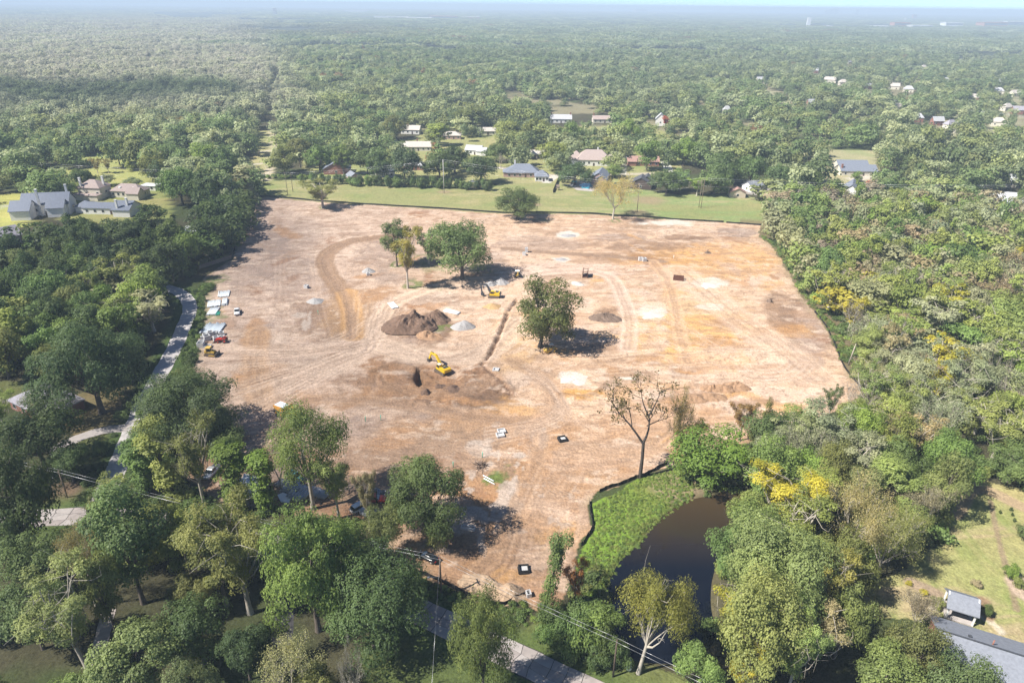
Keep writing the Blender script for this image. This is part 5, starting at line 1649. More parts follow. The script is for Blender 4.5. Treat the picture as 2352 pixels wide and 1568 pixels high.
sow(LEFTW, 4.6, ('dark', 'mid', 'deep', 'olive'), 1.0)
sow(RIGHTW, 4.4, ('mid', 'olive', 'ygreen', 'dark', 'lime', 'mid'), 1.0)
sow([(440, 845), (462, 815), (455, 790), (470, 735), (468, 690), (490, 655), (470, 650), (440, 680), (446, 720), (432, 760), (405, 835)], 2.0, ('dark', 'mid', 'dark'), .55, rejects=False)
sow([(410, 845), (470, 880), (520, 930), (540, 1000), (440, 1030), (430, 1090), (480, 1140), (540, 1160), (640, 1172), (720, 1187), (800, 1197), (880, 1187), (898, 1215), (878, 1265), (905, 1302), (850, 1320), (640, 1240), (420, 1180), (250, 1160), (330, 960)], 2.8, ('mid', 'dark', 'olive', 'mid'), .6, rejects=False, gap=.42)
sow([(900, 1305), (965, 1322), (1040, 1357), (1150, 1398), (1205, 1378), (1236, 1420), (1180, 1448), (1060, 1400), (960, 1365)], 1.3, ('mid', 'lime', 'mid', 'dark'), .34, rejects=False, gap=.36)
sow([(1240, 1420), (1290, 1395), (1320, 1300), (1370, 1300), (1400, 1395), (1392, 1450), (1440, 1510), (1430, 1525), (1250, 1470)], 2.2, ('mid', 'dark', 'mid', 'olive'), .62, rejects=False)
sow([(1545, 1075), (1640, 1060), (1720, 1040), (1710, 1120), (1640, 1132), (1590, 1150), (1580, 1110)], 2.4, ('lime', 'mid', 'olive'), .6, rejects=False)
sow(WEEDS, .62, ('lime', 'lime', 'lime', 'mid', 'ygreen'), .135, rejects=False, size=(.6, 1.4), gap=.22)
sow([(1762, 545), (1788, 560), (1822, 615), (1852, 670), (1880, 705), (1905, 735), (1930, 760), (1972, 845), (1990, 890), (1978, 888), (1958, 866), (1936, 842), (1916, 785), (1895, 745), (1868, 710), (1842, 678), (1812, 622), (1778, 567), (1748, 545)], 1.6, ('mid', 'lime', 'olive', 'mid', 'dark'), .42, rejects=False, gap=.36)
sow([(1430, 1282), (1482, 1232), (1530, 1178), (1590, 1148), (1600, 1158), (1545, 1195), (1492, 1250), (1440, 1300), (1410, 1350), (1396, 1345)], .8, ('olive', 'ygreen', 'mid'), .22, rejects=False, size=(.5, 1.1))
sow([(150, 1090), (260, 1000), (310, 930), (325, 930), (285, 1010), (250, 1090), (215, 1150)], 1.8, ('dark', 'mid', 'deep'), .4, rejects=False, gap=.45)
sow([(290, 975), (330, 890), (320, 885), (275, 970)], 1.2, ('dark', 'deep'), .35, rejects=False)
scatter('undergrowth', np.array(U_ROWS), BUSHM, 'stuff', 'low leafy undergrowth of the woods, verges and pond bank')
# ------------------------------------------------------------------ materials of built things
M_WHITE = flat("white paint", (.78, .77, .75), .5, .05, 2)
M_PVC = flat("white plastic pipe", (.74, .78, .80), .4, .05, 1.5)
M_PVCG = flat("green plastic pipe", (.05, .42, .30), .4, .06, 1.5)
M_CPIPE = flat("grey concrete pipe", (.40, .41, .43), .85, .14, 1.5, bump=.2)
M_CBOX = flat("cast concrete", (.50, .50, .50), .85, .12, 2.0, bump=.2)
M_DARKIN = flat("dark inside", (.03, .028, .026), .9)
M_YEL = flat("yellow machine paint", (.72, .47, .02), .45, .08, 2, coat=.2)
M_YELO = flat("worn yellow paint", (.60, .40, .08), .6, .14, 2)
M_ORG = flat("orange machine paint", (.62, .30, .06), .5, .1, 2)
M_RED = flat("red machine paint", (.55, .05, .03), .45, .1, 2, coat=.2)
M_STEEL = flat("dusty dark steel", (.12, .11, .10), .6, .2, 3, .3)
M_TRACK = flat("muddy steel track", (.16, .12, .09), .85, .25, 5)
M_GUN = flat("charcoal paint", (.06, .065, .075), .5, .1, 2)
M_RUST = flat("rusted steel", (.13, .055, .035), .85, .25, 3)
M_TYRE = flat("dusty tyre", (.06, .055, .05), .9, .2, 4)
M_GLASS = flat("dark tinted glass", (.02, .025, .03), .08, .05, 1, spec=.6)
M_BLACK = flat("black car paint", (.008, .008, .010), .22, .05, 1, coat=1.0)
M_SILVER = flat("silver car paint", (.46, .47, .48), .3, .04, 1, .3, coat=.6)
M_WCAR = flat("white car paint", (.76, .77, .77), .3, .04, 1, coat=.6)
M_RIM = flat("bright wheel rim", (.55, .55, .55), .35, .06, 3, .6)
M_LAMP = flat("clear lamp glass", (.7, .7, .68), .2, .03, 1)
M_TAIL = flat("red lamp glass", (.35, .01, .01), .25, .03, 1)
M_BED = flat("worn pale dump bed", (.62, .66, .72), .5, .1, 2)
M_SILT = flat("black silt cloth", (.012, .012, .013), .8, .3, 3)
M_WOOD = flat("weathered wood", (.22, .17, .13), .9, .25, 3)
M_POLE = flat("creosoted pole", (.10, .075, .055), .9, .25, 4)
M_POLEL = flat("pale concrete pole", (.50, .49, .46), .8, .1, 3)
M_WIRE = flat("bright aluminium wire", (.62, .62, .62), .4, .05, 1, .5)
M_GRAVEL = flat("grey gravel", (.31, .30, .295), .95, .22, 3.5, bump=.6)
M_SANDP = flat("tan sand", (.42, .27, .13), .95, .18, 2.5, bump=.5)
M_SANDW = flat("white sand", (.50, .46, .415), .95, .14, 1.5, bump=.4)
M_MUCK = flat("dark topsoil", (.15, .095, .066), .95, .35, 1.6, bump=.9)
M_DIRTP = flat("brown dirt heap", (.30, .185, .11), .95, .28, 1.8, bump=.9)
M_DIRTL = flat("pale clay heap", (.40, .285, .19), .95, .25, 1.8, bump=.9)
M_BRUSH = flat("dry brush", (.17, .12, .09), .95, .3, 3)
M_VEST = flat("hi-vis yellow cloth", (.55, .85, .08), .8, .06, 5)
M_SKIN = flat("skin", (.40, .24, .17), .6, .05, 5)
M_JEAN = flat("dark trousers", (.04, .045, .06), .85, .1, 5)
M_POOL, _n, _b = new_mat("pool water")
_b.inputs["Base Color"].default_value = (.03, .45, .55, 1); _b.inputs["Roughness"].default_value = .08


def wheel(parent, c, r, w, mat_rim=None, hub=True):
    """a tyre turning about the local y axis with its rim as a sub-part"""
    t = MB().cyl((c[0], c[1] - w / 2, c[2]), (c[0], c[1] + w / 2, c[2]), r, r, 16).build('wheel', M_TYRE, parent)
    if hub: MB().cyl((c[0], c[1] - w / 2 - .02, c[2]), (c[0], c[1] + w / 2 + .02, c[2]), r * .55, r * .5, 10).build('rim', mat_rim or M_RIM, t)
    return t


def heading(a, b):
    """yaw that points local +x from pixel a to pixel b on the ground"""
    p, q = G(*a), G(*b)
    return math.atan2(q.y - p.y, q.x - p.x)


def crawler(parent, L, w, h, y):
    o = [(-L / 2 + h * .5, 0), (L / 2 - h * .5, 0), (L / 2 - h * .12, h * .22), (L / 2, h * .55), (L / 2 - h * .3, h), (-L / 2 + h * .3, h), (-L / 2, h * .55), (-L / 2 + h * .12, h * .22)]
    t = MB().prism(o, y - w / 2, y + w / 2).build('track', M_TRACK, parent)
    g = MB()
    for i in range(14):
        x = -L / 2 + h * .5 + (L - h) * i / 13
        g.box((x, y, h + .02), (.09, w * 1.02, .06))
    g.build('grouser', M_STEEL, t)
    r = MB()
    s = 1 if y > 0 else -1
    for i in range(5): r.cyl((-L / 2 + h + (L - 2 * h) * i / 4, y + s * w * .46, h * .45), (-L / 2 + h + (L - 2 * h) * i / 4, y + s * w * .53, h * .45), h * .26, None, 8)
    r.build('roller', M_STEEL, t)
    return t


def bar(mb, a, b, w, t):
    """a box beam between two points in the x-z plane"""
    a, b = Vector(a), Vector(b)
    d = b - a
    mb.box(tuple((a + b) / 2), (d.length, w, t), ry=-math.atan2(d.z, d.x))
    return mb


def excavator(u, v, yaw_track, yaw_body, paint, dark, label, pose, scale=1.0, boom_mat=None):
    p = at(u, v)
    r = empty('excavator', p, yaw_body, label, 'excavator')
    r.scale = (scale,) * 3
    tr_ = empty('undercarriage', (0, 0, 0), yaw_track - yaw_body); tr_.parent = r
    for y in (-1.25, 1.25): crawler(tr_, 4.6, .65, .95, y)
    MB().box((0, 0, .75), (2.2, 2.0, .4)).cyl((0, 0, .9), (0, 0, 1.12), .8).build('frame', M_STEEL, tr_)
    MB().box((-.5, 0, 1.25), (4.0, 2.7, .26)).prism([(-2.6, 1.38), (-.35, 1.38), (-.35, 2.2), (-2.35, 2.2), (-2.6, 1.9)], -1.33, 1.33).build('body', paint, r)
    MB().prism([(-2.95, 1.2), (-2.6, 1.1), (-2.6, 2.15), (-2.9, 2.05)], -1.3, 1.3).build('counterweight', paint if dark is None else dark, r)
    MB().box((-1.35, -.25, 2.26), (1.1, 1.7, .14)).box((-.9, -.9, 2.3), (.5, .4, .22)).build('engine_cover', M_GUN, r)
    MB().prism([(-.3, 1.38), (1.35, 1.38), (1.4, 2.1), (.95, 2.95), (-.3, 2.95)], .35, 1.3).build('cab', paint, r)
    w_ = MB().prism([(-.22, 1.9), (1.2, 1.9), (1.28, 2.1), (.92, 2.82), (-.22, 2.82)], .32, 1.33).box((1.24, .82, 2.38), (.12, .8, .75), ry=-.55)
    w_.build('window', M_GLASS, r)
    MB().box((.3, .82, 2.99), (1.15, .9, .08)).build('cab_roof', M_WHITE if dark is None else paint, r)
    bm = boom_mat or paint
    (bx, bz), (mx, mz), (ex, ez), (sx, sz) = pose
    b = MB()
    bar(b, (bx, -.25, bz), (mx, -.25, mz), .55, .75); bar(b, (mx, -.25, mz), (ex, -.25, ez), .5, .6)
    bo = b.build('boom', bm, r)
    c = MB().cyl((bx + .6, .1, bz - .1), ((mx + bx) / 2 + .6, .1, (mz + bz) / 2 - .2), .1, None, 8).cyl((bx + .6, -.6, bz - .1), ((mx + bx) / 2 + .6, -.6, (mz + bz) / 2 - .2), .1, None, 8)
    c.build('hydraulic_cylinder', M_STEEL, bo)
    s = MB()
    bar(s, (ex - .25, -.25, ez + .35), (sx, -.25, sz), .42, .5)
    so = s.build('stick', bm, r)
    MB().cyl(((mx + ex) / 2, -.25, (mz + ez) / 2 + .45), (ex + .1, -.25, ez + .5), .1, None, 8).build('hydraulic_cylinder', M_STEEL, so)
    bk = [(sx - .35, sz + .2), (sx + .3, sz + .25), (sx + .45, sz - .5), (sx - .1, sz - 1.15), (sx - .95, sz - .95), (sx - .55, sz - .5)]
    MB().prism(bk, -.95, .45).build('bucket', M_STEEL if dark is None else M_GUN, r)
    return r


excavator(1016, 848, heading((1030, 858), (1002, 844)), heading((1014, 846), (992, 832)), M_YEL, None, 'bright yellow crawler excavator reaching out beside a fresh dark pit', ((.9, 1.7), (3.4, 4.4), (6.1, 4.2), (7.3, 1.6)))
excavator(1134, 682, heading((1150, 683), (1120, 682)), heading((1150, 682), (1120, 680)), M_YEL, M_GUN, 'excavator with charcoal boom and yellow body by the gravel heaps', ((.9, 1.7), (3.0, 5.0), (5.6, 5.0), (4.8, 1.5)), .95, M_GUN)

# bulldozer
r = empty('bulldozer', at(484, 815), heading((478, 815), (500, 816)), 'yellow bulldozer with a canopy, its blade towards the dirt', 'bulldozer')
for y in (-1.0, 1.0): crawler(r, 3.3, .6, .95, y)
MB().prism([(-1.6, .7), (1.5, .7), (1.55, 1.55), (.4, 1.75), (.4, 1.3), (-1.6, 1.3)], -.7, .7).build('body', M_YELO, r)
MB().box((-1.2, 0, 1.5), (.7, 1.5, .5)).build('fuel_tank', M_YELO, r)
cab_ = MB()
for x in (-.95, .35):
    for y in (-.68, .68): cab_.box((x, y, 2.0), (.1, .1, 1.5))
cab_.build('canopy_post', M_GUN, r)
MB().box((-.3, 0, 2.1), (1.1, 1.25, .9)).build('window', M_GLASS, r)
MB().box((-.3, 0, 2.82), (1.75, 1.75, .14), taper=(.9, .9)).build('canopy', M_YELO, r)
MB().cyl((1.0, .25, 1.6), (1.0, .25, 2.5), .07).build('exhaust', M_STEEL, r)
MB().prism([(2.15, .08), (2.45, .1), (2.3, .55), (2.45, 1.15), (2.2, 1.15), (2.05, .6)], -1.65, 1.65).build('blade', M_STEEL, r)
for y in (-1.4, 1.4): MB().box((1.1, y, .55), (2.1, .16, .22)).build('push_arm', M_YELO, r)

# red compact tractor with a loader
r = empty('tractor', at(512, 785), heading((522, 784), (500, 785)), 'small red tractor with a front loader beside the concrete boxes', 'tractor')
MB().prism([(.1, .75), (1.9, .7), (2.0, 1.15), (1.8, 1.4), (.1, 1.5)], -.4, .4).build('hood', M_RED, r)
MB().box((-.5, 0, .85), (1.6, .7, .5)).build('chassis', M_GUN, r)
for y in (-.75, .75): MB().prism([(-1.35, .9), (.0, .9), (-.1, 1.5), (-.5, 1.65), (-1.1, 1.5)], y - .22, y + .22).build('fender', M_RED, r)
MB().box((-.6, 0, 1.25), (.5, .55, .12)).box((-.85, 0, 1.55), (.12, .55, .6)).build('seat', M_GUN, r)
MB().box((-1.05, -.5, 1.9), (.08, .08, 1.3)).box((-1.05, .5, 1.9), (.08, .08, 1.3)).box((-1.05, 0, 2.55), (.1, 1.1, .1)).build('roll_bar', M_GUN, r)
MB().cyl((-.05, 0, 1.5), (-.25, 0, 1.75), .2, None, 10).build('steering_wheel', M_GUN, r)
for y in (-.85, .85):
    wheel(r, (-.75, y, .72), .72, .42, M_RED); wheel(r, (1.35, y * .9, .45), .45, .3, M_RED)
    lo = MB(); bar(lo, (.2, y * .62, 1.35), (1.6, y * .62, 1.25), .12, .18); bar(lo, (1.6, y * .62, 1.25), (2.55, y * .62, .35), .12, .16); lo.build('loader_arm', M_RED, r)
MB().prism([(2.5, .1), (3.2, .08), (2.9, .2), (2.65, .35), (2.6, .75), (2.5, .75)], -.85, .85).build('bucket', M_STEEL, r)

# backhoe seen from its digging end
r = empty('backhoe', at(1188, 636), heading((1188, 640), (1189, 628)), 'yellow backhoe parked past the gravel heaps with its cab windows dark', 'backhoe')
MB().box((.7, 0, 1.1), (3.2, 1.1, .9)).prism([(1.2, .8), (2.6, .8), (2.6, 1.5), (1.2, 1.75)], -.5, .5).build('body', M_YELO, r)
MB().box((-.1, 0, 2.1), (1.5, 1.5, 1.2)).build('window', M_GLASS, r)
MB().box((-.1, 0, 2.78), (1.75, 1.75, .12)).build('cab_roof', M_WHITE, r)
for y in (-.95, .95):
    wheel(r, (-.5, y, .8), .8, .45, M_YELO); wheel(r, (2.0, y * .9, .55), .55, .35, M_YELO)
    lo = MB(); bar(lo, (.9, y * .55, 1.6), (3.2, y * .55, .7), .14, .22); lo.build('loader_arm', M_YELO, r)
MB().prism([(3.1, .1), (4.0, .1), (3.6, .35), (3.35, 1.0), (3.15, 1.0)], -1.15, 1.15).build('bucket', M_STEEL, r)
b = MB(); bar(b, (-1.2, -.3, 1.0), (-1.9, -.3, 3.2), .3, .35); bar(b, (-1.9, -.3, 3.2), (-2.6, -.3, 1.7), .25, .3); b.build('boom', M_YELO, r)
MB().prism([(-2.5, 1.7), (-2.9, 1.6), (-2.9, .9), (-2.4, .6), (-2.2, 1.0)], -.6, 0).build('digging_bucket', M_STEEL, r)

# roller by the lone oak
r = empty('road_roller', at(1265, 808), heading((1272, 806), (1256, 808)), 'small yellow roller with a smooth drum at the foot of the lone oak', 'roller')
MB().cyl((1.35, -.85, .62), (1.35, .85, .62), .62, None, 18).build('drum', M_YELO, r)
MB().box((1.35, -.95, .75), (1.7, .12, .3)).box((1.35, .95, .75), (1.7, .12, .3)).box((2.2, 0, .75), (.14, 2.0, .3)).build('drum_frame', M_YELO, r)
MB().box((-.7, 0, 1.1), (2.1, 1.1, .8)).box((.3, 0, .95), (.5, .5, .4)).build('body', M_YELO, r)
for y in (-.85, .85): wheel(r, (-.9, y, .65), .65, .45, M_YELO)
cp = MB()
for x in (-.55, .35):
    for y in (-.55, .55): cp.box((x, y, 2.0), (.08, .08, 1.3))
cp.build('canopy_post', M_GUN, r)
MB().box((-.1, 0, 1.6), (.5, .5, .5)).build('seat', M_GUN, r)
MB().box((-.1, 0, 2.68), (1.4, 1.4, .1)).build('canopy', M_WHITE, r)

# articulated dump truck half behind the big tree
r = empty('dump_truck', at(664, 955), heading((652, 946), (690, 962)), 'orange articulated dump truck with a pale empty bed by the tree tops', 'dump truck')
MB().prism([(-4.4, 2.3), (-3.6, 1.5), (.2, 1.3), (.2, 2.9), (-4.2, 2.7)], -1.35, 1.35).build('dump_bed', M_ORG, r)
bi = MB(); bi.v = [(-4.1, -1.15, 2.74), (.0, -1.15, 2.93), (.0, 1.15, 2.93), (-4.1, 1.15, 2.74)]; bi.f = [(0, 1, 2, 3)]; bi.s = [False]; bi.build('bed_lining', M_BED, r)
MB().box((.3, 0, 2.9), (.16, 2.75, 1.0)).build('headboard', M_ORG, r)
MB().box((-1.2, 0, 1.1), (5.2, .9, .45)).build('frame', M_STEEL, r)
MB().prism([(1.4, 1.0), (4.6, 1.0), (4.7, 1.7), (3.9, 2.1), (1.4, 2.1)], -1.2, 1.2).build('hood', M_ORG, r)
MB().box((1.5, 0, 2.55), (1.2, 1.5, .95)).build('window', M_GLASS, r)
MB().box((1.5, 0, 3.06), (1.4, 1.7, .1)).build('cab_roof', M_ORG, r)
for x in (-3.1, -1.3, 3.2):
    for y in (-1.25, 1.25): wheel(r, (x, y, .8), .8, .6, M_ORG)


def car(u, v, yaw, kind, paint, label, name='parked_car', cat='car', L=4.7, W=1.84):
    r = empty(name, at(u, v), yaw, label, cat)
    h = L / 2
    if kind == 'sedan':
        st = [(-h, .55, .80, .78), (-h + .15, .30, .98, .86), (-h + .9, .22, 1.02, .92), (-.3, .22, .98, .93), (1.0, .22, .96, .93), (h - .5, .25, .84, .88), (h - .08, .35, .70, .76), (h, .45, .62, .66)]
        gl = [(-h + .55, 1.0, .70), (-.85, 1.42, .60), (.25, 1.44, .60), (1.25, .96, .72)]
    elif kind == 'pickup':
        st = [(-h, .45, .95, .90), (-h + .1, .35, 1.02, .95), (-.5, .30, 1.04, .97), (.2, .30, 1.06, .97), (1.3, .30, 1.06, .97), (h - .35, .32, 1.0, .94), (h, .45, .80, .86)]
        gl = [(-.95, 1.04, .84), (-.75, 1.72, .74), (.55, 1.74, .74), (1.15, 1.06, .86)]
    else:
        st = [(-h, .45, .95, .90), (-h + .1, .35, 1.02, .94), (-.5, .30, 1.02, .95), (1.2, .30, 1.02, .95), (h - .35, .32, .95, .92), (h, .45, .78, .84)]
        gl = [(-h + .15, 1.02, .84), (-h + .5, 1.66, .74), (.5, 1.70, .74), (1.2, 1.02, .86)]
    b = MB()
    n = 8
    for (x, z0, z1, w) in st:
        w *= W / 1.86
        b.v += [(x, -w * .9, z0), (x, -w, z0 + (z1 - z0) * .35), (x, -w * .97, z0 + (z1 - z0) * .75), (x, -w * .82, z1), (x, w * .82, z1), (x, w * .97, z0 + (z1 - z0) * .75), (x, w, z0 + (z1 - z0) * .35), (x, w * .9, z0)]
    for i in range(len(st) - 1):
        for k in range(n):
            k2 = (k + 1) % n
            b.f.append((i * n + k, i * n + k2, (i + 1) * n + k2, (i + 1) * n + k)); b.s.append(True)
    b.f += [tuple(range(n - 1, -1, -1)), tuple(range((len(st) - 1) * n, len(st) * n))]; b.s += [False, False]
    body = b.build('body', paint, r)
    g = MB()
    for (x, z, w) in gl: g.v += [(x, -w, z - .03), (x, w, z - .03)]
    (a0, z0, w0), (a3, z3, w3) = gl[0], gl[3]
    g.f = [(0, 1, 3, 2), (2, 3, 5, 4), (4, 5, 7, 6), (0, 2, 4, 6), (1, 7, 5, 3)]; g.s = [False] * 5
    g.build('window', M_GLASS, r)
    (a1, z1, w1), (a2, z2, w2) = gl[1], gl[2]
    rf = MB(); rf.v = [(a1, -w1, z1 + .0), (a2, -w2, z2), (a2, w2, z2), (a1, w1, z1), (a1 + .06, -w1 * .9, z1 + .05), (a2 - .06, -w2 * .9, z2 + .05), (a2 - .06, w2 * .9, z2 + .05), (a1 + .06, w1 * .9, z1 + .05)]
    rf.f = [(4, 5, 6, 7), (0, 1, 5, 4), (1, 2, 6, 5), (2, 3, 7, 6), (3, 0, 4, 7)]; rf.s = [False] * 5
    rf.build('roof', paint, r)
    if kind == 'pickup':
        MB().box((-h * .5 - .5, 0, 1.055), (h - 1.25, 1.5, .03)).build('cargo_bed', M_GUN, r)
        MB().box((-h + .05, 0, .85), (.06, 1.6, .35)).build('tailgate', paint, r)
    for x in (-h + .95, h - .95):
        for y in (-W / 2 + .12, W / 2 - .12): wheel(r, (x, y, .34), .34, .24)
    for y in (-.62, .62):
        MB().box((h - .10, y, .68 if kind == 'sedan' else .86), (.14, .34, .14)).build('headlight', M_LAMP, r)
        MB().box((-h + .05, y, .84), (.12, .34, .15)).build('tail_light', M_TAIL, r)
        MB().box((.95, y * 1.58, 1.02), (.16, .14, .11)).build('mirror', paint, r)
    return r


car(983, 1283, heading((1004, 1292), (962, 1273)), 'sedan', M_BLACK, 'shiny black sedan parked on the dirt by the utility pole with the street lamp')
car(545, 719, heading((545, 708), (545, 726)), 'pickup', M_WCAR, 'white pickup truck parked alone on the dirt near the white pipes', 'pickup_truck', 'pickup', 5.4, 1.95)
car(486, 1088, heading((494, 1078), (478, 1096)), 'pickup', M_SILVER, 'silver pickup truck parked between the vine covered trees', 'pickup_truck', 'pickup', 5.4, 1.95)
car(860, 1150, heading((845, 1150), (876, 1150)), 'pickup', M_RED, 'red pickup truck behind the dark leaning post', 'pickup_truck', 'pickup', 5.2, 1.9)
car(828, 1168, heading((820, 1172), (838, 1162)), 'suv', M_WCAR, 'white car in the yard left of the big concrete pipe')
car(862, 1138, heading((850, 1138), (876, 1138)), 'suv', M_GUN, 'dark car parked behind the red pickup')
car(678, 1099, heading((668, 1094), (690, 1104)), 'suv', flat("teal car paint", (.10, .30, .32), .35, .05, 1, coat=.5), 'teal car parked above the grey concrete pipes')
car(1998, 421, heading((1992, 421), (2004, 421)), 'suv', M_RED, 'dark red car on the drive of the two tiered grey roof')
car(535, 403, heading((528, 403), (544, 403)), 'suv', M_GUN, 'dark car parked behind the tan villa wing') if False else car(533 - 0 * 1, 424, 0, 'suv', M_GUN, 'dark car beside the pale low tree and the tan villa')
car(1808 - 60, 449, heading((1745, 447), (1752, 451)), 'sedan', M_SILVER, 'silver car on the gravel drive right of the tan garage')
car(868, 398, 0.2, 'suv', M_WCAR, 'white car beside the small garage behind the strip')
car(1086, 419, .1, 'sedan', M_SILVER, 'silver car under the trees right of the pale concrete pole')
# white box truck in the driveway
r = empty('box_truck', at(1435, 372), heading((1435, 360), (1435, 378)), 'white box truck standing on a concrete driveway', 'truck')
MB().box((-1.2, 0, 2.05), (5.2, 2.4, 2.5)).build('cargo_box', M_WHITE, r)
MB().prism([(1.5, .6), (3.6, .6), (3.6, 1.3), (2.9, 2.3), (1.5, 2.3)], -1.0, 1.0).build('cab', M_WHITE, r)
MB().box((3.1, 0, 1.75), (.5, 1.7, .55), ry=.6).build('windscreen', M_GLASS, r)
for x in (-2.4, 2.7):
    for y in (-1.0, 1.0): wheel(r, (x, y, .48), .48, .3)


# ------------------------------------------------------------------ trench boxes, inlets, pipes
def trench_box(u, v, yaw, L, W, H, label):
    r = empty('trench_box', at(u, v), yaw, label, 'trench box')
    for y in (-W / 2, W / 2):
        p = MB().box((0, y, H / 2), (L, .14, H)).build('side_plate', M_RUST, r)
        q = MB()
        for i in range(6): q.box((-L / 2 + L * (i + .5) / 6, y + (.1 if y > 0 else -.1), H / 2), (.12, .1, H))
        q.build('rib', M_RUST, p)
    for x in (-L / 2 + .2, L / 2 - .2):
        for z in (.4, H - .3): MB().cyl((x, -W / 2, z), (x, W / 2, z), .11, None, 8).build('spreader', M_RUST, r)
    return r


trench_box(1344, 634, heading((1344, 636), (1346, 624)), 4.6, 1.9, 2.8, 'rusty trench box standing upright right of the backhoe')
trench_box(1558, 642, heading((1548, 641), (1568, 643)), 4.2, 2.4, 1.5, 'rusty trench box lying open near the ring of weeds')


def concrete_box(u, v, s, h, yaw, label, group=None, mat=None, name='concrete_inlet'):
    r = empty(name, at(u, v, -.03), yaw, label, 'inlet box', group)
    w = .16 * s[0] if s[0] < 2 else .2
    m = MB()
    m.box((0, -s[1] / 2 + w / 2, h / 2), (s[0], w, h)); m.box((0, s[1] / 2 - w / 2, h / 2), (s[0], w, h))
    m.box((-s[0] / 2 + w / 2, 0, h / 2), (w, s[1] - 2 * w, h)); m.box((s[0] / 2 - w / 2, 0, h / 2), (w, s[1] - 2 * w, h))
    m.build('wall', mat or M_CBOX, r)
    MB().box((0, 0, .06 + h * .12), (s[0] - 2 * w, s[1] - 2 * w, .1)).build('floor', M_DARKIN if h > .7 else M_CBOX, r)
    return r


BOXG = 'concrete boxes by the bulldozer and tractor'
for u, v, s, h, yw, lb in ((484, 771, 1.9, 1.7, .5, 'big grey concrete box touching the lower end of the wide pipe row'), (496, 768, 1.3, 1.2, .1, 'small concrete box between the wide pipe row and the tractor'), (509, 769, 1.7, 1.1, .4, 'palest concrete box, open topped, right below the pipe row'), (476, 780, 2.0, 1.7, .7, 'large concrete cube in the middle of the box cluster'),
                           (497.5, 783, 1.8, 1.7, .6, 'concrete box beside the loader bucket of the red tractor'), (467, 780, 1.3, 1.3, .4, 'concrete box on the weedy side of the large cube'), (463.6, 789, 1.7, 1.2, .1, 'concrete box third from the bulldozer along the weeds'), (462, 797, 2.0, 1.8, .1, 'grey concrete box nearest the weeds beside the bulldozer'), (511, 776.5, 1.5, 1.0, .2, 'concrete box behind the red tractor'), (471, 773, 1.4, 1.0, .3, 'low concrete box at the pipe row corner')):
    concrete_box(u, v, (s, s), h, yw, lb, BOXG)
rb = concrete_box(477, 797, (2.4, 1.7), .7, .1, 'flat white concrete slab box just above the bulldozer canopy', BOXG)
for u, v, s, h, lb in ((1471, 598, (1.7, 1.7), 1.5, 'left one of two concrete boxes on brown soil past the trench boxes'), (1479.5, 599, (1.7, 1.7), 1.5, 'right one of two concrete boxes on brown soil past the trench boxes'), (1204, 586, (1.5, 1.5), 1.4, 'nearer concrete box of the pair behind the broad oak'), (1209, 579, (1.3, 1.3), 2.2, 'farther taller concrete box of the pair behind the broad oak'),
                       (704, 661, (1.5, 1.5), 1.2, 'lone concrete box on mauve soil above a gravel heap'), (846, 632, (1.4, 1.4), 1.0, 'concrete box just below the gravel heap by the brown haul road'), (1139, 850, (1.9, 1.9), .5, 'flat concrete collar near the end of the trench'), (1152, 991, (2.0, 1.9), .6, 'upper one of two square concrete collars'), (1149, 1000, (2.0, 1.9), .6, 'lower one of two square concrete collars'),
                       (1075, 1214, (3.0, 1.1), .6, 'long concrete trough on pale silt by the great dark oak'), (1214, 1367, (.9, 1.2), 1.0, 'white concrete block inside the corner of the black fence')):
    concrete_box(u, v, s, h, tr.uniform(-.3, .3) if s[0] < 2.5 else -.15, lb)
for u, v, yw, lb in ((1292, 1010, .3, 'black wrapped drain inlet in the middle of the dirt'), (1203, 1308, .1, 'black wrapped drain inlet near the lower black fence')):
    r = empty('drain_inlet', at(u, v), yw, lb, 'drain inlet')
    m = MB()
    for s in (-1, 1): m.box((0, s * .95, .35), (2.1, .22, .8), rx=s * .35); m.box((s * .95, 0, .35), (.22, 1.9, .8), ry=-s * .35)
    m.build('silt_wrap', M_SILT, r)
    MB().box((.05, .05, .22), (1.5, 1.5, .18)).build('grate', M_CBOX, r)


def pipe(u, v, yaw, L, rad, mat, label, group, z=None, x=None, y=None, hollow=.84):
    p = at(u, v) if x is None else Vector((x, y, ground_z(x, y)))
    p.z += (rad if z is None else z)
    o = MB().cyl((-L / 2, 0, 0), (L / 2, 0, 0), rad, None, 12, True, hollow).build('pipe', mat, None, p, yaw)
    return tag(o, label, 'pipe', group)


def bundle(u, v, n, yaw, L, rad, mat, label, group, layers=1, gap=1.04, jitter=.35):
    """pipes side by side; u, v is the middle of the row"""
    c = at(u, v)
    nx, ny = -math.sin(yaw), math.cos(yaw)
    for k in range(layers):
        m = n - k
        for i in range(m):
            o = (i - (m - 1) / 2) * 2 * rad * gap
            s = tr.uniform(-jitter, jitter)
            pipe(0, 0, yaw + tr.uniform(-.012, .012), L, rad, mat, label, group, rad + k * rad * 1.76, c.x + nx * o + math.cos(yaw) * s, c.y + ny * o + math.sin(yaw) * s)


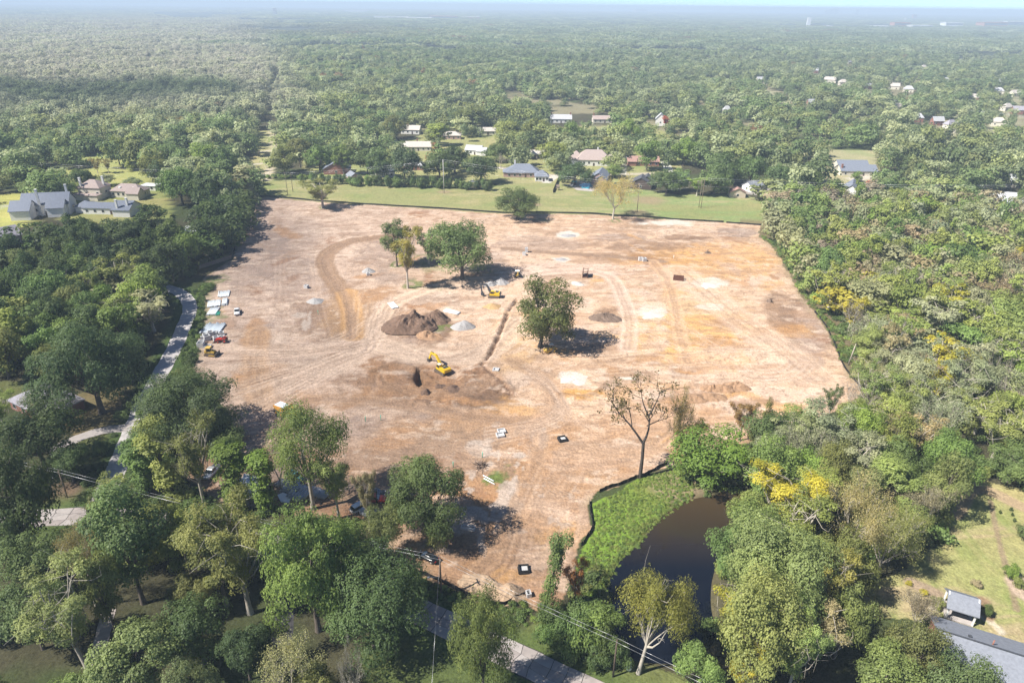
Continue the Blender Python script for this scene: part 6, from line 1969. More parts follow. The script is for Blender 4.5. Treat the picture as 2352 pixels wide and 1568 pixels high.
bundle(516, 676, 8, heading((508, 685), (513, 667)), 6.1, .22, M_PVC, 'white plastic pipe in the farthest row beside the lane weeds', 'farthest row of white pipes')
bundle(502.5, 675.5, 1, heading((500, 685), (503, 668)), 6.1, .22, M_PVC, 'single white plastic pipe left of the farthest row', None)
bundle(488, 699, 7, heading((486, 708), (488, 690)), 6.1, .23, M_PVC, 'white plastic pipe in the row next to the weeds and above the green pipes', 'row of white pipes by the weeds')
bundle(502.5, 697.5, 3, heading((501, 706), (503, 689)), 6.0, .22, M_PVC, 'white plastic pipe in the small row of three', 'small row of three white pipes')
bundle(517, 695, 5, heading((515, 703), (518, 686)), 6.0, .2, M_PVC, 'white plastic pipe in the tight bundle nearest the white pickup', 'tight bundle of white pipes', 2)
bundle(490, 716, 6, heading((484, 725), (497, 706)), 6.4, .26, M_PVC, 'white plastic pipe in the slanting row beside the green pipes', 'slanting row of white pipes')
bundle(501, 720, 4, heading((499, 725), (503, 715)), 3.4, .11, M_PVCG, 'thin green plastic pipe beside the slanting white row', 'thin green pipes', 1, 1.5)
bundle(490, 755, 11, heading((481, 767), (500, 743)), 7.4, .30, flat("bluish white pipe", (.62, .68, .72), .45, .06, 1.5), 'bluish white pipe in the wide row above the concrete boxes', 'wide row of bluish white pipes', 1, 1.02, .6)
bundle(903, 702, 5, heading((896, 695), (908, 708)), 5.6, .24, M_PVC, 'white pipe lying in the flat bundle left of the dark topsoil mound', 'flat bundle left of the topsoil mound', 1, 1.02, .1)
bundle(1038, 717, 5, heading((1022, 713), (1054, 721)), 6.2, .24, M_PVC, 'white pipe lying in the flat bundle behind the dark topsoil mound', 'flat bundle behind the topsoil mound', 1, 1.02, .1)
for i, (a, b) in enumerate((((1111, 1093), (1133, 1105)), ((1112, 1100), (1136, 1113)))):
    pipe((a[0] + b[0]) / 2, (a[1] + b[1]) / 2, heading(a, b), 3.4, .14, M_PVC, ('upper', 'lower')[i] + ' white pipe lying on the green weeds in the lower dirt', None)
yw_ = heading((548, 1126), (590, 1138))
bundle(568, 1132, 3, yw_, 5.6, .36, M_PVC, 'large white pipe in the nearer bundle under the vine covered trees', 'nearer bundle of large white pipes', 2)
bundle(580, 1112, 5, yw_, 6.0, .36, M_PVC, 'large white pipe in the farther bundle under the vine covered trees', 'farther bundle of large white pipes', 2)
yw_ = heading((656, 1140), (676, 1122))
for k, (u, v, n, mt) in enumerate(((650, 1112, 4, M_CPIPE), (668, 1112, 5, M_CPIPE), (664, 1128, 5, M_CPIPE), (682, 1122, 5, M_CPIPE), (678, 1142, 5, M_CPIPE), (694, 1138, 4, M_CPIPE))):
    bundle(u, v, n, yw_, 2.4, .36, mt, f'grey concrete pipe in the stack at the big tree, row {("nearest the white pipes", "at the far side", "in the middle", "by the far corner", "at the near side", "closest to the trunk")[k]}', 'grey concrete pipes, row ' + str(k), 1, 1.05, .15)
bundle(714, 1130, 6, yw_, 3.4, .30, flat("pinkish concrete pipe", (.52, .46, .42), .85, .1, 1.5), 'pinkish concrete pipe beside the trunk of the big tree', 'pinkish concrete pipes', 1, 1.03, .1)
bundle(738, 1136, 6, yw_, 2.6, .28, M_CPIPE, 'grey concrete pipe right of the big tree trunk', 'grey pipes right of the trunk', 1, 1.05, .15)
for u, v, a, b, L, rd, lb in ((842, 1184, (832, 1180), (856, 1190), 2.6, .9, 'great concrete pipe section behind the thin tan tree'), (870, 1181, (864, 1176), (878, 1186), 1.8, .55, 'white concrete pipe end right of the great pipe section'), (897, 1205, (890, 1208), (908, 1200), 1.8, .45, 'tilted concrete pipe at the left of the broken row'), (911, 1198, (902, 1203), (918, 1193), 2.0, .62, 'wide concrete pipe open toward the dirt'),
                              (922, 1188, (914, 1193), (928, 1183), 1.6, .5, 'last concrete pipe of the row under the dark oak'), (865, 1254, (856, 1250), (876, 1258), 2.5, .45, 'grey concrete pipe lying alone by the road trees')):
    pipe(u, v, heading(a, b), L, rd, M_CPIPE, lb, None, hollow=.8)
MB().cyl((0, 0, .6), (0, 0, 2.0), .5, .36, 12).cyl((0, 0, 2.0), (0, 0, 2.5), .46, None, 12).build('water_tank', M_PVC, None, at(1443, 1540))
tag(bpy.data.objects['water_tank'], 'white upright plastic barrel at the foot of the sycamore by the road', 'barrel')
sheetp = MB().slab(gpoly([(638, 1140), (650, 1134), (672, 1142), (664, 1158), (646, 1156)]), .3, .5).build('plastic_sheet', M_WHITE)
tag(sheetp, 'white plastic sheet spread beside the grey concrete pipes', 'sheet')


# ------------------------------------------------------------------ heaps
def heap(name, u, v, wpx, h, mat, label, seed, asp=.8, lumps=.25, peak=1.0, cat='heap', yaw=0, sharp=1.2):
    p = at(u, v)
    R = wpx * depth_at(p) / F / 2
    n = 44
    Vs, Fs = [], []
    rng = np.random.default_rng(seed)
    ox, oy = rng.uniform(0, 50, 2)
    c, s = math.cos(yaw), math.sin(yaw)
    rad = [0, .12, .24, .36, .48, .6, .7, .8, .9, 1.0]
    for r_ in rad:
        for k in range(n):
            a = 2 * math.pi * k / n
            x, y = math.cos(a) * r_ * R, math.sin(a) * r_ * R * asp
            x, y = x * c - y * s, x * s + y * c
            e = 1 + (.9 if mat is M_SANDW else .35) * (float(fbm(np.array([ox + math.cos(a) * 1.3]), np.array([oy + math.sin(a) * 1.3]), seed)[0]) - .5) * 2
            nz_ = float(fbm(np.array([(x + ox * 9) / 1.1]), np.array([(y + oy * 9) / 1.1]), seed, 4)[0]) - .5
            nz2 = float(fbm(np.array([(x + ox * 9) / 3.5]), np.array([(y + oy * 9) / 3.5]), seed + 5, 2)[0]) - .5
            rr2 = max(0.0, 1.05 - math.sqrt(r_ * r_ + .012)) / .94
            x += R * .16 * math.cos(seed * 2.3) * (1 - r_); y += R * .12 * math.sin(seed * 1.7) * (1 - r_)
            z = h * rr2 ** (sharp * .95) * (1 + lumps * nz2 * 3) + lumps * nz_ * h * 1.6 * (1 - r_ ** 3)
            Vs.append((x * e, y * e, max(z, 0) - (.12 if r_ == 1 else 0)))
    for i in range(len(rad) - 1):
        for k in range(n):
            k2 = (k + 1) % n
            Fs.append((i * n + k, (i + 1) * n + k, (i + 1) * n + k2, i * n + k2))
    o = link(name, np_mesh(name, np.array(Vs), np.array(Fs), mat, False), None, p)
    return tag(o, label, cat)


heap('topsoil_mound', 945, 748, 128, 4.6, M_MUCK, 'great dark brown topsoil mound in the middle left of the dirt', 3, .75, .40, yaw=.25, sharp=.9)
heap('topsoil_mound', 1000, 735, 76, 4.0, M_MUCK, 'dark topsoil mound joined to the great one on its right', 4, .8, .40)
heap('dirt_mound', 985, 772, 66, 2.2, M_DIRTP, 'lumpy brown dirt mound at the near foot of the topsoil', 5, .7, .5)
heap('gravel_pile', 1064, 750, 54, 2.6, M_GRAVEL, 'large pale grey gravel pile right of the topsoil mound', 6, .9, .14)
for i, (u, v, w, h, lb) in enumerate(((724, 693, 44, 1.7, 'grey gravel pile alone on the mauve soil'), (847, 624, 32, 1.9, 'grey gravel pile inside the curve of the brown haul road'), (1126, 654, 32, 2.0, 'left gravel pile of the two in the shade of the broad oak'), (1151, 650, 36, 2.2, 'right gravel pile of the two in the shade of the broad oak'), (1306, 541, 34, .7, 'low grey gravel pile at the far side'), (1289, 596, 30, .6, 'low grey heap left of the two concrete boxes'))):
    heap('gravel_pile', u, v, w, h, M_GRAVEL, lb, 20 + i, .8, .12)
heap('sand_pile', 1131, 704, 44, 1.2, M_SANDP, 'tan sand pile in front of the charcoal boomed excavator', 31, .75, .12)
for i, (u, v, w, h, lb) in enumerate(((1326, 651, 30, .9, 'small white sand pile behind the lone oak'), (1628, 655, 54, .45, 'white sand pile near the right trench box'), (1500, 723, 56, .4, 'white sand pile in the middle of the bright dirt'), (1322, 872, 62, .45, 'white sand pile below the lone oak'))):
    heap('sand_pile', u, v, w, h, M_SANDW, lb, 40 + i, .75, .2)
for i, (u, v, w, h, lb) in enumerate(((1690, 888, 66, 2.0, 'brown clod heap at the right end of the row of heaps'), (1660, 893, 60, 1.8, 'brown clod heap second from the right end'), (1630, 892, 44, 1.9, 'brown clod heap in the middle of the row'), (1640, 912, 70, 1.2, 'wide low clod heap before the row'), (1590, 915, 70, 1.1, 'low clod heap at the left of the row'))):
    heap('dirt_mound', u, v, w, h, M_DIRTP, lb, 50 + i, .65, .5)
heap('dirt_mound', 1555, 940, 80, .9, M_DIRTP, 'scattered low clods behind the thin tree', 58, .6, .6)
heap('dirt_mound', 1110, 1345, 130, 1.3, M_DIRTL, 'long pale clay heap along the lower black fence', 60, .5, .45, yaw=-.35)
heap('dirt_mound', 1170, 1362, 72, 1.9, M_DIRTL, 'steep crumbled clay heap in the corner of the lower black fence', 61, .8, .45)
for i, (u, v, w, h, lb) in enumerate(((1012, 887, 26, 1.5, 'black muck heap right below the excavator'), (977, 903, 24, 1.3, 'black muck heap left of the other one'), (1040, 892, 40, .8, 'dark low spoil heap right of the muck'))):
    heap('muck_heap', u, v, w, h, M_MUCK, lb, 70 + i, .8, .6)
for i, (u, v, w, h, mt, lb) in enumerate(((1768, 693, 16, 1.4, M_BRUSH, 'uprooted stump lying on the bare right side'), (1625, 581, 16, .9, M_BRUSH, 'reddish uprooted stump near the far right'), (1104, 1070, 34, 1.1, M_BRUSH, 'dark root heap above the two white pipes'), (1390, 730, 70, 1.1, M_BRUSH, 'brush heap of dry branches right of the lone oak'))):
    heap('stump' if i < 2 else 'brush_heap', u, v, w, h, mt, lb, 80 + i, .8, .9, cat='stump' if i < 2 else 'brush heap')
    p = at(u, v)
    rngb = np.random.default_rng(90 + i)
    ch = []
    R_ = w * depth_at(p) / F / 2
    for _ in range(40 if i > 1 else 14):
        a = rngb.uniform(0, 6.28); q = rngb.uniform(0, R_ * .9); zz = h * (1 - q / R_) + .1
        s0 = np.array((math.cos(a) * q, math.sin(a) * q, zz)); d = rngb.normal(size=3) * (1, 1, .5); d /= np.linalg.norm(d)
        ch.append((bend(s0, s0 + d * rngb.uniform(.8, 2.4), rngb, 3, .12), [.09, .06, .03]))
    src = bpy.data.objects[-1] if False else [o for o in COL.objects if o.get('label') == lb][0]
    link('root' if i < 3 else 'branch', tubes_mesh('branch', ch, M_BRUSH, 3), src)

# ------------------------------------------------------------------ silt fence, boards
def silt(px, label, h=.8, stakes=0.0, seed=0):
    gl = smooth_line(px, 5)
    rng = random.Random(seed)
    r = empty('silt_fence', (gl[0][0], gl[0][1], 0), 0, label, 'fence')
    m = MB()
    ox, oy = gl[0]
    tops = []
    for x, y in gl:
        z = ground_z(x, y); k = h * rng.uniform(.8, 1.08)
        wx, wy = rng.uniform(-.12, .12), rng.uniform(-.12, .12)
        tops.append((x - ox + wx, y - oy + wy, z + k))
        m.v += [(x - ox, y - oy, z - .15), tops[-1], (x - ox + .06, y - oy + .08, z - .15), (tops[-1][0] + .05, tops[-1][1] + .07, z + k)]
    for i in range(len(gl) - 1):
        a, b = 4 * i, 4 * i + 4
        m.f += [(a, b, b + 1, a + 1), (a + 2, a + 3, b + 3, b + 2), (a + 1, b + 1, b + 3, a + 3)]; m.s += [False] * 3
    m.build('fabric', M_SILT, r)
    if stakes:
        acc_ = 0
        for (ax, ay), (bx, by), t in zip(gl[:-1], gl[1:], tops):
            acc_ += math.hypot(bx - ax, by - ay)
            if acc_ > stakes:
                acc_ = 0
                MB().box((ax - ox + .12, ay - oy - .1, ground_z(ax, ay) + h * .5), (.06, .06, h * 1.25)).build('stake', M_WOOD, r)
    return r


silt([(578, 474), (585, 462), (600, 452), (660, 456), (740, 463), (860, 471), (980, 478), (1060, 483), (1160, 490)], 'long black silt fence along the far edge, left stretch', .9, 0, 1)
silt([(1160, 490), (1240, 489), (1340, 491), (1395, 494), (1410, 496), (1480, 499), (1560, 505), (1662, 511)], 'long black silt fence along the far edge, middle stretch', .9, 0, 2)
silt([(1668, 512), (1710, 515), (1748, 518)], 'short black silt fence at the far right corner', .9, 0, 3)
silt([(578, 474), (566, 500), (552, 545), (538, 575), (532, 595)], 'black silt fence down the left edge under the trees', .9, 0, 4)
silt([(1870, 716), (1893, 744), (1914, 785), (1932, 830), (1950, 860), (1966, 878), (1978, 892)], 'black silt fence along the right woods', .8, 0, 5)
silt([(1376, 1131), (1400, 1121), (1430, 1112), (1455, 1100), (1475, 1095), (1500, 1082), (1532, 1066)], 'black silt fence between the dirt and the head of the weeds', 1.0, 2.6, 6)
silt([(1354, 1152), (1355, 1175), (1361, 1205), (1352, 1228), (1335, 1254)], 'black silt fence along the side of the weeds', .9, 2.6, 7)
silt([(960, 1316), (1000, 1330), (1030, 1345), (1062, 1362), (1100, 1379), (1150, 1391), (1175, 1380), (1205, 1366)], 'black silt fence at the road end, sagging round the clay heap', 1.0, 2.6, 8)
# wooden board fence in the left woods
fa, fb = at(459, 618), at(533, 594)
r = empty('board_fence', fa, math.atan2(fb.y - fa.y, fb.x - fa.x), 'grey wooden board fence at the edge of the left woods', 'fence')
L_ = math.hypot(fb.x - fa.x, fb.y - fa.y)
nb = 14
for i in range(nb):
    MB().box((L_ * (i + .5) / nb, 0, .95), (L_ / nb - .06, .05, 1.7 + tr.uniform(-.06, .06))).build('board', M_WOOD, r)
for i in range(8): MB().box((L_ * i / 7, .08, .95), (.12, .12, 2.0)).build('post', M_WOOD, r)
gt = empty('field_gate', at(432, 881), heading((428, 886), (446, 876)), 'small pipe gate at the entrance from the lane', 'gate')
for z in (.4, .75, 1.1): MB().cyl((0, 0, z), (3.4, 0, z), .04, None, 6).build('rail', M_WIRE, gt)
for x in (0, 3.4): MB().cyl((x, 0, 0), (x, 0, 1.3), .06, None, 6).build('post', M_WIRE, gt)


# ------------------------------------------------------------------ poles and wires
def pole(u, v, vtop, label, mat, r0=.16, arm=0.0, yaw=0.0, name='utility_pole', lean=(0, 0)):
    p = at(u, v)
    T = (v - vtop) * depth_at(p) / F
    h = T / math.cos(math.atan2(CAM_H, math.hypot(p.x, p.y)))
    r = empty(name, p, yaw, label, 'utility pole')
    MB().cyl((0, 0, -.3), (lean[0], lean[1], h), r0, r0 * .7, 8).build('pole', mat, r)
    if arm:
        MB().box((lean[0], lean[1], h - .35), (.12, arm, .14)).build('crossarm', M_WOOD, r)
        for s in (-1, 1): MB().cyl((0, s * arm * .45, h - .28), (0, s * arm * .45, h + .02), .06, .04, 6).build('insulator', M_GUN, r)
    return r, p + Vector((0, 0, h)), h


pl, top1, h1 = pole(1014, 1366, 1287, 'dark roadside utility pole carrying a street lamp near the black sedan', M_POLE, .2, 1.6, .4)
lm = MB().cyl((0, 0, h1 * .50), (-2.1, -.7, h1 * .50 + .5), .05, None, 6)
lo = lm.build('lamp_arm', M_WIRE, pl, None); lo.rotation_euler = (0, 0, -.4)
MB().box((-2.15, -.72, h1 * .50 + .47), (.5, .26, .16)).build('lamp_head', M_WHITE, lo)
pl2, top2, h2 = pole(1408, 1553, 1478, 'dark roadside utility pole beside the white barrel', M_POLE, .18, 0)
pl3, top3, h3 = pole(155, 1142, 1078, 'thin utility pole at the bend of the road', M_WOOD, .15, 1.2, .2)
MB().cyl((0, 0, 0), (-2.0, .5, h3 * .8), .03, None, 4).build('guy_wire', M_WIRE, pl3)
ppl, topA, _ = pole(865, 1172, 1126, 'short dark leaning post in the pipe yard', M_POLE, .17, 0, name='post', lean=(.4, 0))
ppl['category'] = 'post'
_, tH1, _ = pole(661, 447, 399, 'left leg of the twin wooden poles at the left end of the strip', M_POLE, .16)
_, tH1b, _ = pole(673, 441, 398, 'right leg of the twin wooden poles at the left end of the strip', M_POLE, .16)
_, tB, _ = pole(1020, 445, 370, 'tall pale concrete power pole in the mown strip', M_POLEL, .24)
_, tS, _ = pole(1114, 432, 399, 'short wooden pole at the end of the hedge', M_WOOD, .14)
_, tC, _ = pole(1463, 488, 424, 'brown wooden pole right of the pale leafless tree', M_WOOD, .18)
_, tD, _ = pole(1605, 476, 411, 'left leg of the twin poles at the right end of the strip', M_WOOD, .16)
_, tDb, _ = pole(1610, 478, 411, 'right leg of the twin poles at the right end of the strip', M_WOOD, .16)
sn, _, _ = pole(1948, 838, 780, 'broken bare snag trunk leaning at the right edge of the dirt', M_BARKP, .22, lean=(.9, 0), name='snag')
sn['category'] = 'dead tree'


def wires(pts, label, offs, r=.03, sag=.03, yaw=None):
    rt_ = empty('power_line', (pts[0].x, pts[0].y, 0), 0, label, 'power line')
    for (ox, oz) in offs:
        m = MB()
        for a, b in zip(pts[:-1], pts[1:]):
            d = b - a
            nx, ny = -d.y / d.length, d.x / d.length
            L = d.length
            seq = [a + d * t + Vector((nx * ox, ny * ox, oz - 4 * sag * L * .25 * t * (1 - t) * 4 * .5)) - Vector((pts[0].x, pts[0].y, 0)) for t in np.linspace(0, 1, 9)]
            m.tube(seq, r, 5)
        m.build('wire', M_WIRE, rt_)
    return rt_


dirn = (top2 - top1); far2 = top2 + dirn * .9
wires([top3 + (top3 - top1) * .35, top3, top1, top2, far2], 'roadside wires strung between the dark utility poles', ((-.4, -.1), (.4, -.1), (0, -.6)), .02, .02)
near = Vector((G(1012, 1568, 9).x + .3, G(1012, 1568, 9).y - 28, 10.5))
wires([top1 - Vector((0, 0, .4)), near], 'single wire running from the lamp pole across the road', ((0, 0),), .022, .01)
farL = Vector((tH1.x - 190, tH1.y + 30, tH1.z)); farR = Vector((tD.x + 200, tD.y - 5, tD.z))
wires([farL, tH1, tB, tC, tD, farR], 'long power line strung over the mown strip', ((-2.2, -.6), (2.2, -.6), (0, 0), (0, -4.5)), .022, .02)
fr_a, fr_b = at(3420 / 1.6327 * 1.0 + 0, 262), at(2330, 300)
_, e1, _ = pole(2096, 262, 238, 'distant pole of the power line above the far right roofs', M_WOOD, .2)
_, e2, _ = pole(2290, 283, 262, 'distant pole of the power line among the far right trees', M_WOOD, .2)
wires([e1 + (e1 - e2) * .6, e1, e2, e2 + (e2 - e1) * .5], 'distant power line over the far right roofs', ((-2, 0), (2, 0), (0, .8)), .05, .02)
# small bright survey risers in the dirt
for u, v, lb in ((731, 722, 'green riser pipe standing in brown soil left of the haul road'), (840, 978 - 10, 'green riser pipe by the two little weeds near the dump truck'), (875, 965, 'green riser pipe left of another in the lower left dirt'), (1041, 1082 - 10, 'green riser pipe above the great dark oak'), (1108, 1058 - 8, 'green riser pipe nearest the pale silt'), (1547, 590 + 4, 'white riser pipe on bright soil at the far right')):
    o = MB().cyl((0, 0, -.1), (0, 0, 1.7), .09, None, 6).build('riser_pipe', M_PVCG if 'green' in lb else M_PVC, None, at(u, v))
    tag(o, lb, 'pipe')

# ------------------------------------------------------------------ the worker in the yard: one skinned body
pw = at(889, 1160)
bm_v = [(0, 0, .95), (0, 0, 1.15), (0, 0, 1.40), (0, .01, 1.52), (0, -.02, 1.66), (.10, 0, .92), (.12, -.03, .50), (.13, .02, .06), (.13, -.12, .03), (-.10, 0, .92), (-.13, .05, .50), (-.14, .10, .06), (-.14, -.04, .03), (.20, 0, 1.42), (.27, .02, 1.15), (.26, -.12, .95), (-.20, 0, 1.42), (-.28, .03, 1.15), (-.27, -.08, .93)]
bm_e = [(0, 1), (1, 2), (2, 3), (3, 4), (0, 5), (5, 6), (6, 7), (7, 8), (0, 9), (9, 10), (10, 11), (11, 12), (2, 13), (13, 14), (14, 15), (2, 16), (16, 17), (17, 18)]
bm_r = [.15, .14, .15, .06, .10, .10, .07, .05, .045, .10, .07, .05, .045, .07, .05, .035, .07, .05, .035]
mp = bpy.data.meshes.new('person'); mp.from_pydata(bm_v, bm_e, []); mp.materials.append(M_JEAN)
po_ = link('person', mp, None, pw, .6)
po_.modifiers.new('skin', 'SKIN'); po_.modifiers.new('sub', 'SUBSURF').levels = 1
for i, rr__ in enumerate(bm_r): mp.skin_vertices[0].data[i].radius = (rr__, rr__)
mp.skin_vertices[0].data[0].use_root = True
tag(po_, 'person in a bright yellow vest and dark trousers standing in the pipe yard', 'person')
vs_ = MB()
for z, a, b_ in ((.92, .19, .14), (1.1, .20, .15), (1.38, .23, .15), (1.5, .13, .10)):
    vs_.v += [(math.cos(t) * a, math.sin(t) * b_ - .0, z) for t in np.linspace(0, 2 * math.pi, 12, endpoint=False)]
for i in range(3):
    for k in range(12): vs_.f.append((i * 12 + k, i * 12 + (k + 1) % 12, (i + 1) * 12 + (k + 1) % 12, (i + 1) * 12 + k)); vs_.s.append(True)
vs_.build('vest', M_VEST, po_)
MB().cyl((0, -.02, 1.70), (0, -.02, 1.80), .125, .08, 12).cyl((0, -.04, 1.68), (0, -.04, 1.71), .16, .15, 12).build('hard_hat', M_WHITE, po_)
# ------------------------------------------------------------------ houses
def roofm(nm, c): return flat(nm, c, .85, .16, 2.0, bump=.25)


R_BLUE = roofm("blue grey shingles", (.17, .19, .235)); R_DARK = roofm("charcoal shingles", (.085, .088, .10)); R_PINK = roofm("weathered pink shingles", (.36, .29, .265)); R_TAN = roofm("tan shingles", (.46, .42, .38)); R_WHITE = flat("white metal roof", (.70, .72, .74), .45, .06, 1)
R_RED = roofm("reddish shingles", (.33, .20, .17)); R_GREY = roofm("mid grey shingles", (.20, .215, .25)); R_PALE = roofm("pale grey shingles", (.42, .425, .44)); R_LAV = roofm("lavender grey shingles", (.30, .285, .32))
W_WHITE = flat("white wall", (.72, .71, .68), .8, .06, 1.5); W_BRICK = flat("red brick wall", (.27, .13, .10), .9, .22, 6); W_TAN = flat("tan stucco wall", (.55, .47, .37), .85, .08, 1.5); W_PINKB = flat("pink brick wall", (.42, .29, .25), .9, .15, 5); W_BROWN = flat("brown board wall", (.085, .06, .05), .85, .2, 4); W_CREAM = flat("cream wall", (.62, .58, .48), .85, .08, 1.5)
T_WHITE = flat("white trim", (.76, .76, .74), .6, .04, 2)


def gable(mb, cx, cy, w, d, z, rh, ov=.45, t=.22, hip=False, hipk=1.0):
    """a roof with thickness; ridge along x"""
    x0, x1, y0, y1 = cx - w / 2 - ov, cx + w / 2 + ov, cy - d / 2 - ov, cy + d / 2 + ov
    ins = min((d / 2 + ov) * hipk, w / 2 + ov - .3) if hip else 0.0
    a = [(x0, y0, z), (x1, y0, z), (x1, y1, z), (x0, y1, z), (x0 + ins, cy, z + rh), (x1 - ins, cy, z + rh)]
    lo = [(p[0], p[1], p[2] - t) for p in a[:4]] + [(a[4][0], a[4][1], a[4][2] - t), (a[5][0], a[5][1], a[5][2] - t)]
    mb.add(a + lo, [(0, 1, 5, 4), (2, 3, 4, 5), (1, 2, 5), (3, 0, 4), (0, 6, 7, 1), (1, 7, 8, 2), (2, 8, 9, 3), (3, 9, 6, 0), (9, 8, 7, 6)] if hip else
           [(0, 1, 5, 4), (2, 3, 4, 5), (6, 10, 11, 7), (8, 11, 10, 9), (0, 6, 7, 1), (2, 8, 9, 3), (0, 4, 10, 6), (4, 3, 9, 10), (1, 7, 11, 5), (5, 11, 8, 2)])


def house(name, label, u, v, yaw, w, d, h, rh, roof, wall, hip=False, wings=(), chim=(), wins=4, door=True, cat='house', group=None, dorm=0, hipk=1.0, trim=None, garage=0, pos=None):
    """yaw turns the ridge; local -y faces the camera when yaw is 0"""
    p = at(u, v) if pos is None else pos
    r = empty(name, p, yaw, label, cat, group)
    bl = [(0, 0, w, d, h, rh, hip)] + [tuple(q) for q in wings]
    for (cx, cy, w_, d_, h_, rh_, hp_) in bl:
        m = MB().box((cx, cy, h_ / 2), (w_, d_, h_))
        if not hp_:
            for s in (-1, 1):
                m.add([(cx + s * w_ / 2, cy - d_ / 2, h_), (cx + s * w_ / 2, cy + d_ / 2, h_), (cx + s * w_ / 2, cy, h_ + rh_ * .93), (cx + s * (w_ / 2 - .2), cy - d_ / 2, h_), (cx + s * (w_ / 2 - .2), cy + d_ / 2, h_), (cx + s * (w_ / 2 - .2), cy, h_ + rh_ * .93)], [(0, 1, 2), (5, 4, 3), (0, 2, 5, 3), (1, 4, 5, 2)])
        m.build('wall', wall, r)
        q = MB(); gable(q, cx, cy, w_, d_, h_ + .12, rh_, hip=hp_, hipk=hipk)
        ro = q.build('roof', roof, r)
        if cx == 0 and cy == 0:
            for (x, y, ch, cm) in chim:
                c = MB().box((x, y, ch / 2), (1.0, .9, ch)).box((x, y, ch + .08), (1.25, 1.1, .2)).build('chimney', cm, ro)
            for i in range(dorm):
                x = -w * .22 + i * w * .44 / max(dorm - 1, 1)
                dm = MB().box((x, -d * .27, h + rh * .42), (1.3, 1.6, 1.5)).build('dormer', T_WHITE, ro)
                dr_ = MB().box((x, -d * .27 - .82, h + rh * .45), (.8, .06, .9)); dr_.build('pane', M_GLASS, dm) if False else None
    for i in range(wins):
        x = -w / 2 + w * (i + .5) / wins
        if door and i == wins // 2:
            MB().box((x, -d / 2 - .04, 1.08), (1.1, .1, 2.1)).build('door', W_BROWN if wall is not W_BROWN else W_TAN, r)
            continue
        fr_ = MB().box((x, -d / 2 - .03, h * .55), (1.5, .1, 1.5)).build('window', trim or T_WHITE, r)
        MB().box((x, -d / 2 - .06, h * .55), (1.25, .1, 1.25)).build('pane', M_GLASS, fr_)
    for s in (-1, 1):
        fr_ = MB().box((s * (w / 2 + .03), 0, h * .55), (.1, 1.5, 1.5)).build('window', trim or T_WHITE, r)
        MB().box((s * (w / 2 + .06), 0, h * .55), (.1, 1.25, 1.25)).build('pane', M_GLASS, fr_)
    for i in range(garage):
        MB().box((-w / 2 + 2 + i * 3.2, -d / 2 - .05, 1.15), (2.6, .1, 2.2)).build('garage_door', T_WHITE, r)
    return r


PI = math.pi
house('villa', 'blue grey roofed white villa with tall white chimneys behind the left woods', 118, 488, .22, 22, 11, 5.5, 5.0, R_BLUE, W_WHITE, False, ((-9, -8, 9, 11, 4.6, 4.2, False), (6, -6, 8, 8, 4.6, 3.6, False)), ((-2, -5.8, 13.5, W_WHITE), (9.5, 1, 14, W_WHITE)), 5)
house('villa', 'two storey tan villa with white chimneys and a walled court', 222, 452, -.1, 13, 10, 6.2, 3.6, R_PINK, W_CREAM, True, ((0, -7, 14, 4, 3.0, .5, True),), ((-4.5, -4.2, 11.5, W_WHITE), (5.5, 1, 11.5, W_WHITE)), 4)
house('villa_wing', 'long tan roofed wing with arched porch right of the two storey villa', 302, 450, -.12, 18, 9, 3.6, 3.4, R_PINK, W_CREAM, True, ((7, -6, 7, 6, 3.6, 3.0, False),), (), 6, dorm=2)
house('house', 'low white roofed house with a dark blue gable end behind the left woods', 258, 488, -.06, 26, 8, 3.2, 2.2, R_BLUE, W_WHITE, False, ((10, -2, 9, 12, 3.6, 3.6, False), (-14, 1, 8, 7, 3.2, 2.4, True)), ((8, -7, 8.6, W_WHITE), (12.5, -5, 9.2, W_WHITE)), 6)
house('house', 'lavender walled house with a dark roof at the edge of the left woods', 6, 566, .9, 14, 11, 5.0, 3.5, R_LAV, W_PINKB, False, (), (), 4)
r = empty('metal_shed', at(440, 542), heading((418, 534), (462, 540)), 'open white metal shed in the left woods', 'shed')
MB().box((0, 0, 3.4), (9.5, 5.5, .16), rx=.10).build('roof', R_WHITE, r)
for x in (-4.5, 0, 4.5):
    for y in (-2.5, 2.5): MB().box((x, y, 1.7), (.16, .16, 3.4)).build('post', M_STEEL, r)
MB().box((0, 2.55, 1.7), (9.2, .1, 3.2)).build('back_panel', M_GUN, r)
MB().box((4.6, 0, 1.7), (.1, 5.2, 3.2)).build('side_panel', M_GUN, r)
house('house', 'pink gabled house with long low white roofs on the northwest lawn', 392, 370, -.25, 12, 9, 3.4, 3.2, R_PINK, W_CREAM, False, ((12, -3, 16, 8, 3.0, 1.8, True),), (), 4)
house('garage', 'white flat roofed garage behind the tan villa wing', 348, 435, -.1, 9, 6, 2.8, .8, R_WHITE, W_WHITE, True, (), (), 2, garage=2, door=False)
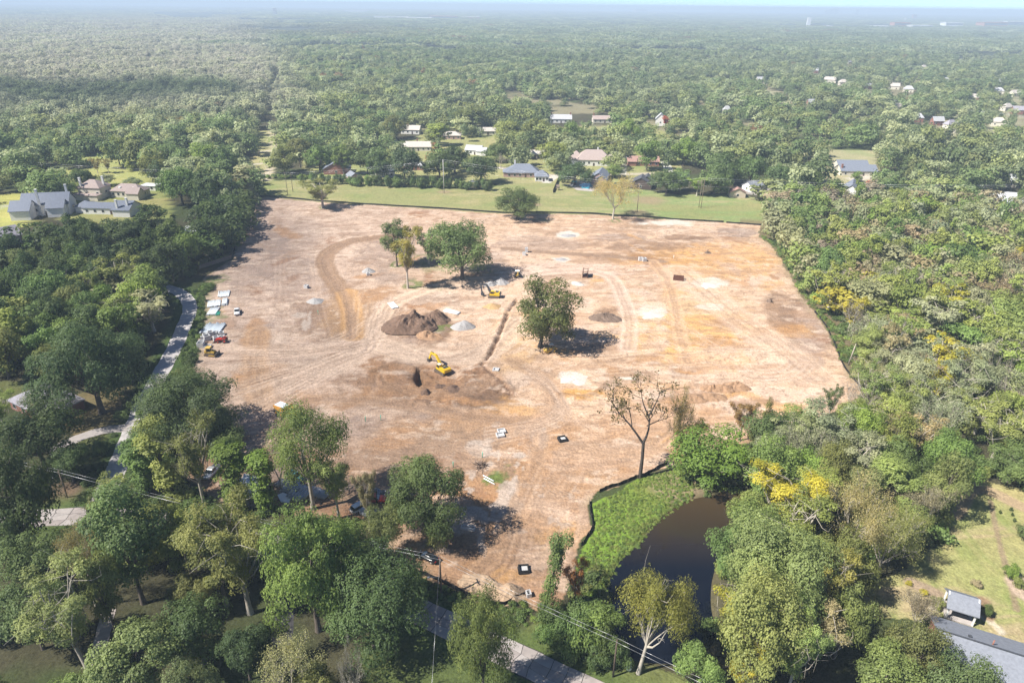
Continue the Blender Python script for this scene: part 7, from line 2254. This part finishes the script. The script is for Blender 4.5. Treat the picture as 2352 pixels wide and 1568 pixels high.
for a in (
    ('house', 'brick house with a grey gable facing the strip', 776, 396, .08 - PI / 2, 13, 16, 3.4, 4.6, R_BLUE, W_BRICK, False, ((-7.2, -2.0, 4, 8, 3.0, 2.4, False),), (), 3),
    ('garage', 'small pink brick garage with a grey roof below the brick house', 812, 414, .35 - PI / 2 + .2, 8, 7, 2.8, 2.4, R_GREY, W_PINKB, False, (), (), 2),
    ('house', 'white carport house half behind the dark trees', 885, 404, .05, 12, 7, 3.0, 2.2, R_GREY, W_WHITE, False, (), (), 4),
    ('house', 'grey roofed house left of the pale concrete pole', 952, 388, 0, 13, 8, 3.0, 2.6, R_PALE, W_BRICK, True, (), (), 4),
    ('house', 'white two part ranch house with a chimney high among the trees', 945, 306, -.1, 16, 10, 3.4, 3.2, R_TAN, W_WHITE, False, ((-8, 5, 8, 9, 3.2, 3.0, False),), ((-3, 1, 8.5, W_BRICK),), 4),
    ('house', 'sunny ranch house with a broad tan roof', 962, 344, .06, 19, 11, 3.0, 3.2, R_TAN, W_CREAM, False, ((-10, -1, 8, 8, 3.0, 2.2, False),), ((-1, 1, 7.6, W_BRICK),), 5),
    ('house', 'small brown gabled outbuilding left of the sunny ranch', 900, 336, .9, 8, 7, 3.0, 2.8, R_DARK, W_BROWN, False, (), (), 2),
    ('house', 'white cottage with two white roofs', 1090, 353, -.25, 12, 9, 3.2, 3.0, R_PALE, W_WHITE, False, ((7, -3, 7, 7, 3.0, 2.6, False),), (), 4),
    ('house', 'pale roofed house above the white cottage', 1038, 318, 0, 15, 9, 3.0, 2.6, R_TAN, W_PINKB, True, (), (), 4),
    ('house', 'tan roofed house between round trees north of the cottage', 1120, 308, .1, 14, 9, 3.0, 2.6, R_TAN, W_CREAM, False, (), (), 3),
    ('house', 'brick house with a tall blue grey hipped roof and white chimney', 1200, 403, .02, 21, 12, 3.0, 4.6, R_BLUE, W_PINKB, True, ((-8, -1, 9, 8, 3.0, 2.6, True),), ((-5, 2, 9.2, W_WHITE),), 6),
    ('house', 'low ranch house with a tan roof and dark porch', 1228, 362, 0, 15, 9, 3.0, 2.4, R_TAN, W_BROWN, False, (), (), 6),
    ('house', 'white dormered house with a red brick end', 1288, 281, 0, 20, 9, 3.4, 3.8, R_PALE, W_WHITE, False, (), ((-9, 0, 9, W_BRICK), (9, 0, 9, W_BRICK)), 5),
    ('house', 'pale pink roofed house among the middle trees', 1382, 281, .05, 18, 9, 3.2, 3.0, R_PINK, W_CREAM, False, (), ((-8, 0, 8.5, W_BRICK),), 4),
    ('house', 'tall white gable house behind the crimson tree', 1516, 288, PI / 2 - .2, 10, 9, 6.0, 5.0, R_PALE, W_WHITE, False, (), (), 2),
    ('manor', 'large white manor with a wide pale pink hipped roof and dormers', 1362, 377, -.03, 24, 13, 4.0, 6.0, R_PINK, W_WHITE, True, ((-12, 2, 10, 11, 4.0, 4.6, True), (12, -1, 9, 9, 3.6, 3.6, True)), ((3, 2, 11, W_WHITE),), 7),
    ('house', 'red roofed brick house right of the white truck', 1478, 378, -.02, 20, 10, 3.0, 2.8, R_RED, W_BRICK, False, ((-9, -3, 6, 6, 3.0, 2.2, False),), (), 5),
    ('house', 'tan brick house behind the white truck', 1420, 345, .05, 13, 9, 3.2, 3.0, R_TAN, W_BRICK, False, (), (), 3),
    ('house', 'slate blue roofed house beside the swimming pool', 1378, 414, PI / 2 - .25, 17, 10, 3.0, 3.4, R_BLUE, W_PINKB, False, ((-9, -2, 7, 7, 2.9, 2.6, False),), (), 4),
    ('house', 'brown gabled house with a dark grey roof at the strip', 1472, 430, PI / 2 - .25, 11, 13, 3.2, 3.8, R_DARK, W_BROWN, False, ((6, -3, 9, 9, 3.2, 3.4, False),), (), 3),
    ('garage', 'tan plastered garage with a red brown roof under the dark trees', 1691, 451, PI / 2 - .1, 7, 9, 2.9, 2.6, R_RED, W_TAN, False, (), (), 2),
    ('house', 'two tiered grey roofed house with brick chimney and garage doors', 1964, 400, -.02, 24, 11, 3.0, 3.4, R_BLUE, W_CREAM, False, ((-2, 5, 20, 8, 5.8, 2.6, False),), ((-11, -3, 7.0, W_BRICK),), 4),
    ('house', 'steep slate roofed house behind the right woods', 1952, 452, 1.1, 18, 13, 3.2, 5.6, R_BLUE, W_WHITE, False, ((4, -6, 8, 7, 4.4, 3.0, False),), (), 4),
    ('house', 'pale blue hipped roof house at the right edge', 2318, 476, -.35, 24, 17, 3.2, 5.2, R_PALE, W_CREAM, True, (), ((6, 0, 8.6, W_CREAM),), 6),
    ('house', 'lone grey roof at the top of the crimson tree lane', 1560, 415, 0, 10, 7, 3.0, 2.2, R_DARK, W_BROWN, False, (), (), 3),
    ('house', 'grey gabled house in the shade at the strip end', 1728, 437, .5, 10, 8, 3.0, 2.8, R_GREY, W_WHITE, False, (), (), 3),
):
    house(*a)
house('pool_house', 'white screened pool house with a blue grey pyramid roof', 1244, 414, .02, 8.5, 7.5, 3.0, 3.4, R_BLUE, W_WHITE, True, (), (), 4, cat='pool house')
# houses half lost among the far right trees
FARH = [(u, v, w, globals()[rm]) for u, v, w, rm in FARSPOTS]
FARLM = [(nm, G(u, v)) for nm, u, v in (('the tall distant power pole', 2096, 262), ('the dark round tree on the pale field', 1785, 240), ('the slim white slab tower', 1857, 60), ('the two tiered grey roof', 1964, 400), ('the right end of the far power line', 2330, 290))]
RCOL = {R_PALE.name: 'pale grey', R_LAV.name: 'lavender grey', R_TAN.name: 'tan', R_RED.name: 'reddish', R_WHITE.name: 'white'}
FARLAB, fb_ = {}, {}
for i, (u, v, w, rm) in enumerate(FARH):
    g_ = G(u, v)
    q_ = sorted((math.hypot(g_.x - q.x, g_.y - q.y), nm) for nm, q in FARLM)[0]
    fb_.setdefault((RCOL[rm.name], q_[1]), []).append((q_[0], i))
for (cn, nm), l_ in fb_.items():
    for k, (_, i) in enumerate(sorted(l_)): FARLAB[i] = cn + ' roofed far house, ' + ORD[k] + ' to ' + nm
for i, (u, v, w, rm) in enumerate(FARH):
    p = at(u, v)
    wd = min(w * depth_at(p) / F, 26)
    wd *= 1.15
    house('house', FARLAB[i], u, v, tr.uniform(-.5, .5), wd, wd * .55, 4.2, 4.0, rm, W_CREAM if i % 3 else W_BRICK, bool(i % 2), (), (), 2, group='houses among the far right trees', pos=p)

# pavilion and the large near roof
a_, b_ = G(2182, 1356, 4.6), G(2250, 1376, 4.6)
yw = math.atan2(b_.y - a_.y, b_.x - a_.x)
cp_ = (a_ + b_) / 2
r = empty('pavilion', (cp_.x, cp_.y, 0), yw, 'open garden pavilion with a grey shingle roof and white posts', 'pavilion')
Lp, Dp = (b_ - a_).length, 5.0
MB().box((0, 0, .1), (Lp * .98, Dp * .95, .24)).build('floor', M_CONC2, r)
q = MB(); gable(q, 0, 0, Lp - .5, Dp - .6, 2.8, 1.8, .5, .2); q.build('roof', R_GREY, r)
for x in (-Lp / 2 + .25, Lp / 2 - .25):
    for y in (-Dp / 2 + .25, Dp / 2 - .25): MB().box((x, y, 1.42), (.28, .28, 2.6)).build('post', T_WHITE, r)
    for s in (-1, 1): MB().box((x - (.25 if x < 0 else -.25), s * 1.25, 3.55), (.16, 3.15, .3), rx=-s * .62).build('gable_board', T_WHITE, r)
MB().box((.5, .4, .6), (2.2, 1.1, .8)).build('bench', M_GUN, r)
a_, b_ = G(2187, 1456, 6.2), G(2420, 1529, 6.2)
yw = math.atan2(b_.y - a_.y, b_.x - a_.x)
dx_ = Vector((math.cos(yw), math.sin(yw), 0))
c0 = a_ + dx_ * 11.0
c0.z = 0
house('house', 'large near house under a wide grey shingle roof with a brick chimney', 0, 0, yw, 25.5, 12.6, 3.0, 3.2, R_GREY, W_BRICK, False, (), ((5.2, -2.3, 6.6, W_BRICK),), 6, pos=c0)
hr_ = [o for o in COL.objects if o.get('label', '').startswith('large near house')][0]
rf_ = [o for o in hr_.children if o.name.startswith('roof')][0]
MB().cyl((-5.0, .9, 5.4), (-5.0, .9, 6.9), .12, None, 8).build('vent_pipe', W_BRICK, rf_)
MB().box((-8.2, 1.2, 5.9), (.5, .5, .3)).build('roof_vent', M_GUN, rf_)
MB().box((0, 0, 6.37), (26.0, .3, .1)).build('ridge_cap', M_GUN, rf_)
# the hidden roof by the lane and the pale house at its left
house('house', 'dark roofed house hidden behind the pale feathery tree and round oak', 112, 938, -.5, 17, 10, 2.8, 2.8, R_LAV, W_BRICK, True, (), (), 4)
# pool
MB().slab(gpoly([(1330, 425), (1340, 421), (1356, 422), (1362, 428), (1352, 434), (1336, 432)]), .0, .12).build('swimming_pool', M_POOL)
tag(bpy.data.objects['swimming_pool'], 'kidney shaped turquoise swimming pool behind the strip', 'pool')
MB().slab(gpoly([(1305, 424), (1330, 416), (1372, 418), (1385, 430), (1360, 440), (1325, 437)]), -.1, .06).build('patio', M_CONC2)['kind'] = 'structure'
u_ = empty('parasol', at(1319, 424), 0, 'turquoise parasol open beside the swimming pool', 'parasol')
MB().cyl((0, 0, 0), (0, 0, 2.4), .05).build('pole', M_WHITE, u_)
MB().cyl((0, 0, 2.0), (0, 0, 2.7), 2.2, .1, 12).build('canopy', M_POOL, u_)
fb1, fb2 = at(1283, 412), at(1270, 443)
r = empty('board_fence', fb1, math.atan2(fb2.y - fb1.y, fb2.x - fb1.x), 'dark board fence running from the pool garden to the strip', 'fence')
L_ = math.hypot(fb2.x - fb1.x, fb2.y - fb1.y)
for i in range(12): MB().box((L_ * (i + .5) / 12, 0, .95), (L_ / 12 - .08, .06, 1.9)).build('board', W_BROWN, r)
r = empty('play_house', at(1281, 437), .2, 'small wooden play tower beside the dark board fence', 'play tower')
for x in (-.8, .8):
    for y in (-.8, .8): MB().box((x, y, 1.2), (.16, .16, 2.4)).build('post', M_WOOD, r)
MB().box((0, 0, 1.3), (1.8, 1.8, .14)).build('deck', M_WOOD, r)
q = MB(); gable(q, 0, 0, 1.7, 1.7, 2.4, .9, .2, .1); q.build('roof', M_WOOD, r)

# ------------------------------------------------------------------ things on the horizon
S_TAN = flat("pale tower wall", (.60, .55, .50), .8, .05, .1); S_BRK = flat("far brick wall", (.42, .22, .16), .85, .08, .1); S_WHT = flat("far white wall", (.80, .80, .79), .7, .04, .1); S_BLU = flat("far glass wall", (.16, .19, .24), .4, .08, .1)


def far_block(name, u, v, wpx, hpx, mat, label, cat='building', dpx=.6, top=None, yaw=0.0, strips=0):
    p = G(u, v)
    k = depth_at(p) / F
    w, h = wpx * k, hpx * k
    r = empty(name, p, yaw, label, cat)
    MB().box((0, w * dpx / 2, h / 2), (w, w * dpx, h)).build('wall', mat, r)
    MB().box((0, w * dpx / 2, h * 1.0 + h * .03), (w * 1.03, w * dpx * 1.03, h * .07)).build('roof', top or S_WHT, r)
    for i in range(strips):
        MB().box((0, -.3, h * (i + .5) / strips), (w * .94, .6, h * .22 / max(strips / 3, 1))).build('window', S_BLU, r)
    return r


def water_tower(u, v, hpx, label):
    p = G(u, v); k = depth_at(p) / F; h = hpx * k
    r = empty('water_tower', p, 0, label, 'water tower')
    MB().cyl((0, 0, 0), (0, 0, h * .62), h * .16, h * .13, 12).build('stem', S_WHT, r)
    m = MB().cyl((0, 0, h * .58), (0, 0, h * .72), h * .14, h * .27, 16).cyl((0, 0, h * .72), (0, 0, h * .88), h * .27, h * .27, 16).cyl((0, 0, h * .88), (0, 0, h), h * .27, h * .08, 16)
    m.build('tank', S_WHT, r)


far_block('tower_block', 632, 38, 7, 17, S_TAN, 'lone pale tower block far away above the pink field', strips=5)
far_block('warehouse', 816, 30, 50, 5, S_WHT, 'long white warehouse near the horizon above the middle')
for u, v, w, h, mt, lb in ((876, 46, 34, 7, S_WHT, 'white apartment block left of the distant row'), (916, 47, 40, 7, S_TAN, 'pale apartment block second in the distant row'), (962, 48, 58, 6, S_WHT, 'long white store in the middle of the distant row'), (1018, 47, 62, 8, S_TAN, 'tan store at the right of the distant row'), (1080, 46, 40, 6, S_BRK, 'reddish building ending the distant row'),
                           (1340, 30, 40, 3, S_WHT, 'thin white shed on the far horizon'), (1395, 31, 34, 3, S_TAN, 'thin pale shed on the far horizon'), (1472, 31, 28, 8, S_WHT, 'white hospital block on the horizon'), (1520, 33, 30, 4, S_WHT, 'low white block right of the hospital'),
                           (2070, 66, 36, 12, S_BRK, 'brick hall left of the white domed campus'), (2118, 68, 46, 8, S_WHT, 'white campus block in the middle'), (2190, 66, 40, 12, S_WHT, 'white campus hall with the raised roof'), (2040, 65, 60, 4, S_WHT, 'long white campus shed'), (2230, 68, 40, 5, S_WHT, 'low white campus wing'), (2120, 73, 40, 5, S_TAN, 'tan campus annex in front'), (1890, 64, 36, 4, S_WHT, 'low white shed by the white slab tower'), (1935, 66, 44, 4, S_WHT, 'long low white shed by the white slab tower'),
                           (2285, 66, 54, 12, S_BRK, 'wide brick block on the right skyline'), (2330, 64, 36, 12, S_BLU, 'dark glass block on the right skyline'), (2300, 55, 60, 4, S_TAN, 'long tan roofs right of the brick tower'), (2320, 78, 30, 5, S_WHT, 'white shed near the right edge of the skyline'), (2345, 60, 30, 6, S_WHT, 'pale block at the end of the skyline')):
    far_block('building', u, v, w, h, mt, lb, strips=2 if h > 7 else 0, top=S_BRK if 'brick' in lb or 'tan store' in lb else None)
far_block('tower_block', 1857, 60, 8, 16, S_WHT, 'slim white slab tower near the right skyline', strips=0)
far_block('tower_block', 2100, 46, 9, 11, S_BRK, 'pinkish tower on the right skyline', strips=3)
for u, v, w, h, lb in ((1898, 34, 6, 9, 'leftmost block of the hazy downtown cluster'), (1908, 34, 8, 12, 'twin peaked tower of the hazy downtown cluster'), (1920, 34, 9, 14, 'tallest block of the hazy downtown cluster'), (1870, 34, 12, 5, 'low wide block left of the downtown cluster'), (1932, 35, 8, 5, 'low block right of the downtown cluster'), (1968, 36, 5, 13, 'slim spire tower right of downtown'), (1960, 36, 7, 5, 'low block at the foot of the spire tower')):
    far_block('tower_block', u, v + 1, w, h, S_BLU if h > 8 else S_TAN, lb)
for u, v, h, lb in ((1780, 38, 7, 'small white water tower on the horizon'), (1990, 40, 6, 'small white water tower right of the spire tower'), (2078, 50, 7, 'white water tower left of the pinkish tower')):
    water_tower(u, v, h, lb)
# ------------------------------------------------------------------ clouds over the left of the site, above the haze
def cloud(name, u, v, rx, ry, yaw, z, thick, dens, seed, label):
    g = G(u, v)
    c = g + sun_dir * (z / sun_dir.z)
    rng = np.random.default_rng(seed)
    nu, nv = 40, 20
    Vs, Fs = [], []
    ph = rng.uniform(0, 6.28, 12)
    for j in range(nv + 1):
        th = math.pi * j / nv
        for i in range(nu):
            a = 2 * math.pi * i / nu
            k = 1 + .16 * math.sin(2 * a + ph[0]) + .13 * math.sin(3 * a + ph[1] + th) + .10 * math.sin(5 * a + ph[2] + 2 * th) + .06 * math.sin(9 * a + ph[3])
            zz = math.cos(th) * thick / 2
            zz *= (1 + .25 * math.sin(4 * a + ph[4]) * math.sin(3 * th)) if zz > 0 else .45
            x, y = math.cos(a) * math.sin(th) * rx * k, math.sin(a) * math.sin(th) * ry * k
            Vs.append((x * math.cos(yaw) - y * math.sin(yaw), x * math.sin(yaw) + y * math.cos(yaw), zz))
    for j in range(nv):
        for i in range(nu):
            i2 = (i + 1) % nu
            Fs.append((j * nu + i, (j + 1) * nu + i, (j + 1) * nu + i2, j * nu + i2))
    m = bpy.data.materials.new(name)
    m.use_nodes = True
    nt = m.node_tree
    nt.nodes.clear()
    o_ = nt.nodes.new("ShaderNodeOutputMaterial")
    p = nt.nodes.new("ShaderNodeVolumePrincipled")
    p.inputs["Color"].default_value = (1, 1, 1, 1)
    p.inputs["Density"].default_value = dens
    nt.links.new(p.outputs[0], o_.inputs["Volume"])
    o = link(name, np_mesh(name, np.array(Vs), np.array(Fs), m, True), None, c)
    tag(o, label, 'cloud', None, 'structure')
    return o


CLOUDS = [(330, 560, 75, 120, .1, 620, 60, .0075, 1, 'broad white cloud'), (430, 900, 85, 62, .2, 600, 60, .006, 2, 'second white cloud'), (430, 1330, 75, 48, -.2, 560, 50, .006, 3, 'third white cloud'), (210, 232, 300, 110, 0, 800, 70, .010, 5, 'far white cloud')]
for u, v, rx, ry, yw, z, th, dn, sd, lb in CLOUDS: cloud('cloud', u, v, rx, ry, yw, z, th, dn, sd, lb + ' drifting above the land')

# ------------------------------------------------------------------ the hazy air
m_haze = bpy.data.materials.new("haze")
m_haze.use_nodes = True
_h = m_haze.node_tree
_h.nodes.clear()
_ho = _h.nodes.new("ShaderNodeOutputMaterial")
_hp = _h.nodes.new("ShaderNodeVolumePrincipled")
_hp.inputs["Color"].default_value = HAZE_COLOR
_hp.inputs["Density"].default_value = HAZE_DENSITY
_h.links.new(_hp.outputs[0], _ho.inputs["Volume"])
MB().box((0, 6750, 56), (2 * EDGE + 600, 17500, 120)).build("haze", m_haze)['kind'] = 'stuff'
